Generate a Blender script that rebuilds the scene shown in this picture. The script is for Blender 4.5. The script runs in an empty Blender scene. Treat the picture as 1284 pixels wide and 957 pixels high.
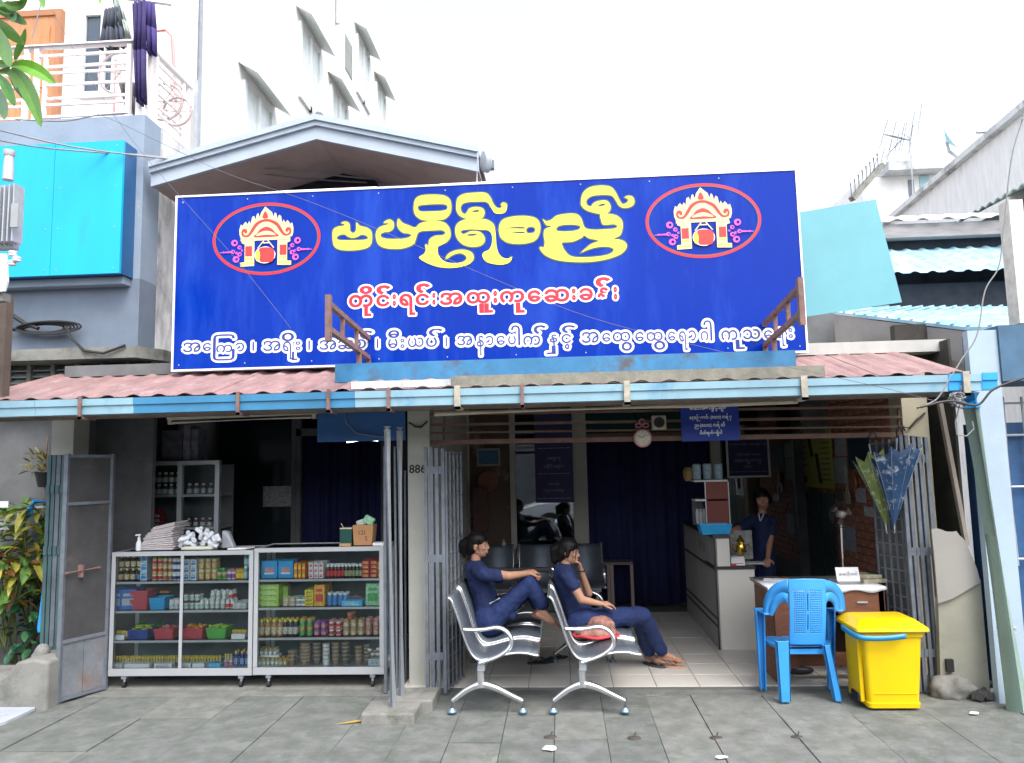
import bpy, bmesh, math, random
from mathutils import Vector, Matrix
R = math.radians
random.seed(7)
SC = bpy.context.scene
COL = SC.collection

# ---------------------------------------------------------------- camera
PIT, YAW, ROL, FOC, CH = R(6.25), R(3.5), R(-1.25), 960.0, 1.75
cp, sp, cy, sy, cr, sr = math.cos(PIT), math.sin(PIT), math.cos(YAW), math.sin(YAW), math.cos(ROL), math.sin(ROL)
FF = Vector((-sy*cp, cy*cp, sp)); r0 = Vector((cy, sy, 0)); u0 = r0.cross(FF)
RR = cr*r0 + sr*u0; UU = -sr*r0 + cr*u0
cam = bpy.data.cameras.new('camera'); cam.sensor_width = 36; cam.lens = 36*FOC/1284
cam.clip_start = 0.1; cam.clip_end = 3000
camo = bpy.data.objects.new('camera', cam); COL.objects.link(camo)
camo.matrix_world = Matrix(((RR.x, UU.x, -FF.x, 0), (RR.y, UU.y, -FF.y, 0), (RR.z, UU.z, -FF.z, CH), (0, 0, 0, 1)))
SC.camera = camo

# ---------------------------------------------------------------- sky and sun (bright overcast)
SUN_EL, SUN_AZ = R(55), R(150)          # azimuth measured from +Y towards +X
wd = bpy.data.worlds.new('World'); SC.world = wd; wd.use_nodes = True
nt = wd.node_tree; bg = nt.nodes['Background']
sky = nt.nodes.new('ShaderNodeTexSky'); sky.sky_type = 'NISHITA'; sky.sun_disc = False
sky.sun_elevation = SUN_EL; sky.sun_rotation = SUN_AZ; sky.air_density = 1.0; sky.dust_density = 4.0
hs = nt.nodes.new('ShaderNodeHueSaturation'); hs.inputs['Saturation'].default_value = 0.42; hs.inputs['Value'].default_value = 1.6
nt.links.new(sky.outputs[0], hs.inputs['Color']); nt.links.new(hs.outputs[0], bg.inputs[0])
bg.inputs[1].default_value = 0.15
sl = bpy.data.lights.new('sun', 'SUN'); sl.energy = 0.5; sl.angle = R(26); sl.color = (1, 0.96, 0.9)
so = bpy.data.objects.new('sun', sl); COL.objects.link(so)
sd = Vector((math.sin(SUN_AZ)*math.cos(SUN_EL), math.cos(SUN_AZ)*math.cos(SUN_EL), math.sin(SUN_EL)))
so.rotation_euler = sd.to_track_quat('Z', 'Y').to_euler(); so.location = (0, 0, 20)
SC.view_settings.view_transform = 'Standard'; SC.view_settings.look = 'None'
SC.view_settings.exposure = 1.05; SC.view_settings.gamma = 1.0
SC.cycles.max_bounces = 8; SC.cycles.transparent_max_bounces = 16

# ---------------------------------------------------------------- where a sight line of the survey photo meets a real plane
def ray(px, py):
    a, b = (px-642)/FOC, -(py-478.5)/FOC
    return RR*a + UU*b + FF
def P(px, py, Y):
    d = ray(px, py); t = Y/d.y; return Vector((d.x*t, Y, CH+d.z*t))
def G(px, py, z=0.0):
    d = ray(px, py); t = (z-CH)/d.z; return Vector((d.x*t, d.y*t, z))
def XP(px, py, X):
    d = ray(px, py); t = X/d.x; return Vector((X, d.y*t, CH+d.z*t))
YF = G(640, 862).y        # shop front line, 6.29 m
YG = 5.5                  # gutter
YS = 6.4                  # sign board
YB = 9.45                 # rear partition

# ---------------------------------------------------------------- materials
MATS = {}
def mat(name, col, rough=0.6, metal=0.0, var=0.12, scale=5.0, bump=0.0, bscale=60.0, dirt=None, dscale=2.5, dthr=0.55, spec=0.5,
        emit=None, estr=1.0, brick=None, stretch=None, coat=0.0):
    if name in MATS: return MATS[name]
    m = bpy.data.materials.new(name); m.use_nodes = True; n = m.node_tree; N = n.nodes; L = n.links
    b = N['Principled BSDF']; b.inputs['Roughness'].default_value = rough; b.inputs['Metallic'].default_value = metal
    b.inputs['Specular IOR Level'].default_value = spec; b.inputs['Coat Weight'].default_value = coat
    tc = N.new('ShaderNodeTexCoord'); src = tc.outputs['Object']
    if stretch:
        mp = N.new('ShaderNodeMapping'); mp.inputs['Scale'].default_value = stretch; L.new(src, mp.inputs[0]); src = mp.outputs[0]
    nz = N.new('ShaderNodeTexNoise'); nz.inputs['Scale'].default_value = scale; nz.inputs['Detail'].default_value = 6
    nz.inputs['Roughness'].default_value = 0.65; L.new(src, nz.inputs['Vector'])
    rp = N.new('ShaderNodeValToRGB'); L.new(nz.outputs['Fac'], rp.inputs[0])
    c = Vector(col)
    rp.color_ramp.elements[0].position = 0.3; rp.color_ramp.elements[1].position = 0.7
    rp.color_ramp.elements[0].color = (*[max(0, x*(1-var)) for x in c], 1); rp.color_ramp.elements[1].color = (*[min(1, x*(1+var)) for x in c], 1)
    out = rp.outputs[0]
    if brick:
        bt = N.new('ShaderNodeTexBrick'); L.new(src, bt.inputs['Vector']); L.new(out, bt.inputs['Color1'])
        bt.inputs['Color2'].default_value = (*[x*0.75 for x in c], 1); bt.inputs['Mortar'].default_value = (*brick[0], 1)
        bt.inputs['Scale'].default_value = brick[1]; bt.inputs['Mortar Size'].default_value = 0.02; out = bt.outputs[0]
    if dirt:
        n2 = N.new('ShaderNodeTexNoise'); n2.inputs['Scale'].default_value = dscale; n2.inputs['Detail'].default_value = 9
        n2.inputs['Roughness'].default_value = 0.7; L.new(src, n2.inputs['Vector'])
        r2 = N.new('ShaderNodeValToRGB'); r2.color_ramp.elements[0].position = dthr; r2.color_ramp.elements[1].position = min(1, dthr+0.16)
        L.new(n2.outputs['Fac'], r2.inputs[0])
        mx = N.new('ShaderNodeMix'); mx.data_type = 'RGBA'; L.new(r2.outputs[0], mx.inputs[0]); L.new(out, mx.inputs[6])
        mx.inputs[7].default_value = (*dirt, 1); out = mx.outputs[2]
    L.new(out, b.inputs['Base Color'])
    if bump:
        n3 = N.new('ShaderNodeTexNoise'); n3.inputs['Scale'].default_value = bscale; n3.inputs['Detail'].default_value = 5; L.new(src, n3.inputs['Vector'])
        bp = N.new('ShaderNodeBump'); bp.inputs['Strength'].default_value = bump; bp.inputs['Distance'].default_value = 0.01
        L.new(n3.outputs['Fac'], bp.inputs['Height']); L.new(bp.outputs[0], b.inputs['Normal'])
    if emit:
        b.inputs['Emission Color'].default_value = (*emit, 1); b.inputs['Emission Strength'].default_value = estr
    MATS[name] = m; return m
def glass(name, tint=(0.93, 0.97, 0.97), base=0.0, rough=0.02, gc=0.6):
    m = bpy.data.materials.new(name); m.use_nodes = True; n = m.node_tree; N = n.nodes; L = n.links
    N.remove(N['Principled BSDF']); o = N['Material Output']
    t = N.new('ShaderNodeBsdfTransparent'); t.inputs[0].default_value = (*tint, 1)
    g = N.new('ShaderNodeBsdfGlossy'); g.inputs['Roughness'].default_value = rough; g.inputs[0].default_value = (gc, gc, gc, 1)
    f = N.new('ShaderNodeFresnel'); f.inputs[0].default_value = 1.45
    a = N.new('ShaderNodeMath'); a.operation = 'ADD'; a.use_clamp = True; a.inputs[1].default_value = base; L.new(f.outputs[0], a.inputs[0])
    x = N.new('ShaderNodeMixShader'); L.new(a.outputs[0], x.inputs[0]); L.new(t.outputs[0], x.inputs[1]); L.new(g.outputs[0], x.inputs[2])
    L.new(x.outputs[0], o.inputs[0]); MATS[name] = m; return m
def perforated(name, col, scale, hole=0.28):
    """steel sheet with punched round holes: the holes are transparent"""
    m = mat(name, col, rough=0.48, metal=0.6, var=0.08); n = m.node_tree; N = n.nodes; L = n.links
    tc = N['Texture Coordinate'] if 'Texture Coordinate' in N else N.new('ShaderNodeTexCoord')
    vo = N.new('ShaderNodeTexVoronoi'); vo.inputs['Scale'].default_value = scale; vo.inputs['Randomness'].default_value = 0
    L.new(tc.outputs['Object'], vo.inputs['Vector'])
    lt = N.new('ShaderNodeMath'); lt.operation = 'GREATER_THAN'; lt.inputs[1].default_value = hole; L.new(vo.outputs['Distance'], lt.inputs[0])
    L.new(lt.outputs[0], N['Principled BSDF'].inputs['Alpha']); return m

# ---------------------------------------------------------------- mesh builder
def frame_of(d):
    d = Vector(d).normalized(); a = Vector((0, 0, 1)) if abs(d.z) < 0.9 else Vector((1, 0, 0))
    u = d.cross(a).normalized(); return u, u.cross(d).normalized(), d
class MB:
    def __init__(s): s.v = []; s.f = []; s.m = []; s.ms = []; s.c = 0
    def use(s, m):
        if m not in s.ms: s.ms.append(m)
        s.c = s.ms.index(m); return s
    def add(s, vs, fs):
        k = len(s.v); s.v += [Vector(v) for v in vs]; s.f += [tuple(i+k for i in f) for f in fs]; s.m += [s.c]*len(fs); return s
    def box(s, x0, x1, y0, y1, z0, z1):
        vs = [(x, y, z) for z in (z0, z1) for y in (y0, y1) for x in (x0, x1)]
        return s.add(vs, [(0, 2, 3, 1), (4, 5, 7, 6), (0, 1, 5, 4), (2, 6, 7, 3), (0, 4, 6, 2), (1, 3, 7, 5)])
    def cbox(s, c, sx, sy, sz, M=None):
        c = Vector(c); vs = []
        for z in (-.5, .5):
            for y in (-.5, .5):
                for x in (-.5, .5):
                    v = Vector((x*sx, y*sy, z*sz)); v = M @ v if M else v; vs.append(c+v)
        return s.add(vs, [(0, 2, 3, 1), (4, 5, 7, 6), (0, 1, 5, 4), (2, 6, 7, 3), (0, 4, 6, 2), (1, 3, 7, 5)])
    def bar(s, a, b, w, h, side=None):
        a, b = Vector(a), Vector(b); d = (b-a)
        if side is None: u, v, _ = frame_of(d)
        else: u = Vector(side).normalized(); v = u.cross(d).normalized()
        vs = []
        for p in (a, b):
            for i, j in ((-1, -1), (1, -1), (1, 1), (-1, 1)): vs.append(p+u*(i*w/2)+v*(j*h/2))
        return s.add(vs, [(0, 3, 2, 1), (4, 5, 6, 7), (0, 1, 5, 4), (1, 2, 6, 5), (2, 3, 7, 6), (3, 0, 4, 7)])
    def tube(s, pts, r, n=8, cap=True, flat=1.0):
        pts = [Vector(p) for p in pts]; rs = r if isinstance(r, (list, tuple)) else [r]*len(pts)
        u = None; rings = []
        for i, p in enumerate(pts):
            d = (pts[min(i+1, len(pts)-1)]-pts[max(i-1, 0)]).normalized()
            if u is None: u, v, _ = frame_of(d)
            else:
                u = (u-d*u.dot(d))
                u = u.normalized() if u.length > 1e-5 else frame_of(d)[0]
                v = d.cross(u).normalized()
            rings.append([p+(u*math.cos(2*math.pi*k/n)+v*math.sin(2*math.pi*k/n)*flat)*rs[i] for k in range(n)])
        vs = [q for g in rings for q in g]; fs = []
        for i in range(len(pts)-1):
            for k in range(n): fs.append((i*n+k, i*n+(k+1) % n, (i+1)*n+(k+1) % n, (i+1)*n+k))
        if cap: fs.append(tuple(reversed(range(n)))); fs.append(tuple((len(pts)-1)*n+k for k in range(n)))
        return s.add(vs, fs)
    def lathe(s, c, prof, n=12, axis=(0, 0, 1), sx=1.0, sy=1.0):
        c = Vector(c); u, v, d = frame_of(axis)
        if tuple(axis) == (0, 0, 1): u, v = Vector((1, 0, 0)), Vector((0, 1, 0))
        vs = []; fs = []
        for (r, z) in prof:
            for k in range(n): vs.append(c+d*z+(u*math.cos(2*math.pi*k/n)*sx+v*math.sin(2*math.pi*k/n)*sy)*max(r, 1e-4))
        for i in range(len(prof)-1):
            for k in range(n): fs.append((i*n+k, i*n+(k+1) % n, (i+1)*n+(k+1) % n, (i+1)*n+k))
        fs.append(tuple(reversed(range(n)))); fs.append(tuple((len(prof)-1)*n+k for k in range(n)))
        return s.add(vs, fs)
    def ell(s, c, rx, ry, rz, n=14, M=None):
        c = Vector(c); vs = []; fs = []; h = n//2
        for i in range(1, h):
            t = math.pi*i/h
            for k in range(n):
                v = Vector((rx*math.sin(t)*math.cos(2*math.pi*k/n), ry*math.sin(t)*math.sin(2*math.pi*k/n), -rz*math.cos(t)))
                vs.append(c+(M @ v if M else v))
        bt = Vector((0, 0, -rz)); tp = Vector((0, 0, rz)); vs += [c+(M @ bt if M else bt), c+(M @ tp if M else tp)]
        for i in range(h-2):
            for k in range(n): fs.append((i*n+k, i*n+(k+1) % n, (i+1)*n+(k+1) % n, (i+1)*n+k))
        b = len(vs)-2
        for k in range(n): fs.append((b, (k+1) % n, k)); fs.append((b+1, (h-2)*n+k, (h-2)*n+(k+1) % n))
        return s.add(vs, fs)
    def caps(s, a, b, ra, rb, n=12):
        a, b = Vector(a), Vector(b); u, v, d = frame_of(b-a); L = (b-a).length; pr = []
        for i in range(4): t = math.pi/2*i/4; pr.append((ra*math.sin(t), -ra*math.cos(t)))
        pr.append((ra, 0)); pr.append((rb, L))
        for i in range(1, 5): t = math.pi/2*i/4; pr.append((rb*math.cos(t), L+rb*math.sin(t)))
        return s.lathe(a, pr, n, axis=d)
    def prism(s, pts, vec):
        n = len(pts); vec = Vector(vec); vs = [Vector(p) for p in pts]+[Vector(p)+vec for p in pts]
        fs = [tuple(reversed(range(n))), tuple(range(n, 2*n))]+[(i, (i+1) % n, n+(i+1) % n, n+i) for i in range(n)]
        return s.add(vs, fs)
    def ribbon(s, A, B):
        n = len(A); return s.add(list(A)+list(B), [(i, i+1, n+i+1, n+i) for i in range(n-1)])
    def build(s, name, m=None, parent=None, smooth=False, bevel=0.0, origin=None, recalc=True, solid=0.0, sub=0):
        me = bpy.data.meshes.new(name)
        if origin is not None: o0 = Vector(origin)
        elif parent is not None: o0 = wloc(parent)
        else:
            xs = [v.x for v in s.v]; ys = [v.y for v in s.v]; zs = [v.z for v in s.v]
            o0 = Vector(((min(xs)+max(xs))/2, (min(ys)+max(ys))/2, min(zs)))
        me.from_pydata([v-o0 for v in s.v], [], s.f)
        if m is not None and not s.ms: me.materials.append(m)
        for k in s.ms: me.materials.append(k)
        if len(s.ms) > 1: me.polygons.foreach_set('material_index', s.m)
        if recalc:
            b = bmesh.new(); b.from_mesh(me); bmesh.ops.recalc_face_normals(b, faces=b.faces); b.to_mesh(me); b.free()
        if smooth:
            me.polygons.foreach_set('use_smooth', [True]*len(me.polygons))
            try: me.set_sharp_from_angle(angle=R(40))
            except Exception: pass
        me.update()
        o = bpy.data.objects.new(name, me); COL.objects.link(o)
        if parent is not None: o.parent = parent; o.location = o0-wloc(parent)
        else: o.location = o0
        if solid: md = o.modifiers.new('solid', 'SOLIDIFY'); md.thickness = solid; md.offset = 0
        if sub: md = o.modifiers.new('sub', 'SUBSURF'); md.levels = md.render_levels = sub
        if bevel: md = o.modifiers.new('bevel', 'BEVEL'); md.width = bevel; md.segments = 2; md.limit_method = 'ANGLE'
        return o
def wloc(o):
    v = Vector(o.location)
    while o.parent: o = o.parent; v += Vector(o.location)
    return v
def tag(o, label=None, cat=None, group=None, kind=None):
    if label: o['label'] = label
    if cat: o['category'] = cat
    if group: o['group'] = group
    if kind: o['kind'] = kind
    return o
def thing(name, label, cat, loc=(0, 0, 0), group=None):
    o = bpy.data.objects.new(name, None); o.empty_display_size = 0.1; COL.objects.link(o); o.location = loc
    return tag(o, label, cat, group)
def copy_tree(o, parent=None):
    c = o.copy(); COL.objects.link(c); c.parent = parent
    for ch in list(o.children): copy_tree(ch, c)
    return c
def dup(root, loc, label=None, rot=None, scale=None):
    c = copy_tree(root); c.location = loc
    if rot is not None: c.rotation_euler = rot
    if scale is not None: c.scale = scale
    if label: c['label'] = label
    return c
def pieces(name, mesh_obj, spots):
    """copies of one piece sharing its mesh, under the same parent"""
    for (l, r_, sc) in spots:
        c = mesh_obj.copy(); COL.objects.link(c); c.parent = mesh_obj.parent; c.location = l; c.rotation_euler = r_; c.scale = sc
def bx(name, x0, x1, y0, y1, z0, z1, m, parent=None, bevel=0.0):
    return MB().box(x0, x1, y0, y1, z0, z1).build(name, m, parent, bevel=bevel)
def cr_curve(pts, k=5, closed=True):
    out = []; n = len(pts); rng = range(n if closed else n-1)
    for i in rng:
        p0, p1, p2, p3 = [Vector(pts[(i+j) % n] if closed else pts[max(0, min(n-1, i+j))]) for j in (-1, 0, 1, 2)]
        for q in range(k):
            t = q/k
            out.append(0.5*((2*p1)+(p2-p0)*t+(2*p0-5*p1+4*p2-p3)*t*t+(3*p1-p0-3*p2+p3)*t*t*t))
    if not closed: out.append(Vector(pts[-1]))
    return out
def flat_shape(name, loops, Y, m, parent, off=0.0, depth=0.0):
    """filled outline with holes lying in the plane Y (x,z pairs in metres)"""
    cu = bpy.data.curves.new(name, 'CURVE'); cu.dimensions = '2D'; cu.fill_mode = 'BOTH'; cu.offset = off; cu.extrude = depth
    for lp in loops:
        s = cu.splines.new('POLY'); s.points.add(len(lp)-1); s.use_cyclic_u = True
        for i, p in enumerate(lp): s.points[i].co = (p[0], p[1], 0, 1)
    t = bpy.data.objects.new('t', cu); me = bpy.data.meshes.new_from_object(t); bpy.data.objects.remove(t)
    o0 = wloc(parent) if parent else Vector((0, 0, 0))
    for v in me.vertices: v.co = Vector((v.co.x, Y-v.co.z, v.co.y))-o0
    me.materials.clear(); me.materials.append(m)
    o = bpy.data.objects.new(name, me); COL.objects.link(o); o.parent = parent; return o
GL = {}
def glyph(txt, off=0.0):
    k = (txt, off)
    if k not in GL:
        cu = bpy.data.curves.new('t', 'FONT'); cu.body = txt; cu.offset = off; cu.resolution_u = 3
        t = bpy.data.objects.new('t', cu); me = bpy.data.meshes.new_from_object(t)
        GL[k] = ([tuple(v.co) for v in me.vertices], [tuple(p.vertices) for p in me.polygons]); bpy.data.objects.remove(t)
    return GL[k]
def place_glyph(mb, txt, a, b, Y, off=0.0, base=0.0):
    """fit a character between two corners (x0,z_top) (x1,z_bottom) in the plane Y"""
    bv = glyph(txt, base)[0]; v, f = glyph(txt, off)
    if not bv: return
    x0 = min(p[0] for p in bv); x1 = max(p[0] for p in bv); y0 = min(p[1] for p in bv); y1 = max(p[1] for p in bv)
    sx = (b[0]-a[0])/(x1-x0); sz = (a[1]-b[1])/(y1-y0)
    k = len(mb.v); mb.v += [Vector((a[0]+(p[0]-x0)*sx, Y, b[1]+(p[1]-y0)*sz)) for p in v]
    mb.f += [tuple(i+k for i in q) for q in f]; mb.m += [mb.c]*len(f)
def outline_glyph(mb, txt, a, b, Y, w, base=0.0):
    """border of width w round a character: short strips along its contour with round corners"""
    v, f = glyph(txt, base)
    if not v: return
    x0 = min(p[0] for p in v); x1 = max(p[0] for p in v); y0 = min(p[1] for p in v); y1 = max(p[1] for p in v)
    sx = (b[0]-a[0])/(x1-x0); sz = (a[1]-b[1])/(y1-y0); Q = [Vector((a[0]+(p[0]-x0)*sx, b[1]+(p[1]-y0)*sz)) for p in v]
    ec = {}
    for q in f:
        for i in range(len(q)):
            e = (q[i], q[(i+1) % len(q)]); k = (min(e), max(e)); ec[k] = ec.get(k, 0)+1
    pos = {}; ed = []
    for (i, j), c in ec.items():
        if c == 1: ed.append((Q[i], Q[j]))
    n = 0
    for p, q in ed:
        d = q-p
        if d.length < 1e-6: continue
        u = Vector((-d.y, d.x)).normalized()*w; y = Y-1.5e-6*(n % 60); n += 1
        mb.add([(p.x+u.x, y, p.y+u.y), (q.x+u.x, y, q.y+u.y), (q.x-u.x, y, q.y-u.y), (p.x-u.x, y, p.y-u.y)], [(0, 1, 2, 3)])
        if d.length > w*.5 or n % 3 == 0: y = Y-1e-4-1.5e-6*(n % 60); mb.add([(p.x+w*math.cos(t), y, p.y+w*math.sin(t)) for t in [k*math.pi/5 for k in range(10)]], [tuple(range(10))])
def word(name, txt, c, h, Y, m, parent, width=None, off=0.0, M=None):
    """a line of lettering of total height h centred on c=(x,z)"""
    v, f = glyph(txt, off)
    x0 = min(p[0] for p in v); x1 = max(p[0] for p in v); y0 = min(p[1] for p in v); y1 = max(p[1] for p in v)
    s = h/(y1-y0); sx = s if width is None else width/(x1-x0)
    mb = MB(); mb.add([((p[0]-(x0+x1)/2)*sx, 0, (p[1]-(y0+y1)/2)*s) for p in v], f)
    T = M if M else Matrix.Translation((c[0], Y, c[1])); mb.v = [T @ q for q in mb.v]
    return mb.build(name, m, parent, recalc=False)
ORD = 'first second third fourth fifth sixth seventh eighth ninth tenth eleventh twelfth thirteenth fourteenth fifteenth sixteenth seventeenth eighteenth nineteenth twentieth'.split()

# ---------------------------------------------------------------- shared materials
M_CONC = mat('concrete', (0.20, 0.20, 0.185), 0.9, var=0.25, scale=4, bump=0.35, bscale=80, dirt=(0.09, 0.10, 0.08), dscale=3, dthr=0.52)
M_PAVE = mat('paving_concrete', (0.150, 0.160, 0.153), 0.9, var=0.3, scale=5, bump=0.9, bscale=150, dirt=(0.108, 0.122, 0.105), dscale=6, dthr=0.47)
M_PAVE2 = mat('paving_concrete_light', (0.175, 0.182, 0.17), 0.9, var=0.3, scale=5, bump=0.9, bscale=140, dirt=(0.13, 0.142, 0.122), dscale=7, dthr=0.5)
M_TILE = mat('floor_tile', (0.56, 0.54, 0.50), 0.35, var=0.06, scale=3, dirt=(0.38, 0.36, 0.33), dscale=4, dthr=0.6)
M_GROUT = mat('grout', (0.12, 0.12, 0.11), 0.9)
M_GREYWALL = mat('grey_painted_wall', (0.23, 0.29, 0.37), 0.8, var=0.1, scale=3, bump=0.15, bscale=40, dirt=(0.42, 0.44, 0.46), dscale=3.2, dthr=0.6)
M_GREYDARK = mat('dark_grey_band', (0.15, 0.19, 0.25), 0.8, var=0.12, scale=4, dirt=(0.30, 0.32, 0.35), dscale=5, dthr=0.66)
M_STAIN = mat('stained_white_wall', (0.66, 0.67, 0.68), 0.85, var=0.1, scale=3, dirt=(0.20, 0.21, 0.22), dscale=2.2, dthr=0.5, stretch=(1, 1, 0.35), bump=0.2)
M_WHITE = mat('white_wall', (0.78, 0.77, 0.76), 0.85, var=0.04, scale=2)
M_WHITEP = mat('white_paint', (0.78, 0.79, 0.8), 0.5, var=0.05)
M_CREAM = mat('cream_pillar', (0.50, 0.46, 0.34), 0.8, var=0.12, scale=4, dirt=(0.22, 0.15, 0.08), dscale=2.4, dthr=0.60, bump=0.15)
M_CREAM2 = mat('pale_pillar', (0.40, 0.40, 0.36), 0.8, var=0.08, scale=4, dirt=(0.25, 0.18, 0.10), dscale=2.0, dthr=0.66, bump=0.1)
M_BLUEBOARD = mat('cyan_board', (0.0, 0.39, 0.70), 0.4, var=0.07, scale=1.5, bump=.1, bscale=2, dirt=(.015, .31, .58), dscale=1.2, dthr=.62, stretch=(2.5, 1, .5))
M_SIGN = mat('sign_blue', (0.0, 0.025, 0.30), 0.2, var=0.08, scale=1.2, spec=0.14, bump=0.12, bscale=1.6, dirt=(0.008, 0.048, 0.37), dscale=1.3, dthr=0.48, stretch=(2.2, 1, .45))
M_YEL = mat('lettering_yellow', (0.70, 0.66, 0.07), 0.3, var=0.02)
M_YELEDGE = mat('lettering_edge', (0.05, 0.09, 0.10), 0.3)
M_LWHITE = mat('lettering_white', (0.82, 0.84, 0.85), 0.3, var=0.02)
M_LRED = mat('lettering_red', (0.55, 0.012, 0.035), 0.3, var=0.02)
M_LNAVY = mat('lettering_navy', (0.02, 0.04, 0.25), 0.3)
M_CRM = mat('emblem_cream', (0.66, 0.56, 0.32), 0.3); M_PINK = mat('emblem_pink', (0.65, 0.08, 0.45), 0.3); M_ERED = mat('emblem_red', (0.52, 0.03, 0.025), 0.3)
M_STEEL = mat('galvanised', (0.42, 0.45, 0.49), 0.5, 0.35, var=0.15, scale=9, dirt=(0.20, 0.14, 0.10), dscale=5, dthr=0.66)
M_GATE = mat('gate_steel', (0.13, 0.15, 0.18), 0.6, 0.15, var=0.3, scale=8, dirt=(0.20, 0.12, 0.08), dscale=4.5, dthr=0.66, bump=0.1)
M_GATEB = mat('gate_blue_grey', (0.06, 0.115, 0.125), 0.6, 0.2, var=0.2, scale=8, dirt=(0.24, 0.16, 0.1), dscale=6, dthr=0.64)
M_SHEET = mat('gate_sheet', (0.055, 0.055, 0.058), 0.65, 0.1, var=0.3, scale=3.5, dirt=(0.13, 0.10, 0.085), dscale=3.2, dthr=0.56, bump=0.12)
M_SHEETLOW = mat('gate_sheet_patch', (0.15, 0.165, 0.185), 0.6, 0.1, var=0.3, scale=5, dirt=(0.20, 0.11, 0.07), dscale=4, dthr=0.55)
M_RUST = mat('rusty_steel', (0.20, 0.12, 0.11), 0.8, 0.1, var=0.35, scale=12, bump=0.2, dirt=(0.36, 0.27, 0.25), dscale=7, dthr=0.6)
M_BROWN = mat('brown_beam', (0.10, 0.075, 0.06), 0.8, var=0.3, scale=6)
M_RAIL = mat('brown_rail', (0.14, 0.08, 0.06), 0.7, var=0.25, scale=8)
M_ALU = mat('aluminium_frame', (0.52, 0.54, 0.57), 0.4, 0.5, var=0.06)
M_CHROME = mat('cast_aluminium', (0.72, 0.73, 0.75), 0.22, 0.9, var=0.06, scale=12)
M_DARK = mat('dark_interior', (0.03, 0.033, 0.038), 0.9, var=0.2)
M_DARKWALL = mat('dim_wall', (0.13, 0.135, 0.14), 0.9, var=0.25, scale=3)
M_NAVY = mat('navy_curtain', (0.012, 0.018, 0.085), 0.85, var=0.25, scale=6)
M_UNI = mat('navy_uniform', (0.005, 0.015, 0.068), 0.85, var=0.2, scale=14, bump=0.3, bscale=40)
M_SKIN = mat('skin', (0.38, 0.205, 0.135), 0.62, spec=.3, var=0.08, scale=12)
M_HAIR = mat('black_hair', (0.006, 0.005, 0.005), 0.5, spec=.2, var=0.3, scale=40)
M_BLACK = mat('black_plastic', (0.015, 0.015, 0.017), 0.5)
M_RUB = mat('black_cable', (0.02, 0.02, 0.022), 0.6)
M_GREYCAB = mat('grey_cable', (0.22, 0.22, 0.23), 0.6)
M_WOOD = mat('brown_wood', (0.17, 0.065, 0.035), 0.5, var=0.3, scale=5, stretch=(1, 1, 8))
M_DOOR = mat('door_wood', (0.45, 0.20, 0.085), 0.5, var=0.2, scale=5, stretch=(6, 1, 1))
M_GUT = mat('gutter_blue', (0.22, 0.37, 0.45), 0.45, var=0.12, scale=3, dirt=(0.10, 0.26, 0.40), dscale=2.2, dthr=0.55)
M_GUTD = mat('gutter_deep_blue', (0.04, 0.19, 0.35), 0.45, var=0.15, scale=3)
M_BPVC = mat('blue_pvc', (0.02, 0.30, 0.68), 0.4, var=0.08)
M_ROOF = mat('red_roof_sheet', (0.25, 0.15, 0.145), 0.75, var=0.3, scale=3, dirt=(0.33, 0.26, 0.25), dscale=4, dthr=0.54, bump=0.15, stretch=(3, 1, 1))
M_TEAL = mat('teal_board', (0.10, 0.31, 0.36), 0.6, var=0.08, scale=2, bump=.15, bscale=3, dirt=(0.19, 0.43, 0.46), dscale=3, dthr=0.65)
M_BLUEP = mat('blue_paint_strip', (0.03, 0.17, 0.34), 0.6, var=0.3, scale=3, dirt=(0.07, 0.08, 0.09), dscale=3.2, dthr=0.52)
M_YBIN = mat('yellow_plastic', (0.70, 0.47, 0.0), 0.35, var=0.05, spec=0.5, bump=.05, bscale=200, dirt=(.55, .40, .03), dscale=5, dthr=.67)
M_CHAIR = mat('blue_plastic', (0.035, 0.27, 0.66), 0.4, var=0.07, scale=8, spec=0.5, dirt=(.09, .27, .50), dscale=7, dthr=.62)
M_GLASS = glass('clear_glass'); M_GLASS2 = glass('reflective_glass', (0.55, 0.65, 0.68), 0.16, gc=1.0); M_DGLASS = glass('dark_glass', (0.25, 0.28, 0.3), 0.03)
M_LAMI = mat('white_laminate', (0.60, 0.58, 0.53), 0.4, var=0.03)
M_BRICK = mat('red_brick', (0.38, 0.16, 0.10), 0.9, var=0.4, scale=9, bump=0.4)
M_MORT = mat('mortar', (0.15, 0.135, 0.125), 0.95)
# ================================================================ THE SETTING
MB().add([(-300, -300, -0.12), (300, -300, -0.12), (300, 600, -0.12), (-300, 600, -0.12)], [(0, 1, 2, 3)]).build('ground', mat('earth', (0.16, 0.15, 0.13), 0.95, var=0.3), recalc=False)['kind'] = 'structure'
MB().add([(-40, -9, -0.1), (40, -9, -0.1), (40, 0.6, -0.1), (-40, 0.6, -0.1)], [(0, 1, 2, 3)]).build('road', mat('asphalt', (0.05, 0.05, 0.052), 0.9, var=0.3, bump=0.4), recalc=False)['kind'] = 'structure'
pv = bpy.data.objects.new('pavement', None); COL.objects.link(pv); pv['kind'] = 'structure'
bx('slab_bed', -9, 9, 0.6, 6.55, -0.115, -0.05, mat('joint_grit', (.10, .104, .094), .95, var=.4, scale=30), pv)
XJ = sorted([G(x, y).x for x, y in ((125, 875), (214, 875), (294, 877), (376, 875), (451, 895), (528, 875), (880, 895), (960, 875), (1040, 870), (1155, 885))])
d = XJ[1]-XJ[0]
mid = [XJ[5]+(XJ[6]-XJ[5])*i/6 for i in range(1, 6)]
XJ = [XJ[0]-d*k for k in range(6, 0, -1)]+XJ[:6]+mid+XJ[6:]+[XJ[-1]+0.62*k for k in range(1, 6)]
slabm = {}
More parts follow.
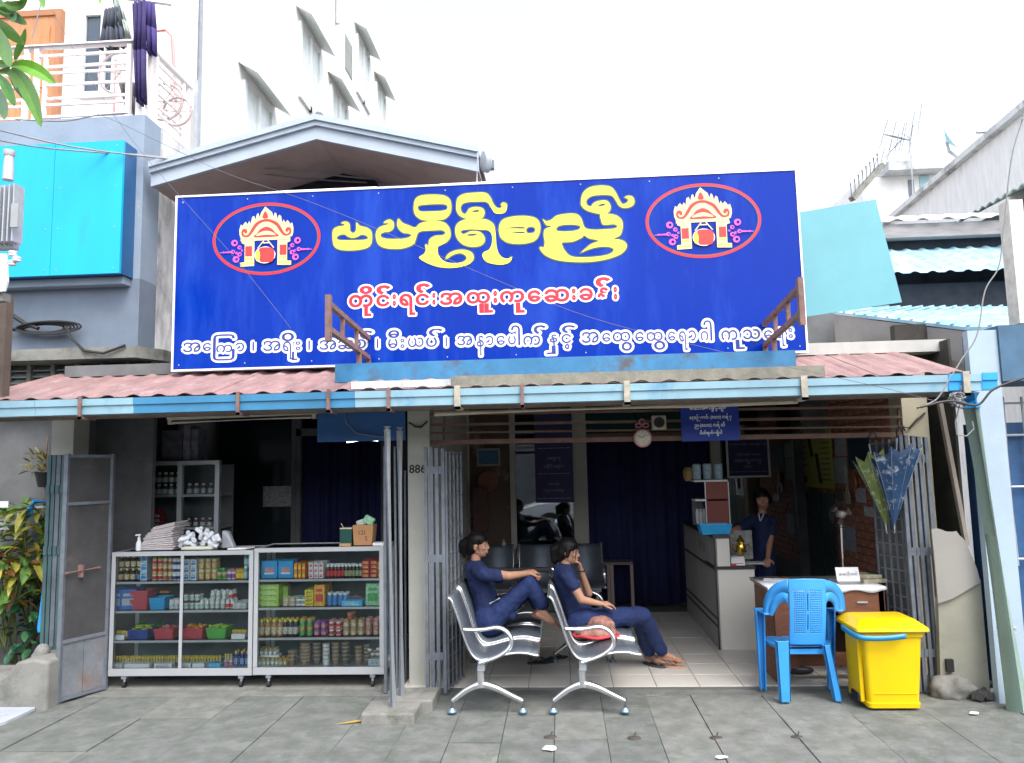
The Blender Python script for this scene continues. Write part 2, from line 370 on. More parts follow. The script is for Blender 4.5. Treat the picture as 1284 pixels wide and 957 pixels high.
for i in range(len(XJ)-1):
    x0, x1 = XJ[i], XJ[i+1]; y = 0.62+random.random()*0.5*(1 if i % 2 else 0)
    while y < 6.05:
        L = random.choice((0.9, 1.15, 1.3, 1.6)); y1 = min(y+L, 6.13)
        if 6.13-y1 < 0.3: y1 = 6.13
        dz = random.uniform(-0.006, 0.006); g = 0.0018
        tl = random.uniform(-0.003, 0.003)
        mb = MB(); X0, X1, Y0, Y1 = x0+g, x1-g, y+g, y1-g
        vs = [(X0, Y0, -0.06), (X1, Y0, -0.06), (X1, Y1, -0.06), (X0, Y1, -0.06), (X0, Y0, -0.018+dz-tl), (X1, Y0, -0.018+dz+tl), (X1, Y1, -0.018+dz+tl), (X0, Y1, -0.018+dz-tl)]
        mb.add(vs, [(0, 3, 2, 1), (4, 5, 6, 7), (0, 1, 5, 4), (1, 2, 6, 5), (2, 3, 7, 6), (3, 0, 4, 7)])
        mb.build('slab', M_PAVE2 if random.random() < 0.3 else M_PAVE, pv, bevel=0.0025)
        y = y1
# edge strip of cement along the shop front, with a worn lip
bx('edging', -6, XJ[11]-0.01, 6.14, YF-0.003, -0.06, -0.012, M_PAVE2, pv, bevel=0.006)
bx('edging', XJ[11]+0.01, 4.2, 6.14, YF-0.003, -0.06, -0.020, M_PAVE, pv, bevel=0.006)
# small litter and chips lying on the pavement (white paint scraps, stone chips, an old banana leaf)
for px, py, w, lab in ((690, 937, .06, 'white paper scrap crumpled on the pavement in front of the second bench'), (905, 948, .035, 'small white scrap on the pavement near the bottom edge'),
                       (1222, 893, .035, 'bit of pale litter on the pavement beside the leaning drainpipe')):
    p = G(px, py); mb = MB(); pts = [(p.x+math.cos(a)*w*random.uniform(.6, 1.2), p.y+math.sin(a)*w*random.uniform(.4, .8), -0.008) for a in [k*0.7 for k in range(9)]]
    tag(mb.prism(pts, (0, 0, 0.006)).build('paper_scrap', M_WHITEP), lab, 'litter')
p = G(440, 905)
tag(MB().prism([p+Vector(v) for v in ((-.09, -.03, -.008), (0, .0, -.008), (.12, .05, -.008), (.03, .045, -.008))], (0, 0, .004)).build('dry_leaf', mat('dry_leaf', (.42, .28, .04), .7)), 'yellow-brown dry leaf lying left of the concrete footing', 'leaf')
for px, py, lab in ((690, 921, 'dark damp hollow with a bolt in the paving in front of the second bench'), (795, 922, 'damp hollow with a bolt in the paving right of the second bench'),
                    (898, 922, 'small damp hollow with a bolt in the paving below the reception counter'), (1000, 921, 'dark damp hollow with a bolt in the paving in front of the blue chair')):
    p = G(px, py); mb = MB(); mb.lathe((p.x, p.y, -.02), [(.038, 0), (.034, .008), (.012, .010)], 11, sx=1.2, sy=.8); mb.caps((p.x, p.y, -.01), (p.x+.012, p.y+.01, .012), .006, .005, 6)
    tag(mb.build('bolt_hollow', mat('damp_hollow_dark', (.06, .05, .045), .8, var=.4, scale=30)), lab, 'hollow')  # dark disc stands in for a damp hollow around a bolt

# floor tiles of the waiting bay
fl = bpy.data.objects.new('floor', None); COL.objects.link(fl); fl['kind'] = 'structure'
XL = P(80, 600, YF+.3).x; XM0, XM1 = P(511, 700, YF+.1).x, P(537, 700, YF+.1).x; XR = P(1131, 600, YF+.1).x
bx('floor_base', XM0-.2, XR+.3, YF, YB+.4, -0.1, -0.004, M_GROUT, fl)
tm = None; n = 0
tp = 0.336; x = XM1-0.20
tile = MB().box(-tp/2+.0025, tp/2-.0025, -tp/2+.0025, tp/2-.0025, -0.003, 0.004).build('tile', M_TILE, fl, bevel=0.0015)
tile.location = (x+tp/2, YF+tp/2, 0); sp_ = []
for i in range(12):
    for j in range(9):
        if (i, j) != (0, 0): sp_.append(((x+tp*(i+.5), YF+tp*(j+.5), random.uniform(-.0005, .0005)), (0, 0, random.choice((0, 1, 2, 3))*math.pi/2), (1, 1, 1)))
pieces('tile', tile, sp_)
bx('shop_floor', XL, XM0-.2, YF, YB+.4, -0.1, 0.0, M_CONC, fl)

# ================================================================ SHOP BUILDING
zc = 2.62
sb = thing('shop_building', 'low clinic and medicine shop under the blue sign, open front with cream pillars', 'building', (-0.8, YF+.1, 0))
def pil(px0, px1, y, m, z1=2.5, nm='pillar', dy=.22, Y=None):
    Y = Y or YF+.06; return bx(nm, P(px0, y, Y).x, P(px1, y, Y).x, Y, Y+dy, 0, z1, m, sb, bevel=.006)
pl_l = pil(64, 92, 560, M_CREAM2); pl_c = pil(512, 540, 700, M_CREAM2); pl_r = bx('pillar', P(1131, 520, YF+.3).x, P(1164, 520, YF+.3).x, YF+.3, YF+.55, 0, 2.5, M_CREAM, sb, bevel=.006)
XRW = P(1164, 520, YF+.3).x-.02
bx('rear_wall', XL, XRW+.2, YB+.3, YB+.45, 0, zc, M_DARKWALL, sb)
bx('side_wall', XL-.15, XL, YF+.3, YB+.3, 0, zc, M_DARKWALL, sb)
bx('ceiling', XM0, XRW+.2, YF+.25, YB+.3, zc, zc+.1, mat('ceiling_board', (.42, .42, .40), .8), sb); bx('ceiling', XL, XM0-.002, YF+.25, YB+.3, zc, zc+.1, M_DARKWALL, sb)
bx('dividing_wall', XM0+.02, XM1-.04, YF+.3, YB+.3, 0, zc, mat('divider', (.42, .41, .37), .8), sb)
bx('lintel', XL-.1, XRW+.2, YF+.45, YF+.6, 2.32, zc-.002, M_BROWN, sb)
# rear partition of the waiting bay: white door frames, glass, reflected street
for a, b in ((566, 589), (640, 647), (719, 737), (894, 906)):
    bx('partition_post', P(a, 620, YB).x, P(b, 620, YB).x, YB, YB+.09, 0, zc-.01, M_CREAM2, sb)
xa, xb = P(589, 620, YB).x, P(640, 620, YB).x
bx('mural_panel', xa, xb, YB+.04, YB+.08, .3, zc-.02, mat('mural', (.42, .18, .11), .8, var=.5, scale=5, brick=((.1, .07, .05), 5), dirt=(.42, .30, .22), dscale=3, dthr=.55), sb)
def pane(a, b, z0, z1, m=M_GLASS2, Y=None, nm='glass_pane', par=sb): 
    Y = Y or YB+.03; return bx(nm, P(a, 620, Y).x, P(b, 620, Y).x, Y, Y+.008, z0, z1, m, par)
pane(647.5, 718.5, .45, 2.45)
pane(907, 998, .3, 2.5)
bx('partition_base', P(589, 620, YB).x, P(719, 620, YB).x, YB+.012, YB+.07, 0, .44, M_DARKWALL, sb)
bx('partition_base', P(906, 620, YB).x, XRW, YB+.012, YB+.07, 0, .29, M_DARKWALL, sb)
# dark green upper glazing above the door
for a, b in ((737.5, 800), (802, 893)): pane(a, b, 2.12, 2.5, mat('dark_teal_glass', (.01, .05, .05), .12))
bx('door_head', P(737, 620, YB).x, P(894, 620, YB).x, YB-.01, YB+.06, 2.06, 2.115, M_RAIL, sb)
# curtain across the doorway
def curtain(name, x0, x1, Y, z0, z1, m, label, folds=11, par=None, cat='curtain', amp=.03):
    n = folds*8; A = []; B = []
    for i in range(n+1):
        t = i/n; x = x0+(x1-x0)*t; y = Y+amp*math.sin(t*folds*2*math.pi)+amp*.5*math.sin(t*folds*4.7)
        A.append((x, y, z0+.01*math.sin(t*9))); B.append((x+.01*math.sin(t*20), Y+(y-Y)*.6, z1))
    o = MB().ribbon(A, B).build(name, m, par, smooth=True, solid=.004)
    return tag(o, label, cat) if par is None else o
curtain('curtain', P(738, 620, YB).x, P(893, 620, YB).x, YB+.12, .06, 2.1, M_NAVY, 'long navy curtain closing the doorway behind the reception counter')
# brick side wall on the right of the waiting bay
bw = thing('brick_wall', 'dim red brick side wall behind the umbrellas, hung with posters', 'wall', (XRW, 8, 0))
bx('mortar_bed', XRW, XRW+.15, YF+.56, YB+.29, 0, zc-.02, M_MORT, bw)
br = MB().box(-.02, .012, -.108, .108, -.033, .033).build('brick', M_BRICK, bw, bevel=.003, origin=(0, 0, 0))
br.location = (0, YF+.7-8, .43); spots = []
bm = [M_BRICK]
for r_ in range(26):
    for c in range(12):
        y = YF+.7+c*.224+(.112 if r_ % 2 else 0)-8
        if y+8 > YB-.02: continue
        if (r_, c) == (0, 0): continue
        spots.append(((random.uniform(-.006, .004), y, .43+r_*.078), (0, 0, 0), (1, random.uniform(.93, 1), random.uniform(.94, 1.04))))
pieces('brick', br, spots[:299])

# ================================================================ AWNING over the pavement
aw = thing('awning', 'red corrugated awning roof running the whole width of the shop front', 'awning', (-.6, YG, 2.3))
zg = P(625, 487, YG).z      # gutter rim height
zr0, zr1, yr0, yr1 = zg+.015, zg+.36, YG+.05, 6.75
def zroof(y): return zr0+(zr1-zr0)*(y-yr0)/(yr1-yr0)
per = .2
def sheet(x0, x1, y0, y1, m, parent, zf, name='roof_sheet', per=per, amp=.017, dz=0):
    n = max(2, int((x1-x0)/per*10)); A = []; B = []
    for i in range(n+1):
        x = x0+(x1-x0)*i/n; h = amp*(max(0, math.cos(2*math.pi*x/per))**.7)
        A.append((x, y0, zf(y0)+h+dz)); B.append((x, y1, zf(y1)+h+dz))
    return MB().ribbon(A, B).build(name, m, parent, smooth=False, solid=.003)
xs0, xs1 = P(-60, 500, YG).x, P(1212, 475, YG).x; k = 0; x = xs0
while x < xs1-.05:
    x2 = min(x+.98, xs1); sheet(x, x2+.05*(k % 2), yr0, yr1, M_ROOF, aw, zroof, dz=.004*(k % 2)); x = x2; k += 1
# rafters, purlins, fascia beam below
bx('fascia_beam', xs0, P(1186, 480, YG+.1).x, YG+.13, YG+.18, zg-.135, zg-.02, M_BROWN, aw)
for i in range(9):
    xx = xs0+.4+i*(xs1-xs0-.7)/8
    MB().bar((xx, YG+.2, zroof(YG+.2)-.06), (xx, 6.7, zroof(6.7)-.06), .05, .07, (1, 0, 0)).build('rafter', M_BROWN, aw)
for y in (5.95, 6.35): MB().bar((xs0, y, zroof(y)-.022), (xs1, y, zroof(y)-.022), .04, .03).build('purlin', M_BROWN, aw)
bx('back_wall_strip', XL-.1, XRW+.2, 6.76, 6.86, 2.3, zr1+.02, M_DARKWALL, aw)
# gutter
gt = thing('gutter', 'light blue box gutter along the front edge of the red awning', 'gutter', (0, YG-.05, zg-.12))
def gx(px): return P(px, 495, YG-.06).x
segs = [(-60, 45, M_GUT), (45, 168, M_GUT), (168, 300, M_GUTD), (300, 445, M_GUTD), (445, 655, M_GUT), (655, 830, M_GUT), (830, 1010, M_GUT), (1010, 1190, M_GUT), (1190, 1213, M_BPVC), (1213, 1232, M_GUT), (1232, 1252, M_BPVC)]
prof = [(0, 0), (0, -.05), (.012, -.055), (.012, -.115), (.11, -.115), (.11, 0), (.104, 0), (.104, -.109), (.018, -.109), (.018, -.05), (.006, -.046), (.006, 0)]
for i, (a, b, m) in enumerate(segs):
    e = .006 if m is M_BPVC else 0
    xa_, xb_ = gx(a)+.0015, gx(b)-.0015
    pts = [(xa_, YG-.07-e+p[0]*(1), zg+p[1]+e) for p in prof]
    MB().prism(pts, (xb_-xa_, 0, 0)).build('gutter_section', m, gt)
for px in (103, 300, 413, 488, 574, 655, 786, 1008, 1211):
    w = .012 if px < 560 or px == 655 else .022
    m = M_RUST if px < 560 or px == 655 else mat('grimy_bracket', (.36, .33, .27), .7, var=.3, scale=20)
    x = gx(px); o = MB(); o.box(x-w, x+w, YG-.09, YG-.074, zg-.15, zg+.02); o.box(x-w, x+w, YG-.09, YG+.1, zg-.15, zg-.13); o.build('bracket', m, gt)
# downpipe leaning at the right end
dpt, dpb = P(1216, 492, YG), G(1276, 886)
dp = thing('drainpipe', 'pale green leaning drainpipe with a blue collar at the right end of the gutter', 'pipe', dpb)
MB().tube([P(1217, 508, YG), dpb+Vector((0, 0, -.02))], [.052, .070], 16).build('pipe', mat('pale_green_pipe', (.27, .38, .33), .5, var=.12, scale=3, dirt=(.30, .17, .09), dscale=2.2, dthr=.66), dp, smooth=True)
MB().tube([P(1215.5, 493, YG), P(1217.5, 512, YG)], .064, 16).build('collar', M_BPVC, dp, smooth=True)
q = P(1263, 788, 5.72); MB().tube([q-Vector((.001, .0, .012)), q+Vector((.001, 0, .012))], .066, 16).build('clamp', M_STEEL, dp, smooth=True)
# cream conduit running below the beam, brown security rails
tag(MB().tube([P(545, 519, YF-.5), P(880, 508, YF-.5), P(1000, 503, YF-.5)], .02, 8).build('conduit', mat('cream_conduit', (.55, .48, .38), .6, var=.15, scale=9)), 'cream pipe running just below the gutter over the waiting bay', 'pipe')
rl = thing('security_rails', 'set of dark brown horizontal rails across the top of the waiting bay', 'railing', P(840, 550, YF+.1))
for y0, y1, w in ((520, 512, .016), (533, 525, .018), (543, 537, .012), (555, 547, .032)):
    a, b = P(540, y0, YF+.1), P(1130, y1-2, YF+.1)
    MB().bar(a, b, .03, w*1.2).build('rail', M_RAIL, rl)
for px in (556, 1128): a = P(px, 512, YF+.1); b = P(px, 555, YF+.1); MB().bar(a+Vector((0, .02, 0)), b+Vector((0, .02, 0)), .03, .012).build('upright', M_RAIL, rl)
# ledge and blue strip below the sign
def onroof(px, py):
    best = None
    for i in range(130):
        y = 5.56+i*.01; p = P(px, py, y); d_ = abs(p.z-zroof(y)-.012)
        if best is None or d_ < best[0]: best = (d_, y)
    return best[1]
yl1, yl2 = onroof(800, 478.5), onroof(700, 471)
tag(bx('blue_board', P(420, 460, yl2).x, P(998, 450, yl2).x, yl2, yl2+.03, P(700, 472, yl2).z, P(700, 448, yl2).z, M_BLUEP), 'long weathered blue plank covering the lower edge of the sign', 'plank')
tag(bx('ledge_board', P(566, 480, yl1).x, P(1034, 460, yl1).x, yl1, yl1+.12, P(800, 479, yl1).z, P(800, 465, yl1).z, mat('grey_ledge', (.22, .21, .17), .9, var=.25, scale=12, bump=.3)), 'rough grey board lying on the red awning below the sign', 'board')
tag(bx('cement_capping', P(440, 483, yl1).x, P(566, 480, yl1).x-.003, yl1+.01, yl1+.1, P(500, 486, yl1).z, P(500, 477, yl1).z, M_STAIN), 'short pale capping strip on the awning below the sign', 'board')

# ================================================================ SIGN
def SP(x, y): p = P(x, y, YS); return (p.x, p.z)
SX0, SX1 = P(220, 356, YS).x, P(1004, 330, YS).x; SZ0, SZ1 = P(610, 452, YS).z, P(610, 231, YS).z
sg = thing('shop_sign', 'big blue sign board with yellow, red and white Burmese lettering and two oval emblems', 'sign', ((SX0+SX1)/2, YS, SZ0))
bx('panel', SX0, SX1, YS, YS+.05, SZ0, SZ1, M_SIGN, sg)
fm = M_WHITEP; w = .016
bx('frame_edge', SX0-w, SX1+w, YS-.008, YS+.06, SZ1, SZ1+w, fm, sg); bx('frame_edge', SX0-w, SX1+w, YS-.008, YS+.06, SZ0-w, SZ0, fm, sg)
bx('frame_edge', SX0-w, SX0, YS-.008, YS+.06, SZ0, SZ1, fm, sg); bx('frame_edge', SX1, SX1+w, YS-.008, YS+.06, SZ0, SZ1, fm, sg)
bx('top_capping', P(343, 240, YS).x, P(470, 236, YS).x, YS+.07, YS+.1, SZ1-.01, SZ1+.05, fm, sg); bx('top_capping', P(550, 232, YS).x, P(650, 228, YS).x, YS+.07, YS+.1, SZ1-.01, SZ1+.05, fm, sg)
for px in (280, 420, 560, 700, 840, 980): MB().bar((P(px, 300, YS+.1).x, YS+.09, SZ0+.2), (P(px, 300, YS+.1).x, YS+.09, zroof(YS)-.02), .04, .04).build('support_post', M_RUST, sg)
for px in (300, 640, 960): MB().bar((P(px, 300, YS+.1).x, YS+.09, SZ0+1.2), (P(px, 300, YS+.1).x, 7.0, zr1+.1), .04, .04).build('brace', M_RUST, sg)
nb_ = MB().ell((0, 0, 0), .006, .004, .006, 8).build('fixing', M_STEEL, sg, origin=(0, 0, 0), smooth=True); nb_.location = Vector((SX0+.05, YS-.002, SZ1-.05))-wloc(sg)
pieces('fixing', nb_, [((SX0+.05+(SX1-SX0-.1)*i/9-sg.location.x, -.002, z_-sg.location.z), (0, 0, 0), (1, 1, 1)) for z_ in (SZ0+.04, SZ1-.04) for i in range(10)][:-1])
# yellow title, traced letter by letter
def cA(p): return SP(400+p[0]/5.836, 230+p[1]/5.836)
def cB(p): return SP(600+p[0]/6.114, 225+p[1]/6.114)
def LA(*p): return [Vector(cA(q)) for q in p]
def LB(*p): return [Vector(cB(q)) for q in p]
T1 = [LA((100,370),(110,335),(140,318),(175,313),(190,303),(165,291),(190,281),(218,290),(226,315),(229,350),(247,364),(264,358),(273,335),(275,289),(300,312),(350,325),(382,350),(390,395),(380,448),(340,478),(240,492),(150,485),(108,452)),
      LA((130,400),(152,379),(190,375),(212,390),(245,400),(280,392),(312,377),(345,383),(359,400),(340,413),(245,418),(150,416))]
T2 = [LA((415,380),(430,335),(460,315),(500,303),(508,293),(475,291),(492,274),(522,267),(547,288),(546,328),(520,352),(472,362),(452,375),(458,395),(500,407),(600,407),(655,398),(677,380),(655,368),(620,364),(590,342),(573,305),(582,261),(612,290),(660,310),(705,325),(740,295),(800,278),(860,276),(920,290),(955,330),(962,390),(935,430),(892,455),(872,466),(870,500),(885,540),(925,574),(980,584),(1050,577),(1081,552),(1068,525),(1030,512),(980,525),(935,554),(927,548),(950,515),(1000,492),(1060,487),(1115,505),(1133,545),(1110,585),(1050,610),(960,621),(870,612),(790,584),(733,545),(770,515),(781,485),(777,455),(789,448),(801,457),(810,412),(850,386),(900,382),(926,365),(905,345),(850,345),(760,350),(725,365),(708,412),(690,448),(620,476),(540,481),(470,470),(430,440))]
T3 = [LA((694,180),(705,120),(745,92),(830,84),(920,92),(962,130),(967,200),(940,248),(890,270),(770,272),(720,248),(700,220)), LA((724,182),(736,163),(830,154),(920,155),(941,172),(936,192),(900,203),(800,208),(740,206))]
T4 = [LA((1005,170),(1015,110),(1060,80),(1140,70))+LB((55,105),(90,138),(112,185),(135,214),(162,221),(180,210),(172,196),(186,180),(212,186),(220,215),(205,254),(165,266),(125,260),(100,225),(78,187),(48,172))+LA((1167,135),(1100,138),(1055,150),(1036,180),(1046,213),(1070,226),(1086,208),(1102,185),(1150,174),(1198,185),(1212,215),(1200,250),(1160,266),(1090,263),(1035,242),(1010,208)), LA((1119,208),(1150,196),(1176,198),(1160,212))]
T5 = [LA((998,350),(1010,300),(1060,269),(1120,262))+LB((34,305),(75,315),(115,345),(130,400),(135,460),(140,520),(157,570),(187,600),(225,608),(254,596),(255,612),(235,640),(180,656),(110,650),(55,630),(30,590),(40,560),(80,540),(100,500),(105,450),(93,410),(60,390))+LA((1165,340),(1105,338),(1050,345),(1038,360),(1060,373),(1110,352),(1160,351),(1195,370),(1214,405),(1205,440),(1170,462),(1110,466),(1050,446),(1010,402)), LA((1079,380),(1120,370),(1160,376),(1120,387))]
T6 = [LB((156,390),(165,340),(200,303),(280,285),(370,283),(440,300),(470,340),(472,400),(445,460),(390,488),(300,497),(220,485),(172,450),(160,412)), LB((366,385),(385,367),(420,367),(436,385),(425,408),(390,416),(370,408)), LB((200,378),(270,369),(340,368),(362,376),(340,379),(270,378)), LB((200,402),(275,411),(340,414),(358,408),(340,404),(275,404))]
T7 = [LB((495,310),(520,322),(560,310),(600,280),(680,265),(750,268),(785,298),(800,340),(820,375),(880,388),(990,384),(1050,376),(1062,358),(1035,346),(960,350),(942,322),(935,262),(1000,266),(1060,280),(1100,320),(1103,380),(1085,430),(1040,458),(1090,465),(1130,490),(1132,530),(1090,575),(1000,610),(880,632),(740,636),(600,620),(510,582),(470,532),(480,519),(500,524),(508,480),(500,430),(506,390),(535,372),(560,362),(520,352)),
      LB((595,385),(620,358),(700,348),(768,355),(780,372),(760,390),(700,400),(620,400)), LB((642,487),(720,480),(790,450),(810,432),(850,455),(920,472),(860,500),(800,550),(790,562),(850,537),(930,519),(1000,520),(1035,537),(1020,565),(950,588),(800,600),(710,590),(665,552),(645,515))]
T8 = [LB((785,180),(800,110),(850,65),(930,50),(1010,58),(1050,100),(1075,150),(1100,188),(1125,187),(1146,170),(1141,150),(1120,140),(1150,127),(1182,137),(1195,175),(1175,208),(1120,222),(1078,205),(1050,160),(1020,127),(950,121),(870,130),(828,160),(830,195),(860,210),(882,185),(920,168),(980,165),(1010,200),(1005,245),(970,264),(900,262),(830,240),(795,212)), LB((914,205),(945,190),(972,190),(955,205))]
for i, T in enumerate((T1, T2, T3, T4, T5, T6, T7, T8)):
    loops = [[tuple(v) for v in cr_curve(lp, 4)] for lp in T]
    flat_shape('title_edge', loops, YS-.0016-.0002*i, M_YELEDGE, sg, off=.0105)
    flat_shape('title_letter', loops, YS-.0040-.0003*i, M_YEL, sg)
# red line and white line, glyph by glyph
def line(name, items, ox, oy, s, cores, outs, mcore, mout, k=0):
    for i, (ch, x0, x1, y0, y1) in enumerate(items):
        c = MB(); o = MB(); a, b = SP(ox+x0/s, oy+y0/s), SP(ox+x1/s, oy+y1/s)
        outline_glyph(o, ch, a, b, YS-.0016-.00022*(i % 12), outs, base=cores); place_glyph(c, ch, a, b, YS-.0052-.0001*i, off=cores, base=cores)
        o.build(name+'_outline', mout, sg, recalc=False); c.build(name, mcore, sg, recalc=False)
L2a = [('တ',90,305,215,320),('ိ',185,300,135,203),('ု',228,290,318,402),('င',335,455,215,315),('်',335,465,130,208),('း',480,512,208,312),('ရ',540,685,205,392),('င',685,810,205,305),('်',690,820,113,198),('း',835,866,195,302),('အ',900,1108,195,300),('ထ',1140,1354,188,288),('ူ',1255,1378,292,370)]
L2b = [('း',125,160,168,272),('က',180,390,170,265),('ု',315,392,270,352),('ေ',415,530,165,260),('ဆ',555,772,155,258),('း',790,826,148,247),('ခ',850,972,145,247),('န',1005,1110,140,322),('်',990,1122,55,135),('း',1143,1177,133,242)]
line('red_letter', L2a, 425, 340, 7.133, .03, .016, M_LRED, M_LWHITE); line('red_letter', L2b, 600, 340, 6.76, .03, .016, M_LRED, M_LWHITE)
L3a = [('အ',75,185,175,232),('ေ',200,252,178,227),('ြ',265,400,125,285),('က',285,385,190,235),('ာ',405,460,175,230),('၊',513,523,172,225),('အ',580,690,165,225),('ရ',705,768,168,280),('ိ',698,775,113,165),('ု',762,795,232,285),('း',786,814,168,222),('၊',866,876,163,220),('အ',935,1042,160,217),('ဆ',1052,1152,160,215),('စ',1165,1228,155,210),('်',1190,1272,100,150)]
L3b = [('၊',13,22,143,197),('မ',80,137,143,197),('ီ',80,148,92,137),('း',153,178,143,197),('ယ',198,292,137,190),('ပ',305,372,135,190),('်',322,407,83,127),('၊',422,431,133,187),('အ',490,582,125,180),('န',608,652,125,242),('ာ',660,708,125,180),('ေ',725,777,125,178),('ပ',795,842,125,175),('ါ',812,868,63,180),('က',885,987,125,178),('်',947,1022,63,112),('န',1042,1090,118,200),('ှ',1022,1080,185,232),('င',1113,1172,115,167),('်',1115,1197,63,107),('့',1133,1162,174,203)]
L3c = [('အ',40,137,140,197),('ေ',155,202,145,192),('ထ',213,312,140,190),('ွ',262,322,195,242),('ေ',338,387,140,190),('ထ',400,492,140,187),('ွ',442,507,190,237),('ေ',520,562,137,187),('ရ',580,632,135,238),('ာ',632,677,130,187),('ဂ',700,745,135,187),('ါ',715,767,75,187),('က',815,907,130,182),('ု',895,947,182,232),('သ',935,1032,125,177),('ေ',1052,1102,130,177),('ရ',1120,1172,120,217),('း',1188,1214,118,172)]
for it, ox, oy, s in ((L3a, 215, 395, 5.035), (L3b, 470, 395, 4.756), (L3c, 720, 385, 4.428)): line('letter', it, ox, oy, s, .004, .0195, M_LNAVY, M_LWHITE)
# oval emblems with gateway and drum
def emblem(cx, cz):
    s = .0082*1.0
    def E(x, y): return (cx+(x-655)*s/8.025*.815, cz-(y-455)*s/8.025*.815)
    def EL(*p): return [E(*q) for q in p]
    def oval(rx, ry, n=64): return [E(655+rx*math.cos(2*math.pi*k/n), 455+ry*math.sin(2*math.pi*k/n)) for k in range(n)]
    y = [YS-.0018]
    def S(nm, loops, m, sm=False):
        y[0] -= .0004
        flat_shape(nm, [[tuple(v) for v in cr_curve([Vector(q) for q in lp], 4)] if sm else lp for lp in loops], y[0], m, sg)
    S('emblem_ring', [oval(582, 392), oval(553, 362)], M_LRED); S('emblem_ring', [oval(553, 362), oval(546, 355)], M_YELEDGE)
    mir = lambda p: [(1310-a, b) for a, b in p]
    left = [(378,440),(365,400),(362,350),(378,290),(400,305),(412,280),(430,262),(450,290),(470,255),(485,290),(498,215),(520,200),(535,245),(550,185),(565,172),(580,220),(595,170),(640,105)]
    S('emblem_roof', [[E(*q) for q in left+mir(left)[::-1][1:]]], M_CRM)
    S('emblem_roof_scroll', [EL((400,420),(385,380),(400,345),(430,340),(450,365),(440,390),(420,385),(415,370),(405,385),(425,410),(460,400),(490,350),(530,290),(580,255),(655,240),(720,255),(780,290),(820,350),(850,400),(885,410),(905,385),(895,370),(890,385),(870,390),(860,365),(880,340),(910,345),(925,380),(910,420),(850,430),(800,380),(760,320),(700,280),(655,270),(600,280),(550,320),(510,380),(460,430))], M_ERED, True)
    S('emblem_flame', [EL((612,225),(620,190),(640,155),(665,190),(672,225),(655,235),(630,235))], M_ERED, True)
    S('emblem_pediment', [EL((530,435),(560,390),(590,350),(655,325),(715,350),(750,390),(780,435))], M_ERED, True)
    S('emblem_figure', [EL((545,420),(590,385),(655,370),(715,385),(760,420),(655,412))], M_CRM, True)
    S('emblem_beam', [EL((380,440),(915,440),(915,470),(380,475))], M_CRM)
    for f in (lambda p: p, mir):
        g = lambda *p: [[E(*q) for q in f(list(p))]]
        S('emblem_post', g((390, 476), (530, 476), (530, 745), (382, 750), (380, 705), (425, 700), (425, 510), (392, 495)), M_CRM)
        S('emblem_post_panel', g((432, 530), (505, 530), (505, 640), (432, 640)), M_ERED)
        S('emblem_gold_band', g((385, 712), (528, 708), (528, 722), (385, 727)), M_YEL); S('emblem_gold_band', g((430, 655), (505, 653), (505, 668), (430, 672)), M_YEL)
        for (qx, qy, qr) in ((315, 490, 36), (370, 540, 22), (335, 668, 36), (372, 615, 24), (300, 585, 22), (400, 575, 12), (340, 600, 14)):
            c0 = f([(qx, qy)])[0]
            S('emblem_curl', [[E(c0[0]+math.cos(a/12*2*math.pi)*qr, c0[1]+math.sin(a/12*2*math.pi)*qr) for a in range(12)], [E(c0[0]+5+math.cos(a/8*2*math.pi)*qr*.45, c0[1]+math.sin(a/8*2*math.pi)*qr*.45) for a in range(8)]], M_PINK)
        S('emblem_spike', g((280, 578), (160, 588), (160, 594), (280, 598)), M_PINK); S('emblem_spike', g((200, 575), (212, 588), (200, 602), (188, 588)), M_PINK)
        S('emblem_rope', g((625, 478), (640, 478), (575, 560), (560, 560)), M_CRM)
    S('emblem_rope', [EL((610, 498), (700, 498), (706, 510), (604, 510))], M_CRM)
    S('emblem_drum_rim', [[E(650+112*math.cos(a/32*2*math.pi), 635+90*math.sin(a/32*2*math.pi)) for a in range(32)]], M_LWHITE)
    S('emblem_drum', [EL((590,565),(660,552),(735,570),(752,635),(730,705),(660,716),(600,705),(585,635))], M_ERED, True)
    S('emblem_drum_head', [[E(572+26*math.cos(a/20*2*math.pi), 640+62*math.sin(a/20*2*math.pi)) for a in range(20)]], M_YEL)
a, b = SP(334, 299.5), SP(881.6, 276.7)
emblem(*a); emblem(*b)

# rusty projecting brackets in front of the sign
def bracket(pn, pf, label):
    """pn: photo point of the near upper corner, pf: of the far upper corner at the sign"""
    far = P(*pf, YS-.02); near = G(*pn, z=far.z)
    near = Vector((near.x, near.y, far.z)); b = thing('sign_bracket', label, 'bracket', far)
    dz = Vector((0, 0, -.17)); t = .035
    MB().bar(near+Vector((0, 0, .06)), near+dz*1.5, t*1.3, t).build('end_post', M_RUST, b)
    MB().bar(near, far, t, t).build('upper_rail', M_RUST, b); MB().bar(near+dz, far+dz, t, t).build('lower_rail', M_RUST, b)
    for f in (.3, .65): q = near.lerp(far, f); MB().bar(q, q+dz, t*.8, t*.8).build('rung', M_RUST, b)
    for f in (.72, 1.0):
        q = near.lerp(far, f)+dz; MB().bar(q, Vector((q.x, q.y, zroof(min(q.y, 6.7))+.0)), t, t).build('leg', M_RUST, b)
    return b
bracket((412, 381), (462, 424), 'rusty steel bracket sticking out over the lower left of the sign')
bracket((1003, 360), (958, 407), 'rusty steel bracket sticking out over the lower right corner of the sign')
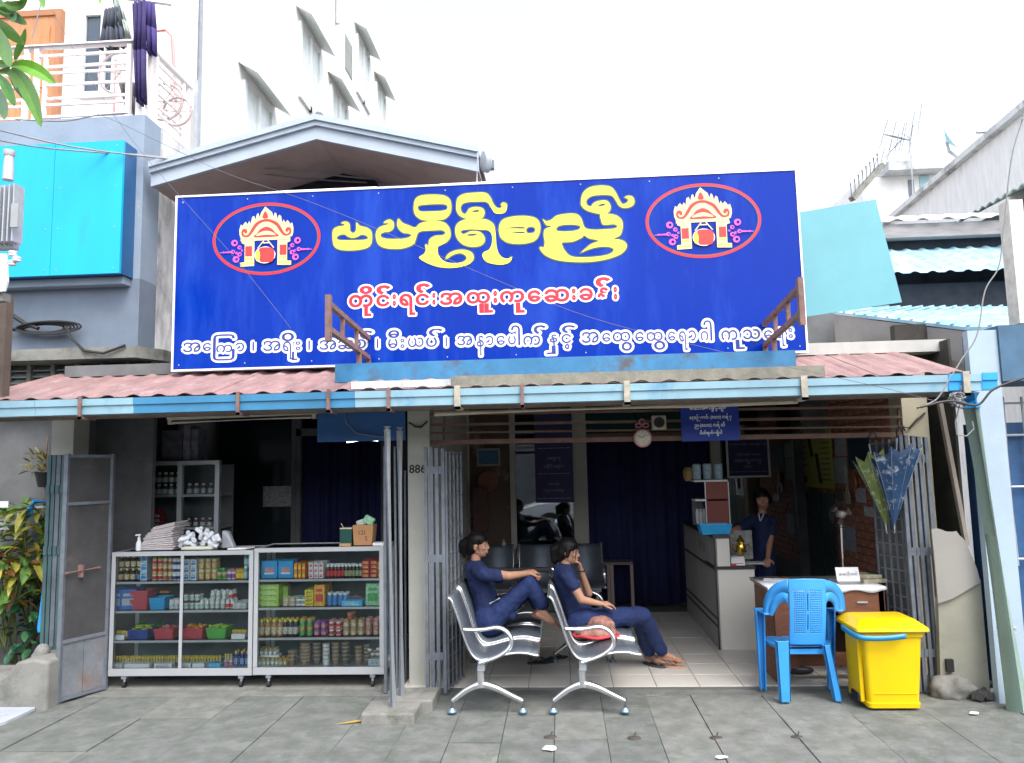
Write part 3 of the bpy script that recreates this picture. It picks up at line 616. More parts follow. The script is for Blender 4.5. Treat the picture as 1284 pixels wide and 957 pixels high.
# ================================================================ FOLDING GATES
def vbar(x, y, z0, z1, w=.022, d=.03, m=None, par=None, nm='upright'):
    return bx(nm, x-w/2, x+w/2, y-d/2, y+d/2, z0, z1, m or M_GATE, par)
def fold_gate(label, bars, y0, ztop, panel, zb=0.0):
    """bundle of folded gate leaves: bars = photo x positions, panel = (x0,x1) photo span of the lattice leaf"""
    xs = [P(b, 700, y0).x for b in bars]
    g = thing('folding_gate', label, 'gate', (sum(xs)/len(xs), y0, zb))
    for i, x in enumerate(xs):
        u = vbar(x, y0+.012*(i % 2), zb, ztop-.006*i, .026, .035, M_GATE, g)
        if i < len(xs)-1:
            for z in (.25, 1.0, ztop-.22): bx('hinge', x+.010, xs[i+1]-.010, y0-.012, y0-.006, z, z+.06, M_GATE, g)
    if panel:
        x0 = xs[-1] if panel[0] > bars[0] else xs[0]
        a, b = P(panel[0], 700, y0), P(panel[1], 700, y0+.35)
        A, B = Vector((a.x, y0+.03, 0)), Vector((b.x, y0+.38, 0))
        nx = 4
        for i in range(nx+1):
            q = A.lerp(B, i/nx); vbar(q.x, q.y, zb+.02, ztop-.04, .016, .016, M_GATE, g, 'lattice_upright')
        for k in range(17):
            z = zb+.04+k*(ztop-.1-zb)/16; MB().bar((A.x, A.y, z), (B.x, B.y, z), .01, .014).build('lattice_bar', M_GATE, g)
        MB().add([(A.x, A.y+.012, zb+.03), (B.x, B.y+.012, zb+.03), (B.x, B.y+.012, zb+.5), (A.x, A.y+.012, zb+.5)], [(0, 1, 2, 3)]).build('kick_plate', M_SHEET, g, solid=.003)
    return g
zt = P(540, 560, YF-.2).z
fold_gate('folded grey steel gate beside the numbered pillar, behind the first bench', [535, 542, 549, 556.5], YF-.15, zt, (560, 579))
zt2 = P(1137, 545, YF-.1).z
gr = fold_gate('folded grey steel gate standing between the umbrellas and the right pillar', [1140, 1148, 1156, 1164, 1172], YF-.15, zt2, None)
a, b = P(1101, 700, YF+.25), P(1143, 700, YF-.05)
for i in range(6): q = a.lerp(b, i/5); vbar(q.x, q.y, 0.02, zt2-.03, .015, .015, M_GATE, gr, 'lattice_upright')
for k in range(19): z = .06+k*(zt2-.12)/18; MB().bar((a.x, a.y, z), (b.x, b.y, z), .009, .012).build('lattice_bar', M_GATE, gr)
MB().add([(a.x, a.y+.02, .03), (b.x, b.y+.02, .03), (b.x, b.y+.02, zt2-.05), (a.x, a.y+.02, zt2-.05)], [(0, 1, 2, 3)]).build('backing_sheet', M_SHEET, gr, solid=.003)
# left leaf: solid sheet steel
A, B = G(72, 881), G(131, 864); ztl = P(90, 569, A.y).z
lg = thing('gate_leaf', 'dented grey sheet steel gate leaf standing open at the left end of the shop', 'gate', A)
H_ = Vector((0, 0, 1)); dd = (B-A).normalized(); nn = Vector((dd.y, -dd.x, 0))
def lpan(t0, t1, z0, z1, m, nm, o=.0):
    p0, p1 = A.lerp(B, t0)+nn*o, A.lerp(B, t1)+nn*o
    return MB().prism([p0+H_*z0, p1+H_*z0, p1+H_*z1, p0+H_*z1], nn*-.006).build(nm, m, lg)
lpan(.02, .98, .46, ztl-.02, M_SHEET, 'sheet'); lpan(.02, .50, .03, .44, M_SHEETLOW, 'lower_sheet', .002); lpan(.51, .98, .03, .44, M_SHEETLOW, 'lower_sheet', .002)
for t in (0, 1): q = A.lerp(B, t); vbar(q.x, q.y, 0, ztl, .034, .03, M_GATE, lg, 'stile')
for z in (.015, .45, ztl-.02, 1.52): MB().bar(A+H_*z, B+H_*z, .03, .025).build('rail', M_GATE, lg)
MB().tube([A.lerp(B, .0)+H_*.98+nn*.03, A.lerp(B, .75)+H_*.99+nn*.03], .011, 8).build('bolt', M_RUST, lg)
bx('bolt_plate', A.lerp(B, .45).x-.02, A.lerp(B, .45).x+.02, A.lerp(B, .45).y-.05, A.lerp(B, .45).y-.03, .93, 1.03, M_RUST, lg)
g2 = thing('folding_gate', 'blue-green narrow folded gate bars against the left pillar', 'gate', G(66, 880))
for px, w, m in ((61, .03, M_GATEB), (67, .03, M_GATEB), (73, .035, M_GATE), (79, .03, M_GATEB)):
    p = P(px, 700, YF-.12+.01*(px % 3)); vbar(p.x-.02, p.y, 0, ztl+.0, w, .03, m, g2)
    for z in (.3, 1.1, 1.6): bx('hinge', p.x-.035, p.x-.005, p.y-.024, p.y-.016, z, z+.07, M_GATEB, g2)
# loose posts standing on a concrete footing
fb = thing('concrete_footing', 'low stepped concrete footing that carries the loose steel posts', 'footing', G(490, 893))
p0, p1 = G(452, 906), G(516, 906); mb = MB()
mb.box(p0.x, p1.x+.02, p0.y, p0.y+.3, -.03, .06); mb.box(p0.x+.12, p1.x+.1, p0.y+.28, p0.y+.62, -.03, .065)
mb.build('block', M_CONC, fb, bevel=.014)
def post(label, top, bot, m, w=None, base=.06):
    Yb = G(*bot, z=base).y; t = P(*top, Yb); b = G(*bot, z=base)
    if w: o = MB().bar(b, t, w, w*.45).build('steel_post', m)
    else:
        o = MB(); o.use(m); o.tube([b, t], .024, 10); o.use(M_STEEL); o.tube([t, t+Vector((0, 0, .03))], .03, 10); o = o.build('steel_post', None, smooth=True)
    tag(o, label, 'post', 'loose steel posts'); return o
post('leftmost round grey steel post with a capped top, standing in the footing', (485.5, 540), (493, 886), M_STEEL)
post('round grey steel post with white patches and rust near its foot, right of its twin', (501, 541), (503.5, 873), mat('grey_post_rusty', (.42, .45, .49), .5, .3, var=.15, dirt=(.24, .09, .06), dscale=2.6, dthr=.58, stretch=(1, 1, .6)))
post('flat grey gate strip behind the leftmost round post', (483, 560), (484, 868), M_GATE, .045, 0)
post('flat pale grey strip between the two round posts', (495, 560), (498, 866), M_GATE, .03, 0)
post('short flat strip just left of the numbered pillar', (508, 590), (509, 850), M_GATE, .03, 0)
zn = P(523, 588, YF+.06)
word('house_number', '886', (zn.x+.004, zn.z), .072, YF+.057, M_BLACK, sb, off=.02)

# ================================================================ DISPLAY CABINETS
def shz(y, x): return P(x, y, YF).z
def cabinet(label, px0, px1, ytop, shelves, ybot, midpx):
    x0, x1 = P(px0, 770, YF).x, P(px1, 770, YF).x; xc = (px0+px1)/2
    zt, zb = shz(ytop, xc), shz(ybot, xc); D = .42; t = .034
    c = thing('display_cabinet', label, 'cabinet', ((x0+x1)/2, YF+D/2, 0))
    for x in (x0, x1-t):
        for y in (YF, YF+D-t): bx('corner_post', x, x+t, y, y+t, zb+.06, zt-t-.001, M_ALU, c)
    for y in (YF, YF+D-t):
        bx('top_rail', x0, x1, y-.001, y+t, zt-t, zt, M_ALU, c); bx('bottom_rail', x0, x1, y-.001, y+t, zb, zb+.058, M_ALU, c)
    for x in (x0, x1-t): bx('side_rail', x, x+t, YF+t+.001, YF+D-t-.001, zt-t+.001, zt-.001, M_ALU, c); bx('side_rail', x, x+t, YF+t+.001, YF+D-t-.001, zb+.001, zb+.057, M_ALU, c)
    zs = []
    for ys in shelves:
        z = shz(ys, xc); zs.append(z)
        bx('shelf', x0+t, x1-t, YF+.03, YF+D-.04, z-.008, z-.001, M_GLASS, c); bx('shelf_edge', x0+t, x1-t, YF+.012, YF+.028, z-.017, z-.0005, M_ALU, c)
    bx('base_panel', x0+t, x1-t, YF+.036, YF+D-.04, zb+.04, zb+.052, M_ALU, c)
    bx('back_panel', x0+t, x1-t, YF+D-.03, YF+D-.02, zb+.06, zt-t, mat('cabinet_back', (.10, .15, .17), .3, var=.2), c)
    bx('top_pane', x0+t, x1-t, YF+t, YF+D-t, zt-.012, zt-.004, M_GLASS, c)
    if midpx:
        xm = P(midpx, 770, YF).x; bx('middle_post', xm-.013, xm+.013, YF-.002, YF+.011, zb+.0585, zt-t-.0005, M_ALU, c)
        bx('glass_pane', x0+t, xm-.0135, YF+.002, YF+.007, zb+.06, zt-t, M_GLASS, c); bx('glass_pane', xm+.0135, x1-t, YF+.002, YF+.007, zb+.06, zt-t, M_GLASS, c)
    else: bx('glass_pane', x0+t, x1-t, YF+.002, YF+.007, zb+.06, zt-t, M_GLASS, c)
    for x in (x0+.12, x1-.10):
        for y in (YF+.04, YF+D-.06):
            w = MB(); w.use(M_STEEL); w.box(x-.02, x+.02, y-.02, y+.02, zb-.03, zb); w.box(x-.008, x+.008, y-.006, y+.006, .03, zb-.03); w.use(M_BLACK); w.lathe((x-.012, y, .024), [(.024, 0), (.024, .024)], 14, axis=(1, 0, 0)); w.build('caster', None, c)
    zs.append(zb+.0525); return zs
ZA = cabinet('left glass display cabinet on casters, filled with medicine bottles and coloured baskets', 138, 316.5, 691.5, (729.3, 766, 803.5), 847.5, 227)
ZB = cabinet('right glass display cabinet on casters, filled with packets, jars and stacked bowls', 318, 481, 686.5, (726.5, 762, 800), 846, None)

def bottle(name, hb, r, neck, body, cap, label=None, n=10, capr=None):
    """hb: body height to shoulder"""
    m = MB(); m.use(body); m.lathe((0, 0, 0), [(r*.92, 0), (r, .004), (r, hb*.72), (r*.95, hb*.8), (neck, hb*.93), (neck, hb)], n)
    if label: m.use(label); m.lathe((0, 0, 0), [(r*1.02, hb*.12), (r*1.02, hb*.62)], n)
    cr_ = capr or neck*1.25; m.use(cap); m.lathe((0, 0, hb*.97), [(cr_, 0), (cr_, hb*.20), (cr_*.9, hb*.22)], n)
    return m.build(name, None, smooth=True, origin=(0, 0, 0))
def jar(name, h, r, body, cap, label=None, n=10):
    m = MB(); m.use(body); m.lathe((0, 0, 0), [(r*.93, 0), (r, .003), (r, h*.66), (r*.88, h*.74)], n)
    if label: m.use(label); m.lathe((0, 0, 0), [(r*1.02, h*.12), (r*1.02, h*.55)], n)
    m.use(cap); m.lathe((0, 0, h*.73), [(r*.98, 0), (r*.98, h*.24), (r*.9, h*.26)], n); return m.build(name, None, smooth=True, origin=(0, 0, 0))
def carton(name, w, d, h, m1, m2=None, seam=True):
    m = MB(); m.use(m1); m.box(-w/2, w/2, -d/2, d/2, 0, h)
    if m2: m.use(m2); m.box(-w*.36, w*.36, -d/2-.0012, -d/2, h*.2, h*.55); m.box(-w*.3, w*.3, -d/2-.0012, -d/2, h*.66, h*.8)
    if seam: m.use(m1); m.box(-w/2+.001, w/2-.001, -.002, .002, h, h+.0015)
    return m.build(name, None, origin=(0, 0, 0), bevel=.0015)
used = set()
def place(proto, px, z, Y, label, cat, group=None, py=770, rot=None, scale=None):
    p = P(px, py, Y); p.z = z
    if rot is None: rot = random.uniform(-.25, .25)
    if proto.name not in used and not proto.get('placed'):
        proto['placed'] = 1; o = proto; o.location = p; o.rotation_euler = (0, 0, rot)
        if scale: o.scale = scale
    else: o = dup(proto, p, rot=(0, 0, rot), scale=scale)
    del_ = o.get('placed'); tag(o, label, cat, group); return o
def c_(n, col, **k):
    if any(w in n for w in ('label', 'print', 'card', 'band')) and 'var' not in k: k.update(var=.45, scale=55, dirt=[v*.35+.12 for v in col], dscale=90, dthr=.56)
    return mat(n, col, k.pop('rough', .4), **k)
amber = c_('amber_glass', (.045, .018, .008), rough=.15); creamc = c_('cream_plastic', (.66, .58, .36)); whitec = c_('white_plastic', (.72, .74, .75)); goldc = c_('gold_cap', (.62, .40, .07))
tanj = c_('tan_jar', (.48, .32, .13)); brownj = c_('brown_ware', (.22, .15, .095), var=.2); bluel = c_('blue_print', (.05, .22, .55)); navyl = c_('navy_print', (.02, .045, .22)); redl = c_('red_print', (.60, .05, .05)); greenl = c_('green_print', (.06, .36, .10))
yel = c_('yellow_print', (.78, .60, .05)); purp = c_('purple_print', (.32, .09, .34)); pinkl = c_('pink_print', (.62, .26, .28)); limec = c_('lime_print', (.38, .60, .08)); orang = c_('orange_print', (.80, .20, .03)); lblue = c_('light_blue_print', (.08, .40, .72)); mint = c_('mint_print', (.30, .58, .36))
yp = YF+.11
def row(pb, pxs, z, what, where, cat, group=None, Y=None, h=None, first=0):
    for i, px in enumerate(pxs):
        place(pb, px, z, Y or yp, f'{what}, {ORD[i+first]} from left {where}', cat, group)
# --- left cabinet, top shelf
z = ZA[0]; tA = 'left cabinet'
pb = bottle('syrup_bottle', .085, .021, .009, amber, creamc, c_('cream_label', (.62, .50, .32)), capr=.012)
row(pb, [150.5, 158, 165.5], z, 'amber syrup bottle with cream label', 'on top shelf of left cabinet', 'bottle', 'amber syrup bottles in the left cabinet')
row(pb, [151, 158.5, 166, 173.5], z+.106, 'amber syrup bottle', 'in upper tier, top shelf of left cabinet', 'bottle', 'amber syrup bottles in the left cabinet')
row(pb, [151, 158.5, 166, 173.5], z, 'amber syrup bottle', 'in back row, top shelf of left cabinet', 'bottle', 'amber syrup bottles in the left cabinet', Y=YF+.2)
place(bottle('syrup_bottle', .085, .021, .009, amber, creamc, bluel, capr=.012), 173.3, z, yp, 'amber bottle with a blue label at the foot of the bottle rows, left cabinet', 'bottle')
pc = carton('medicine_carton', .058, .09, .072, c_('pale_blue_card', (.45, .60, .74)), bluel)
for k in range(3): place(pc, 182, z+k*.0745, yp+.02, f'pale blue medicine carton, {("bottom", "middle", "top")[k]} of the stack right of the amber bottles', 'carton', 'pale blue cartons', rot=0)
pj = jar('medicine_jar', .062, .0205, c_('yellow_white_label', (.66, .60, .45)), goldc, redl)
for i, px in enumerate((192.5, 199.8)):
    for k in range(3): place(pj, px, z+k*.063, yp, f'small jar with gold lid and red band, {("left", "right")[i]} column, {("bottom", "middle", "top")[k]} tier, left cabinet', 'jar', 'gold lidded jars')
pj = jar('medicine_jar', .06, .0195, c_('yellow_card', (.66, .52, .28)), creamc, c_('brown_label', (.35, .14, .08)))
for i, px in enumerate((206, 212.5)):
    for k in range(3): place(pj, px, z+k*.061, yp, f'cream jar with brown band, {("left", "right")[i]} column, {("bottom", "middle", "top")[k]} tier, near middle post of left cabinet', 'jar', 'cream jars')
pj = jar('medicine_jar', .058, .019, whitec, whitec, navyl)
for i, px in enumerate((218, 223.3)):
    for k in range(3): place(pj, px, z+k*.059, yp, f'white jar with navy band, {("left", "right")[i]} column, {("bottom", "middle", "top")[k]} tier, beside middle post of left cabinet', 'jar', 'white and navy jars')
pc = carton('medicine_carton', .05, .07, .055, c_('white_card', (.68, .72, .74)), bluel)
for i, px in enumerate((235, 243.6)):
    for k in range(3): place(pc, px, z+k*.057, yp, f'white and blue carton, {("left", "right")[i]} column, {("bottom", "middle", "top")[k]} tier, right of middle post, left cabinet', 'carton', 'white and blue cartons', rot=0)
pj = jar('medicine_jar', .085, .0235, tanj, creamc, c_('tan_label', (.60, .42, .2)))
for i, px in enumerate((252, 260.3, 268)):
    for k in range(2): place(pj, px, z+k*.088, yp, f'tan jar with cream lid, {ORD[i]} from left, {("lower", "upper")[k]} tier, top shelf of left cabinet', 'jar', 'tan jars in the left cabinet')
pj = jar('medicine_jar', .06, .0205, tanj, creamc, greenl); row(pj, [274.5, 280.8], z, 'small green banded jar', 'beside the tan jars, left cabinet', 'jar', 'green banded jars')
tag(MB().use(greenl).cbox((0, 0, .012), .09, .07, .024).build('herb_packet', greenl, origin=(0, 0, 0), bevel=.006), 'dark green packet lying on small jars, top shelf of left cabinet', 'packet').location = P(277, 770, yp+.05).xy.to_3d()+Vector((0, 0, z+.064))
pj = jar('medicine_jar', .083, .02, whitec, c_('pink_cap', (.5, .2, .3)), purp); row(pj, [287, 292.5], z, 'white jar with purple band', 'on top shelf of left cabinet', 'jar', 'purple banded jars')
pj = jar('medicine_jar', .083, .02, orang, goldc, yel); row(pj, [298, 303.2], z, 'orange jar', 'on top shelf of left cabinet', 'jar', 'orange jars')
pb = bottle('medicine_bottle', .09, .0175, .011, c_('teal_plastic', (.08, .38, .42)), whitec, c_('pale_teal', (.45, .62, .62)))
row(pb, [307.5], z, 'teal bottle with white cap', 'end of top shelf, left cabinet', 'bottle', None); row(pb, [307.5, 312], z+.112, 'teal bottle with white cap', 'in upper tier at end of top shelf', 'bottle', 'teal bottles')
# --- second shelf
z = ZA[1]
pk = carton('medicine_packet', .13, .06, .165, c_('blue_card', (.03, .15, .48)), c_('grey_figure', (.42, .45, .5)), seam=False)
row(pk, [150, 161.5], z, 'tall blue packet with pale figure', 'on second shelf of left cabinet', 'packet', 'tall blue packets')
def basket(name, w, d, h, m, n=11):
    b = MB().use(m); fs = []; t = .9
    for i, (s0, z0) in enumerate(((.86, 0), (.95, h*.5), (1, h))):
        pass
    lo = [(-w*.43, -d*.43), (w*.43, -d*.43), (w*.43, d*.43), (-w*.43, d*.43)]; hi = [(-w/2, -d/2), (w/2, -d/2), (w/2, d/2), (-w/2, d/2)]
    b.prism([(x, y, 0) for x, y in lo], (0, 0, .004))
    for k in range(4):
        a0, a1, c0, c1 = [Vector((*q, 0)) for q in (lo[k], lo[(k+1) % 4], hi[k], hi[(k+1) % 4])]; c0.z = c1.z = h
        for q in (0, .33, .66, 1): b.bar(a0.lerp(c0, q), a1.lerp(c1, q), .004, .01 if q in (0, 1) else .006)
        for j in range(n+1): b.bar(a0.lerp(a1, j/n), c0.lerp(c1, j/n), .005, .004)
        b.add([a0*.985, a1*.985, c1*.975+Vector((0, 0, -.0)), c0*.975], [(0, 1, 2, 3)])
    return b.build(name, None, origin=(0, 0, 0))
M_BR, M_BB, M_BN, M_BG = c_('red_basket', (.52, .07, .10)), c_('sky_basket', (.02, .36, .70)), c_('navy_basket', (.02, .06, .30)), c_('green_basket', (.10, .45, .08))
place(basket('basket', .15, .16, .075, M_BR), 179.5, z, yp+.05, 'dull red plastic basket, lower of two on the second shelf, left cabinet', 'basket', rot=0)
place(basket('basket', .155, .16, .07, M_BR), 179.5, z+.077, yp+.05, 'red plastic basket stacked on another red basket, second shelf', 'basket', rot=0)
place(basket('basket', .135, .15, .088, M_BB), 202, z, yp+.04, 'sky blue plastic basket on the second shelf, left cabinet', 'basket', rot=0)
pj = jar('pill_jar', .075, .022, whitec, whitec, c_('grey_label', (.5, .55, .6))); row(pj, [215.5, 222], z, 'plain white pill jar', 'beside sky blue basket', 'jar', 'white pill jars')
tag(MB().cbox((0, 0, .01), .08, .06, .02).build('pill_strip', orang, origin=(0, 0, 0), bevel=.005), 'orange packet lying behind the sky blue basket', 'packet').location = P(207, 770, yp+.12).xy.to_3d()+Vector((0, 0, z+.11))
pj = jar('pill_jar', .064, .021, whitec, c_('dark_cap', (.12, .10, .12)), c_('pale_green_label', (.42, .58, .48)))
for i, px in enumerate((233.5, 240.6, 247.4)):
    for k in range(2): place(pj, px, z+k*.067, yp, f'white jar with dark lid, {ORD[i]} from left, {("lower", "upper")[k]} tier, second shelf of left cabinet', 'jar', 'dark lidded jars')
pb = bottle('pill_bottle', .06, .019, .013, whitec, whitec, c_('grey_green_label', (.5, .58, .52)), capr=.015)
row(pb, [253, 259.4, 266, 272.6, 279.3], z, 'white pill bottle', 'in lower tier, second shelf of left cabinet', 'bottle', 'white pill bottles')
row(pb, [266.5, 273.5, 281], z+.074, 'white pill bottle', 'in upper tier, second shelf of left cabinet', 'bottle', 'white pill bottles')
pb = bottle('pill_bottle', .06, .019, .013, whitec, whitec, redl, capr=.015); row(pb, [285.5, 291.5], z, 'white bottle with red label', 'second shelf of left cabinet', 'bottle', 'red labelled bottles'); row(pb, [289.5], z+.074, 'white bottle with red label', 'in upper tier, second shelf', 'bottle')
pc = carton('medicine_carton', .055, .08, .045, c_('white_card2', (.66, .70, .72)), c_('faint_print', (.4, .45, .5))); row(pc, [299, 307.5], z, 'small white carton', 'at right end of second shelf', 'carton', 'small white cartons')
# --- third shelf
z = ZA[2]
vial = bottle('vial', .038, .009, .007, c_('vial_glass', (.50, .42, .2)), c_('yellow_cap', (.85, .62, .04)), None, 8, capr=.0098)
def tray(px, w, h, m, lab, Y=yp-.015):
    o = MB(); o.box(-w/2, w/2, -.05, -.046, 0, h); o.box(-w/2, w/2, .046, .05, 0, h); o.box(-w/2, -w/2+.003, -.046, .046, 0, h); o.box(w/2-.003, w/2, -.046, .046, 0, h); o.box(-w/2, w/2, -.046, .046, 0, .003)
    o = o.build('open_tray', m, origin=(0, 0, 0)); place(o, px, z, Y, lab, 'tray', rot=0)
def vials(pxs, zz, lab, grp, rows=2, Y0=None):
    for px in pxs:
        for k in range(rows): place(vial, px+random.uniform(-.3, .3), zz+random.uniform(0, .003), (Y0 or yp-.03)+k*.03, lab, 'vial', grp)
tray(154, .095, .04, whitec, 'white tray of yellow topped vials at left end of third shelf')
vials([148.5+i*2.9 for i in range(5)], z+.016, 'yellow capped vial in the white tray at left of third shelf', 'vials in the left white tray')
place(basket('basket', .19, .15, .07, M_BN), 179, z, yp+.04, 'navy plastic basket of small packets on the third shelf', 'basket', rot=0)
place(basket('basket', .17, .15, .08, M_BG), 188, z, yp+.21, 'green plastic basket standing behind the navy one', 'basket', rot=0)
place(basket('basket', .17, .15, .072, M_BR), 211, z, yp+.04, 'red plastic basket left of the middle post on the third shelf', 'basket', rot=0)
place(basket('basket', .19, .15, .078, M_BR), 246, z, yp+.04, 'red plastic basket right of the middle post on the third shelf', 'basket', rot=0)
place(basket('basket', .165, .15, .078, M_BG), 276, z, yp+.04, 'green plastic basket at right on the third shelf', 'basket', rot=0)
def heap(px, zz, w, d, m1, m2, n, lab, cat='packets'):
    o = MB()
    for i in range(n):
        o.use(m1 if i % 3 else m2); M = Matrix.Rotation(random.uniform(-.5, .5), 3, 'X') @ Matrix.Rotation(random.uniform(0, 3), 3, 'Z') @ Matrix.Rotation(random.uniform(-.4, .4), 3, 'Y')
        o.cbox((random.uniform(-w, w)/2, random.uniform(-d, d)/2, random.uniform(0, .02)), .035, .022, .008, M)
    o = o.build('packet_heap', None, origin=(0, 0, 0)); o.location = P(px, 770, yp+.04).xy.to_3d()+Vector((0, 0, zz)); return tag(o, lab, cat, kind=None)
heap(178, z+.066, .13, .1, yel, greenl, 26, 'heap of small yellow packets in the navy basket'); heap(212, z+.066, .12, .1, pinkl, redl, 16, 'loose red sachets in the left red basket')
heap(247, z+.076, .14, .1, orang, yel, 24, 'heap of orange packets in the right red basket'); heap(276, z+.076, .12, .1, limec, limec, 20, 'lime green packets heaped in the green basket')
tray(302, .115, .04, whitec, 'white tray of yellow topped vials at right end of third shelf')
vials([293.5+i*2.9 for i in range(6)], z+.016, 'yellow capped vial in the white tray at right of third shelf', 'vials in the right white tray')
# --- bottom shelf
z = ZA[3]
for px, w, m, lab in ((151, .08, c_('printed_white', (.6, .6, .62), var=.3, scale=60), 'printed pale box at left end of bottom shelf, left cabinet'), (176, .21, whitec, 'long white box on bottom shelf of left cabinet'),
                      (208, .15, whitec, 'white box with grey print left of middle post, bottom shelf'), (236, .09, whitec, 'white box with grey print right of middle post, bottom shelf'), (252, .10, whitec, 'plain white box left of the light blue box'), (271, .11, lblue, 'light blue box on the bottom shelf of the left cabinet')):
    o = carton('vial_box', w, .06, .034, m, c_('grey_print', (.35, .38, .42)) if 'print' in lab else None, seam=False); place(o, px, z, YF+.07, lab, 'box', rot=0)
vials([149+i*3.55 for i in range(37)], z+.02, 'tiny yellow topped vial behind the white boxes, bottom shelf of left cabinet', 'vials on the bottom shelf', 3, YF+.115)
pj = jar('medicine_jar', .042, .017, purp, whitec, pinkl); row(pj, [284.5, 290.5], z, 'small purple jar', 'on bottom shelf of left cabinet', 'jar', 'small purple jars')
vials([284, 287.5, 291], z+.045, 'yellow topped vial standing on the small purple jars', 'vials on purple jars', 1, YF+.11)
pb = bottle('tonic_bottle', .098, .018, .009, navyl, goldc, c_('blue_white_label', (.25, .35, .6)), capr=.011); row(pb, [297, 304.5, 311], z, 'dark blue tonic bottle', 'at right end of bottom shelf', 'bottle', 'dark blue tonic bottles')
# --- right cabinet
z = ZB[0]
bagm = c_('bright_blue_bag', (.03, .34, .70)); m = MB().use(bagm)
m.prism([(-.062, 0, 0), (.062, 0, 0), (.067, 0, .06), (.06, 0, .125), (.068, 0, .14), (-.068, 0, .14), (-.06, 0, .125), (-.067, 0, .06)], (0, .05, 0)); m.use(pinkl); m.box(-.035, .035, -.0015, 0, .05, .085); m.use(whitec); m.box(-.04, .04, -.0012, 0, .03, .045)
pk = m.build('medicine_bag', None, origin=(0, 0, 0), bevel=.004); row(pk, [337, 357.5], z, 'bright blue plastic bag with pink print', 'on top shelf of right cabinet', 'bag', 'bright blue bags')
pc = carton('medicine_carton', .028, .08, .06, orang, yel)
for i, px in enumerate((372, 377, 382)):
    for k in range(2): place(pc, px, z+k*.062, yp, f'orange carton, {ORD[i]} from left, {("lower", "upper")[k]} tier, top shelf of right cabinet', 'carton', 'orange cartons', rot=0)
pc = carton('medicine_carton', .036, .08, .04, whitec, redl)
for i, px in enumerate((391.3, 397.7, 404)):
    for k in range(3): place(pc, px, z+k*.042, yp, f'white carton with red print, {ORD[i]} from left, {("bottom", "middle", "top")[k]} tier, right cabinet', 'carton', 'white cartons with red print', rot=0)
pb = bottle('syrup_bottle', .088, .0145, .009, c_('dark_red_glass', (.10, .02, .02), rough=.2), whitec, redl, capr=.0125); row(pb, [411, 415.7, 420.4, 425, 429.6], z, 'white capped bottle with red label', 'top shelf, right cabinet', 'bottle', 'red labelled syrup bottles')
row(pb, [411, 415.7, 420.4, 425, 429.6], z, 'red labelled bottle', 'in back row, top shelf, right cabinet', 'bottle', 'red labelled syrup bottles', Y=yp+.06)
pb = bottle('syrup_bottle', .088, .0145, .009, c_('green_black_glass', (.03, .04, .02), rough=.2), whitec, c_('olive_label', (.35, .38, .22)), capr=.0125); row(pb, [434.3, 438.9, 443.5, 448.1, 452.6], z, 'white capped bottle with olive label', 'top shelf, right cabinet', 'bottle', 'olive labelled syrup bottles')
pc = carton('medicine_carton', .06, .08, .032, c_('crimson_card', (.50, .03, .06)), c_('gold_print', (.7, .4, .1)))
for i, px in enumerate((460, 470.3)):
    for k in range(4): place(pc, px, z+k*.0345, yp, f'crimson carton, {("left", "right")[i]} stack, {ORD[k]} from bottom, top shelf of right cabinet', 'carton', 'crimson cartons', rot=0)
place(carton('medicine_carton', .03, .08, .12, yel, redl), 477.6, z, yp, 'yellow and red carton at right end of top shelf, right cabinet', 'carton', rot=0)
z = ZB[1]
pc = carton('medicine_carton', .175, .12, .043, limec, c_('lime_pale', (.5, .66, .3)))
for k in range(4): place(pc, 339.5, z+k*.045, yp+.03, f'lime green carton, {ORD[k]} from bottom of the stack at left of second shelf', 'carton', 'lime green cartons', rot=random.uniform(-.04, .04))
place(carton('medicine_carton', .06, .10, .1, limec), 358, z+.05, yp+.12, 'lime green carton standing behind the small jars', 'carton', rot=.1)
pj = jar('balm_jar', .033, .026, tanj, c_('beige_cap', (.62, .56, .42)), c_('pale_label', (.6, .55, .5)))
for i, px in enumerate((358.5, 366.6)):
    for k in range(2): place(pj, px, z+k*.036, yp, f'squat tan balm jar, {("left", "right")[i]} column, {("bottom", "upper")[k]}, second shelf of right cabinet', 'jar', 'squat tan jars')
pj = jar('balm_jar', .036, .024, purp, mint, whitec)
for i, px in enumerate((374.5, 381)):
    for k in range(2): place(pj, px, z+k*.038, yp-.01, f'squat purple and green jar, {("left", "right")[i]} column, {("bottom", "upper")[k]}, second shelf', 'jar', 'squat purple jars')
pc = carton('medicine_carton', .072, .09, .031, yel, c_('brown_print', (.4, .22, .04)))
for k in range(4): place(pc, 389.5, z+k*.033, yp+.01, f'flat yellow carton, {ORD[k]} from bottom of stack, second shelf of right cabinet', 'carton', 'flat yellow cartons', rot=0)
place(carton('medicine_carton', .086, .1, .17, c_('amber_card', (.74, .38, .04)), redl, seam=False), 402.5, z, yp+.02, 'tall amber orange carton in the middle of the second shelf', 'carton', rot=0)
pb = bottle('drops_bottle', .085, .02, .013, c_('blue_bottle', (.05, .25, .60)), whitec, bluel, capr=.018); row(pb, [413.5, 420, 427, 433], z, 'blue bottle with big white cap', 'on second shelf, right cabinet', 'bottle', 'white capped blue bottles')
place(carton('medicine_carton', .17, .09, .046, lblue, c_('pale_blue_print', (.3, .6, .8))), 443, z, yp-.02, 'long flat light blue carton on second shelf, right cabinet', 'carton', rot=0)
tag(MB().use(c_('dark_packet', (.12, .09, .10))).prism([(-.08, 0, 0), (.09, 0, 0), (.02, 0, .03)], (0, .07, 0)).build('packet', None, origin=(0, 0, 0)), 'dark crumpled packet on the light blue carton', 'packet').location = P(443, 770, yp+.02).xy.to_3d()+Vector((0, 0, z+.05))
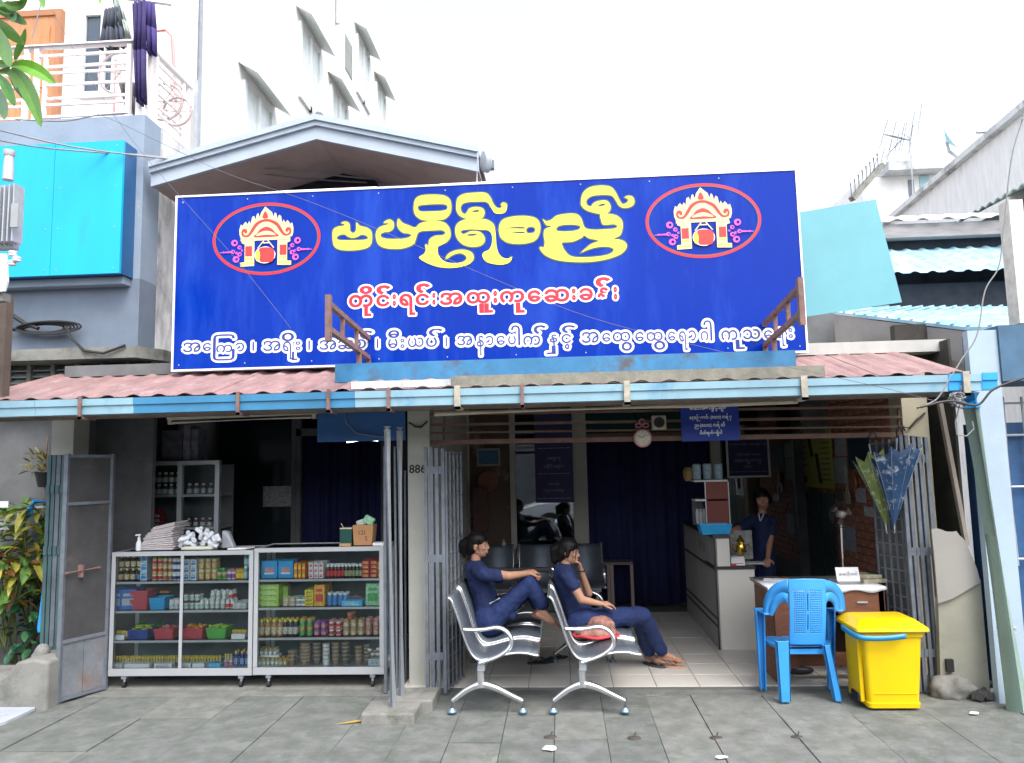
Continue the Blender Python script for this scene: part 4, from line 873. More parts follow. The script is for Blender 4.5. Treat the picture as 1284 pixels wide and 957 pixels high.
place(carton('medicine_carton', .12, .1, .175, mint, greenl, seam=False), 469.5, z, yp+.02, 'large mint green carton at the right end of the second shelf', 'carton', rot=0)
z = ZB[2]
pb = bottle('honey_bottle', .112, .023, .010, c_('honey_glass', (.42, .24, .10), rough=.2), yel, c_('beige_label', (.60, .48, .33)), capr=.014); row(pb, [328.5, 336.2, 344, 351.5], z, 'amber honey bottle with yellow cap', 'third shelf, right cabinet', 'bottle', 'honey bottles')
pb = bottle('tonic_bottle', .112, .021, .010, c_('ink_glass', (.015, .02, .06), rough=.2), yel, c_('beige_label2', (.55, .5, .42)), capr=.014); row(pb, [358.3, 364.7, 371], z, 'dark bottle with yellow cap', 'third shelf, right cabinet', 'bottle', 'dark yellow capped bottles')
def grid2(pj, cols, hh, what, grp, zz=None, cat='jar', tiers=2, Y=None, end='third shelf, right cabinet'):
    for i, px in enumerate(cols):
        for k in range(tiers): place(pj, px, (zz if zz is not None else z)+k*hh, Y or yp, f'{what}, {ORD[i]} from left, {("lower", "upper", "top")[k]} tier, {end}', cat, grp)
grid2(jar('balm_jar', .068, .023, c_('olive_jar', (.28, .30, .16)), goldc, greenl), (379.5, 388.6), .07, 'olive jar with gold lid', 'olive jars')
grid2(jar('balm_jar', .055, .022, purp, purp, pinkl), (397.5, 406), .057, 'purple jar', 'purple jars')
grid2(jar('balm_jar', .06, .022, whitec, pinkl, redl), (416, 424.6), .062, 'white and red jar', 'white and red jars')
grid2(jar('balm_jar', .062, .024, tanj, c_('tan_cap', (.50, .34, .18)), c_('tan_label2', (.62, .50, .36))), (434.2, 443.2, 452.5), .064, 'tan jar', 'tan jars in the right cabinet')
place(jar('balm_jar', .055, .024, tanj, c_('tan_cap', (.50, .34, .18)), redl), 439, z+.13, yp, 'single tan jar on top of the tan jars, third shelf', 'jar')
grid2(jar('balm_jar', .066, .023, c_('rose_jar', (.45, .20, .16)), pinkl, c_('rose_label', (.55, .36, .28))), (462, 471.5, 479), .068, 'rose coloured jar', 'rose jars')
z = ZB[3]
pb = bottle('small_bottle', .044, .0145, .008, c_('pale_green_glass', (.36, .40, .26)), goldc, whitec, capr=.011)
row(pb, [326, 331.5, 337, 342.5, 348], z, 'small pale bottle with gold cap', 'lower tier, bottom shelf, right cabinet', 'bottle', 'small gold capped bottles')
row(pb, [329, 334.5, 340, 345.5], z+.075, 'small pale bottle', 'in upper tier, bottom shelf, right cabinet', 'bottle', 'small gold capped bottles', Y=yp+.03)
row(pb, [329, 334.5, 340, 345.5], z, 'small pale bottle', 'in back row, bottom shelf, right cabinet', 'bottle', 'small gold capped bottles', Y=yp+.05)
tag(bx('riser', P(326, 800, yp).x, P(349, 800, yp).x, yp+.015, yp+.09, z+.056, z+.074, whitec), 'pale tray under the upper tier of small gold capped bottles', 'tray')
row(bottle('small_bottle', .044, .0145, .008, tanj, goldc, creamc, capr=.011), [353, 358], z, 'small tan bottle', 'beside gold capped bottles, bottom shelf', 'bottle', 'small tan bottles')
def cups(pxs, r, h, m, n, what, grp):
    q = MB().use(m); q.lathe((0, 0, 0), [(r*.72, 0), (r*.96, h*.86), (r, h*.88), (r, h), (r*.93, h), (r*.9, h*.5)], 14); q.use(creamc if False else c_('cup_rim', (.42, .34, .26))); q.lathe((0, 0, h*.86), [(r*1.03, 0), (r*1.05, .003), (r*1.03, .007)], 14); cpb = q.build('clay_cup', None, smooth=True, origin=(0, 0, 0))
    for i, px in enumerate(pxs):
        for k in range(n[i]): place(cpb, px, z+k*h*.62, yp, f'{what}, {ORD[k]} from bottom{("", " of left stack", " of right stack")[0 if len(pxs) == 1 else i+1]}, bottom shelf, right cabinet', 'cup', grp)
cups([367], .036, .05, brownj, [3], 'brown clay cup in the shortest stack', 'brown cups left')
cups([383.5], .046, .042, c_('grey_brown_ware', (.25, .18, .13), var=.2), [6], 'wide grey-brown bowl', 'wide bowls')
cups([397.6], .033, .05, c_('dark_ware', (.14, .125, .11), var=.2), [5], 'dark grey cup left of white cups', 'dark grey cups')
cups([409.2], .031, .05, whitec, [5], 'white cup', 'white cups')
cups([421, 449.5], .031, .05, c_('brown_ware2', (.24, .165, .115), var=.2), [5, 4], 'brown cup', 'brown cups right')
cups([433.5], .032, .05, c_('charcoal_ware', (.10, .095, .09), var=.2), [5], 'charcoal cup', 'charcoal cups')
cups([460], .026, .045, c_('grey_ware', (.17, .15, .13), var=.2), [5], 'narrow dull cup', 'narrow dull cups')
place(carton('medicine_carton', .09, .1, .05, c_('pale_blue_white', (.45, .56, .62)), c_('grey_print', (.35, .38, .42)), seam=False), 470.5, z, yp, 'pale blue box under the foil packs, bottom shelf of right cabinet', 'box', rot=0)
o = MB()
for i in range(16): o.use(whitec if i % 2 else c_('copper_foil', (.5, .28, .12))); o.ell((random.uniform(-.05, .05), random.uniform(-.03, .03), .012+.018*(i % 4)), .02, .014, .012, 8)
o = o.build('foil_packs', None, origin=(0, 0, 0), smooth=True); place(o, 470.5, z+.05, yp, 'pile of copper and white wrapped packs on the pale blue box', 'packs', rot=0)

# --- back rows: the stock stands two or three deep
front = [o for o in bpy.data.objects if o.parent is None and o.type == 'MESH' and o.get('category') in ('bottle', 'jar', 'carton', 'packet', 'bag') and o.location.y < YF+.16 and abs(o.location.y-yp) < .035 and 'vial' not in o.name]
for o in front:
    if 'syrup' in o.name and 'back row' in o['label']: continue
    c = o.copy(); COL.objects.link(c); c.location.y += .11 if 'carton' in o.name or 'packet' in o.name or 'bag' in o.name else .058; c.location.x += random.uniform(-.006, .006); c.rotation_euler.z += random.uniform(-.3, .3)*(0 if 'carton' in o.name else 1)
    c['label'] = 'rear '+o['label'] if len(o['label'].split()) < 16 else o['label'].replace('top shelf', 'rear').replace('upper tier', 'rear')
    if o['label'].startswith('teal bottle') and 'upper' in o['label']: bpy.data.objects.remove(c)
# --- on top of the cabinets
ztA, ztB = shz(691.5, 227), shz(686.5, 400)
def on_top(px, dy, z0): return P(px, 690, YF+dy).xy.to_3d()+Vector((0, 0, z0+.002))
o = MB(); o.use(c_('folded_cloth', (.50, .44, .43), rough=.9, var=.15))
cm = o.ms[0]
pos = on_top(204, .2, ztA); st = thing('cloth_stack', 'slumping stack of folded pale cloths on the left cabinet', 'cloth', pos)
for k in range(13):
    w = .30-.008*k; m = MB(); sl_ = .0035*k*k*.22
    m.cbox((pos.x+sl_*.6+random.uniform(-.01, .01), pos.y, pos.z+.009+k*.0165), w, .22, .015, Matrix.Rotation(-.03*k*.6, 3, 'Y') @ Matrix.Rotation(random.uniform(-.06, .06), 3, 'Z'))
    m.build('folded_cloth', cm if k % 3 else c_('folded_cloth_grey', (.48, .48, .52), rough=.9), st, bevel=.006)
rollm = c_('white_roll', (.70, .73, .78), rough=.7); pr = MB().lathe((0, 0, 0), [(.006, -.03), (.017, -.03), (.019, -.02), (.019, .02), (.017, .03), (.006, .03)], 10, axis=(1, 0, 0)).build('gauze_roll', rollm, origin=(0, 0, 0), smooth=True)
for i in range(46):
    t = random.random(); px = 226+t*50; hmax = .17*(1-abs(t-.5)*1.2); zz = random.random()**.8*hmax
    q = on_top(px, .08+random.random()*.16, ztA); q.z += .02+zz
    o = pr if i == 0 else dup(pr, q); o.location = q; o.rotation_euler = (random.uniform(-.7, .7), random.uniform(-.9, .9), random.uniform(-1.5, 1.5)); tag(o, 'small white gauze roll in the pile beside the folded cloths', 'roll', 'gauze rolls heaped on the left cabinet')
q = on_top(250, .12, ztA); tag(MB().cbox((q.x, q.y, q.z+.014), .27, .12, .027).build('gauze_pack', c_('creamy_gauze', (.58, .58, .48), rough=.9), bevel=.009), 'flat cream gauze pack under the pile of white rolls', 'pack')
q = on_top(284, .17, ztA); tag(MB().prism([(q.x-.05, q.y, q.z), (q.x+.07, q.y, q.z), (q.x+.0, q.y+.02, q.z+.14), (q.x-.05, q.y+.01, q.z+.15)], (0, .06, 0)).build('plastic_bag', c_('milky_plastic', (.36, .38, .42), rough=.3), bevel=.012), 'milky plastic bag slumped at right end of the gauze pile', 'bag')
def pump(px, dy, z0, lab, m):
    q = on_top(px, dy, z0); o = MB().use(m); o.lathe(q, [(.022, 0), (.024, .01), (.024, .06), (.012, .085), (.01, .09)], 12); o.use(whitec); o.lathe(q+Vector((0, 0, .09)), [(.012, 0), (.012, .02), (.005, .022), (.005, .04)], 8); o.bar(q+Vector((-.03, 0, .128)), q+Vector((.012, 0, .132)), .012, .012)
    tag(o.build('pump_bottle', None, smooth=True), lab, 'bottle')
pump(174, .10, ztA, 'small white pump bottle near left end of the left cabinet top', whitec)
for px, a in ((291, .2), (302, -.1), (309, .05)):
    pass
q = on_top(303, .1, ztA); tag(MB().prism([(q.x-.10, q.y-.05, q.z), (q.x+.05, q.y-.04, q.z), (q.x+.08, q.y+.08, q.z), (q.x-.05, q.y+.06, q.z)], (0, 0, .012)).build('paper_sheets', M_WHITEP), 'loose white papers at right end of the left cabinet top', 'paper')
q = on_top(435.5, .14, ztB); o = MB().use(c_('dark_green_tin', (.01, .07, .06))).box(q.x-.05, q.x+.05, q.y-.05, q.y+.05, q.z, q.z+.135); o.use(creamc); o.box(q.x-.052, q.x+.052, q.y-.052, q.y+.052, q.z+.135, q.z+.145); o.bar(q+Vector((-.03, 0, .14)), q+Vector((-.055, 0, .18)), .006, .006)
tag(o.build('tin', None, bevel=.003), 'dark green tin with a pale rim left of the cardboard box', 'tin')
q = on_top(435, .09, ztB); tag(MB().box(q.x-.05, q.x+.045, q.y-.05, q.y-.02, q.z, q.z+.022).build('sticky_block', c_('tan_block', (.42, .26, .13))), 'flat tan block lying in front of the dark green tin', 'block')
cb = c_('cardboard', (.46, .24, .11), rough=.85, var=.08); q = on_top(457, .15, ztB)
bxo = thing('cardboard_box', 'open cardboard box with handwritten marks and green packs inside, on right cabinet', 'box', q)
MB().prism([q+Vector((-.075, -.06, 0)), q+Vector((.075, -.06, 0)), q+Vector((.09, -.06, .165)), q+Vector((-.085, -.06, .165))], (0, .13, 0)).build('carton', cb, bxo, bevel=.002)
for s_, w_ in ((-.03, 'I'), (-.005, '2'), (.018, 'I'), ): word('handwriting', w_, (q.x+s_, q.z+.105), .035, q.y-.0615, M_BLACK, bxo)
word('handwriting', '5', (q.x+.03, q.z+.055), .035, q.y-.0615, M_BLACK, bxo)
o = MB().use(mint); o.cbox(q+Vector((.04, 0, .20)), .09, .05, .07, Matrix.Rotation(.5, 3, 'Y')); tag(o.build('green_pack', None, bevel=.012), 'mint green pack sticking out of the cardboard box', 'pack')
o = MB().use(c_('pale_green_bag', (.5, .6, .52))); o.cbox(q+Vector((-.02, .02, .185)), .10, .06, .05, Matrix.Rotation(-.3, 3, 'Y')); tag(o.build('pale_pack', None, bevel=.012), 'pale crumpled pack behind the mint green pack', 'pack')
q = on_top(475, .1, ztB); tag(MB().box(q.x-.04, q.x+.05, q.y-.05, q.y+.05, q.z, q.z+.022).build('paper_pad', M_WHITEP), 'white pad at the right end of the right cabinet top', 'pad')
# --- left bay background
yb2 = YF+1.1
wc = thing('wall_cabinet', 'dim glass fronted wall cabinet of bottles at the back left of the shop', 'cabinet', (P(210, 700, yb2).x, yb2, 0))
xs4 = [P(p_, 640, yb2).x for p_ in (143, 165, 226, 273)]; zt_, zb_ = P(200, 584, yb2).z, P(200, 705, yb2).z
xs4[0] -= .25
for x in xs4: bx('frame_post', x-.022, x+.022, yb2-.03, yb2+.02, 0, zt_, M_ALU, wc)
bx('frame_top', xs4[0], xs4[3]+.02, yb2-.028, yb2+.018, zt_+.001, zt_+.04, M_ALU, wc)
bx('cabinet_back', xs4[0], xs4[3], yb2+.35, yb2+.37, 0, zt_, M_DARKWALL, wc)
bx('glass_pane', xs4[1]+.023, xs4[2]-.023, yb2-.01, yb2-.004, .4, zt_, M_GLASS, wc); bx('glass_pane', xs4[2]+.023, xs4[3]-.023, yb2-.01, yb2-.004, .4, zt_, M_GLASS, wc)
wsz = [P(200, y, yb2).z for y in (621, 662)]
for z_ in wsz: bx('shelf', xs4[0], xs4[3], yb2+.0, yb2+.34, z_-.022, z_, M_ALU, wc)
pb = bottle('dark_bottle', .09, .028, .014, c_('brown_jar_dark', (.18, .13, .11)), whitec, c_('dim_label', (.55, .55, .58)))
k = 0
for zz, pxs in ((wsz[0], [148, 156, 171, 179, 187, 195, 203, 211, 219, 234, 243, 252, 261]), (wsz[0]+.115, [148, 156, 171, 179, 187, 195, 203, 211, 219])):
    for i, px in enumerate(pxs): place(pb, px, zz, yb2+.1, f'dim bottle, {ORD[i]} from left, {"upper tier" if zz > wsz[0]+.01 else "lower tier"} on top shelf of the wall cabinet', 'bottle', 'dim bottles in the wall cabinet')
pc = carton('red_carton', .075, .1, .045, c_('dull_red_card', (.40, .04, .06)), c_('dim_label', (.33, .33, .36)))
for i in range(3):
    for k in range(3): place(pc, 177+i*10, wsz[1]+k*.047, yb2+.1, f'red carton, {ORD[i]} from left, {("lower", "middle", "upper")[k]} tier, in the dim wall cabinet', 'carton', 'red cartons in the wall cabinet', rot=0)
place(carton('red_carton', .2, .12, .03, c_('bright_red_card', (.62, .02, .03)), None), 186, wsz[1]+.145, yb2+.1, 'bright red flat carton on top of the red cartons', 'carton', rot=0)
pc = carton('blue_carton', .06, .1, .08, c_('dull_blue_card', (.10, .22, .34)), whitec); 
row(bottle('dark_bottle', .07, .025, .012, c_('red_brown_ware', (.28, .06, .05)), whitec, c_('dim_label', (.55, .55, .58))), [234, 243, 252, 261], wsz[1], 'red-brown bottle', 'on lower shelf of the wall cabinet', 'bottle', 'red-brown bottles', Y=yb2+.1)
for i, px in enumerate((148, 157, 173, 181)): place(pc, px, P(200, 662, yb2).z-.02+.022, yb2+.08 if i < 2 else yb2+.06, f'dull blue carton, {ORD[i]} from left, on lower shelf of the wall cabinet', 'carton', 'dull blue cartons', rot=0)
q = P(150, 684, yb2-.1); tag(MB().use(c_('dull_red_card', (.40, .04, .06))).box(q.x-.07, q.x+.08, q.y-.12, q.y+.04, q.z-.05, q.z+.06).build('red_box', None, bevel=.01), 'dull red box at left behind the left cabinet', 'box')
# dark glazed partition and curtain in the left bay
yb3 = YF+2.0
dp2 = thing('dark_partition', 'black glazed partition behind the display cabinets', 'partition', (P(340, 700, yb3).x, yb3, 0))
bx('glass_panel', P(273, 600, yb3).x, P(366, 600, yb3).x, yb3, yb3+.03, .0, zc-.02, mat('black_glass', (.012, .018, .022), .12, spec=.4), dp2)
for p_ in (366, 372, 478): bx('frame', P(p_, 600, yb3).x, P(p_, 600, yb3).x+.05, yb3-.02, yb3+.05, 0, zc-.02, M_DARKWALL, dp2)
bx('head', P(372, 600, yb3).x, P(500, 600, yb3).x, yb3-.02, yb3+.05, 2.12, 2.2, M_DARKWALL, dp2)
bx('side_panel', P(483, 600, yb3).x+.03, XM0+.02, yb3, yb3+.03, .0, zc-.02, mat('black_glass', (.012, .018, .022), .12, spec=.4), dp2)
curtain('curtain', P(374, 600, yb3+.1).x, P(480, 600, yb3+.1).x, yb3+.1, .1, 2.14, M_NAVY, 'dark navy curtain behind the cardboard box in the medicine shop')
q0, q1 = P(330, 610, yb3-.01), P(366, 635, yb3-.01)
tag(bx('notice', q0.x, q1.x, yb3-.012, yb3-.006, q1.z, q0.z, mat('grey_notice', (.26, .27, .27), .7, var=.5, scale=30)), 'small grey printed notice stuck on the black partition', 'notice')
q0, q1 = P(398, 514, YF+.05), P(508, 552, YF+.05)
tag(bx('hanging_board', q0.x, q1.x, YF+.05, YF+.07, q1.z, q0.z, mat('blue_panel', (.02, .10, .30), .5, var=.15)), 'plain blue board hanging under the awning over the right cabinet', 'board')
tag(MB().tube([P(431, 512, YF+.03), P(434, 530, YF+.03), P(446, 543, YF+.03), P(470, 547, YF+.03), P(484, 548, YF+.03)], .005, 6).build('cable', M_GREYCAB), 'thin pale cable drooping across the blue board', 'cable')
# tubes
tf = thing('tube_light', 'long beige unlit fluorescent tube fitting under the awning above the left cabinet', 'lamp', P(302, 520, YF-.1))
a, b = P(211, 525, YF-.1), P(397, 517.5, YF-.1)
MB().bar(a, b, .05, .03).build('fitting', mat('beige_fitting', (.48, .43, .35), .5), tf); MB().tube([a+Vector((.04, -.01, -.035)), b+Vector((-.04, -.01, -.035))], .014, 10).build('tube', mat('unlit_tube', (.6, .56, .5), .3), tf, smooth=True)
for q in (a, b): MB().cbox(q+Vector((.02 if q == a else -.02, 0, -.025)), .03, .045, .05).build('end_cap', mat('beige_fitting', (.48, .43, .35), .5), tf, bevel=.004)
lt = thing('lit_tube_light', 'lit white fluorescent tube below the blue board', 'lamp', P(455, 553, YF+.35))
MB().tube([P(435, 553.5, YF+.35), P(474, 551.5, YF+.35)], .013, 10).build('tube', mat('lit_tube', (.9, .95, 1), .5, emit=(.85, .93, 1), estr=5), lt, smooth=True)
MB().bar(P(430, 551, YF+.38), P(505, 548, YF+.38), .03, .03).build('fitting', M_WHITEP, lt)
# dim odds and ends above the wall cabinet
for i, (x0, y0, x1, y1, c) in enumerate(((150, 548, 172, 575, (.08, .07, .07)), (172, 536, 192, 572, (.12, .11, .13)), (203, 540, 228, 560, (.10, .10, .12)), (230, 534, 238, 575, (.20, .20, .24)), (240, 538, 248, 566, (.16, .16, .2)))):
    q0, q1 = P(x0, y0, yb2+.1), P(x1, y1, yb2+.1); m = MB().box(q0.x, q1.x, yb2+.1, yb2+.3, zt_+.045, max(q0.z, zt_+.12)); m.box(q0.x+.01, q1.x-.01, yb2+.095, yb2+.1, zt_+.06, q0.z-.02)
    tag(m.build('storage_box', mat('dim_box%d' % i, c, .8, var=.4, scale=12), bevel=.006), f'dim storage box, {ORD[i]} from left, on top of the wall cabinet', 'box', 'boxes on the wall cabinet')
# ================================================================ STEEL BENCHES
def bench_local(label, seats=3, arms=True):
    """airport bench built at the origin: seats side by side along +Y, sitter faces +X. x=0 is the column, z=0 the floor."""
    M_PERF = MATS.get('perforated_steel') or perforated('perforated_steel', (.15, .18, .22), 95, .24)
    b = thing('steel_bench', label, 'bench', (0, 0, 0), 'perforated steel waiting benches')
    o0 = P(604, 829, 5.62); s = 5.62/FOC/math.cos(0)*1.0
    Q = lambda cx, cy: (lambda p: (p.x-o0.x, p.z))(P(540+cx/3.683, 650+cy/3.683, 5.62))
    zf = P(604, 829, 5.62).z
    pr = [Q(*q) for q in ((78, 366), (96, 380), (112, 420), (130, 470), (150, 535), (170, 590), (195, 635), (225, 655), (270, 650), (330, 633), (390, 623), (440, 624), (475, 632), (496, 634))]
    pr = [(v.x, v.y) for v in cr_curve([Vector((*q, 0)) for q in pr], 3, False)]
    pitch, wid = .52, .45
    for k in range(seats):
        y0 = k*pitch; A = [(x, y0, z) for x, z in pr]; B = [(x, y0+wid, z) for x, z in pr]
        st = MB().ribbon(A, B).build('seat_shell', M_PERF, b, smooth=True, solid=.004)
        for yy in (y0, y0+wid): MB().tube([(x, yy, z+.002) for x, z in pr], .0095, 8).build('seat_rim', M_CHROME, b, smooth=True)
        for q in (pr[0], pr[-1]): MB().tube([(q[0], y0, q[1]), (q[0], y0+wid, q[1])], .008, 8).build('edge_rod', M_CHROME, b, smooth=True)
    L = pitch*seats
    hub = Q(225, 672)
    MB().bar((hub[0]+.01, .02, hub[1]-.02), (hub[0]+.01, L-.1, hub[1]-.02), .05, .07, (1, 0, 0)).build('beam', M_STEEL, b)
    for yy in (.06, L-.14):
        lg = MB(); lg.tube([(Q(225, 665)[0], yy, Q(0, 665)[1]), (Q(226, 700)[0], yy, Q(0, 700)[1]), (Q(227, 745)[0], yy, Q(0, 745)[1]), (Q(229, 790)[0], yy, Q(0, 790)[1])], [.026, .028, .026, .034], 10)
        for pts in (((229, 778), (200, 786), (160, 806), (125, 832), (95, 856)), ((229, 778), (262, 783), (310, 800), (365, 828), (424, 856))):
            c = cr_curve([Vector((*Q(*q), 0)) for q in pts], 4, False); n = len(c)
            lg.tube([(v.x, yy, v.y) for v in c], [.030-.013*i/n for i in range(n)], 10)
        for cx in (94, 425):
            x, z = Q(cx, 852); lg.tube([(x, yy, z+.012), (x, yy, .03)], .016, 10)
        lg.build('leg_frame', M_CHROME, b, smooth=True)
        for cx in (94, 425):
            x, z = Q(cx, 900); MB().lathe((x, yy, 0), [(.034, 0), (.034, .008), (.022, .02), (.010, .034)], 16).build('foot_pad', mat('blue_steel_foot', (.28, .45, .60), .25, .7), b, smooth=True)
    if arms:
        for yy in (.0, L-.07):
            c = cr_curve([Vector((*Q(*q), 0)) for q in ((146, 512), (190, 515), (250, 512), (300, 504), (335, 512), (362, 535), (374, 568), (362, 600), (325, 630), (280, 650), (225, 668))], 4, False)
            n = len(c); MB().tube([(v.x, yy, v.y) for v in c], [.018+.004*math.sin(i/n*3.1) for i in range(n)], 10, flat=.75).build('armrest', M_CHROME, b, smooth=True)
    return b, zf, o0
b1, _, o1 = bench_local('nearer-left perforated steel bench where the woman with raised knees sits')
zbase = 0.0
o1 = P(604, 829, 5.62)
# drop so the feet stand on the pavement
def set_bench(b, px, Y): b.location = (P(px, 829, Y).x, Y, 0)
# vertices were made with z relative to the street datum already
set_bench(b1, 604, 5.62)
b2 = dup(b1, (0, 0, 0), 'right-hand perforated steel bench where the woman in sandals sits beside a pink bag'); b2.location = (P(732, 829, 5.62).x, 5.62, 0)
b3 = dup(b1, (0, 0, 0), 'third steel bench against the glass at the back of the waiting bay', rot=(0, 0, -math.pi/2)); b3.location = (P(592, 700, 8.85).x, 9.0, 0)
for o in list(b3.children): pass

# ================================================================ PEOPLE
FOLD = bpy.data.textures.new('folds', 'CLOUDS'); FOLD.noise_scale = .07
def smooth_skin(mb, name, m, parent, vox=.006, it=4):
    o = mb.build(name, m, parent, smooth=True)
    r = o.modifiers.new('remesh', 'REMESH'); r.mode = 'VOXEL'; r.voxel_size = vox; r.use_smooth_shade = True
    s = o.modifiers.new('smooth', 'SMOOTH'); s.factor = .5; s.iterations = it
    if name in ('tunic', 'trousers', 'boulder', 'bag_body'): d = o.modifiers.new('folds', 'DISPLACE'); d.texture = FOLD; d.strength = .022 if name != 'boulder' else .05; d.mid_level = .5; d.texture_coords = 'LOCAL'
    return o
def add_hand(mb, w, d, up, side, curl=.5, L=.165, spread=.25):
    """w wrist, d pointing direction, up = back of the hand, side = towards the thumb"""
    d = Vector(d).normalized(); up = Vector(up); up = (up-d*up.dot(d)).normalized(); sd_ = d.cross(up)*(1 if side > 0 else -1)
    pe = w+d*L*.5
    for k in range(4):
        f = (k-1.5)/1.5; a = w+d*.01+sd_*f*-.012; b = w+d*L*.48+sd_*f*-.029; mb.caps(a, b, .014, .0115, 8)
    mb.caps(w, w+d*L*.35, .020, .018, 8)
    ln = (.36, .42, .39, .30)
    for k in range(4):
        f = (1.5-k)/1.5; a = w+d*L*.47+sd_*f*.029; dr = (d+sd_*f*spread*.25).normalized(); l1 = L*ln[k]*.45
        d2 = (dr*math.cos(curl)-up*math.sin(curl)).normalized(); d3 = (dr*math.cos(curl*2)-up*math.sin(curl*2)).normalized()
        b = a+d2*l1; c = b+d3*l1*.75; e = c+(dr*math.cos(curl*2.6)-up*math.sin(curl*2.6))*l1*.55
        mb.caps(a, b, .0092, .0085, 8); mb.caps(b, c, .0085, .008, 8); mb.caps(c, e, .008, .007, 8)
    a = w+d*L*.12+sd_*.02; b = a+(d*.55+sd_*.8-up*.2).normalized()*L*.26; c = b+(d*.9+sd_*.3-up*.3).normalized()*L*.22
    mb.caps(a, b, .0125, .0105, 8); mb.caps(b, c, .0105, .0085, 8)
def add_foot(mb, ank, toe, up=(0, 0, 1)):
    ank, toe = Vector(ank), Vector(toe); d = (toe-ank); L = d.length; d.normalize(); up = Vector(up); up = (up-d*up.dot(d)).normalized(); sd_ = d.cross(up)
    heel = ank-d*.02-up*.035
    mb.caps(ank, heel, .032, .027, 10); mb.caps(heel, toe-d*.055-up*.01, .026, .022, 10); mb.caps(ank, toe-d*.06, .032, .018, 10)
    for k in range(5):
        f = (k-2)/2; a = toe-d*(.06+.008*k)+sd_*f*.03-up*.008; mb.caps(a, a+d*(.055-.007*k), .0115-.001*k, .0095-.001*k, 8)
    mb.caps(toe-d*.07-up*.006+sd_*.022, toe-d*.07-up*.006-sd_*.022, .018, .018, 8)
def add_head(mb, c, fwd, up, s=1.0):
    """c = centre of the skull, s=1 for a 21 cm head"""
    f = Vector(fwd).normalized(); u = Vector(up); u = (u-f*u.dot(f)).normalized(); r = f.cross(u); M = Matrix((r, f, u)).transposed()
    c = Vector(c); A = lambda x, y, z: c+(r*x+f*y+u*z)*s
    mb.ell(A(0, -.008, .022), .074*s, .090*s, .086*s, 18, M); mb.ell(A(0, .022, -.035), .053*s, .062*s, .066*s, 16, M)
    mb.caps(A(0, .042, -.080), A(0, .056, -.081), .020*s, .016*s, 10)                     # chin
    mb.caps(A(.038, .0, -.050), A(.014, .045, -.078), .020*s, .015*s, 8); mb.caps(A(-.038, .0, -.050), A(-.014, .045, -.078), .020*s, .015*s, 8)
    mb.caps(A(0, .080, .012), A(0, .095, -.020), .007*s, .010*s, 8); mb.caps(A(.009, .088, -.024), A(-.009, .092, -.024), .008*s, .008*s, 8)
    mb.caps(A(.016, .080, -.052), A(-.016, .080, -.052), .0095*s, .0095*s, 8); mb.caps(A(.012, .078, -.060), A(-.012, .078, -.060), .0085*s, .0085*s, 8)
    for q in (1, -1):
        mb.ell(A(.038*q, .055, -.018), .022*s, .024*s, .022*s, 8, M); mb.caps(A(.014*q, .078, .024), A(.045*q, .066, .026), .0085*s, .007*s, 8)
        mb.ell(A(.076*q, -.008, -.012), .010*s, .018*s, .030*s, 8, M)
    return A, M
def face_bits(par, A, M, s=1.0):
    e = MB()
    for q in (1, -1): e.ell(A(.030*q, .0795, .006), .013*s, .006*s, .0065*s, 10, M)
    e.build('eyes', mat('eye_white', (.55, .52, .5), .3), par, smooth=True)
    e = MB()
    for q in (1, -1): e.ell(A(.030*q, .0845, .006), .0058*s, .0028*s, .006*s, 10, M); e.caps(A(.018*q, .0855, .013), A(.042*q, .0765, .012), .0018*s, .0015*s, 6)
    e.build('iris', M_HAIR, par, smooth=True)
    e = MB()
    for q in (1, -1): e.caps(A(.014*q, .0872, .030), A(.034*q, .0835, .035), .0028*s, .003*s, 6); e.caps(A(.034*q, .0835, .035), A(.050*q, .068, .030), .003*s, .0015*s, 6)
    e.build('eyebrows', M_HAIR, par, smooth=True)
    e = MB(); e.caps(A(.018, .0865, -.0525), A(0, .0905, -.0515), .003*s, .0042*s, 6); e.caps(A(-.018, .0865, -.0525), A(0, .0905, -.0515), .003*s, .0042*s, 6); e.caps(A(.014, .0845, -.0600), A(-.014, .0845, -.0600), .0042*s, .0042*s, 6)
    e.build('lips', mat('lips', (.34, .10, .09), .4), par, smooth=True)
def hair_mass(par, A, M, s, tail, strands, fr=.0):
    h = MB(); h.ell(A(0, -.013, .046), .084*s, .095*s, .082*s, 18, M); h.ell(A(0, -.045, .0), .078*s, .070*s, .085*s, 14, M)
    for a, b, ra, rb in tail: h.caps(A(*a), A(*b), ra*s, rb*s, 10)
    o = smooth_skin(h, 'hair', M_HAIR, par, .006, 2)
    st = MB()
    for pts, r_ in strands: st.tube([A(*q) for q in pts], [r_*s]+[r_*s*.8]*(len(pts)-2)+[r_*s*.25], 6)
    for k in range(26):
        t = random.uniform(-1, 1); y = random.uniform(-.08, .03)
        st.tube([A(.02*t, .035+y*.3, .118), A(.062*t, y+.01, .090), A(.084*t if abs(t) > .3 else .08*(1 if t > 0 else -1), y-.02, .03), A(.07*t, -.085, -.01)], .0022*s, 5)
    st.build('hair_strands', M_HAIR, par, smooth=True); return o
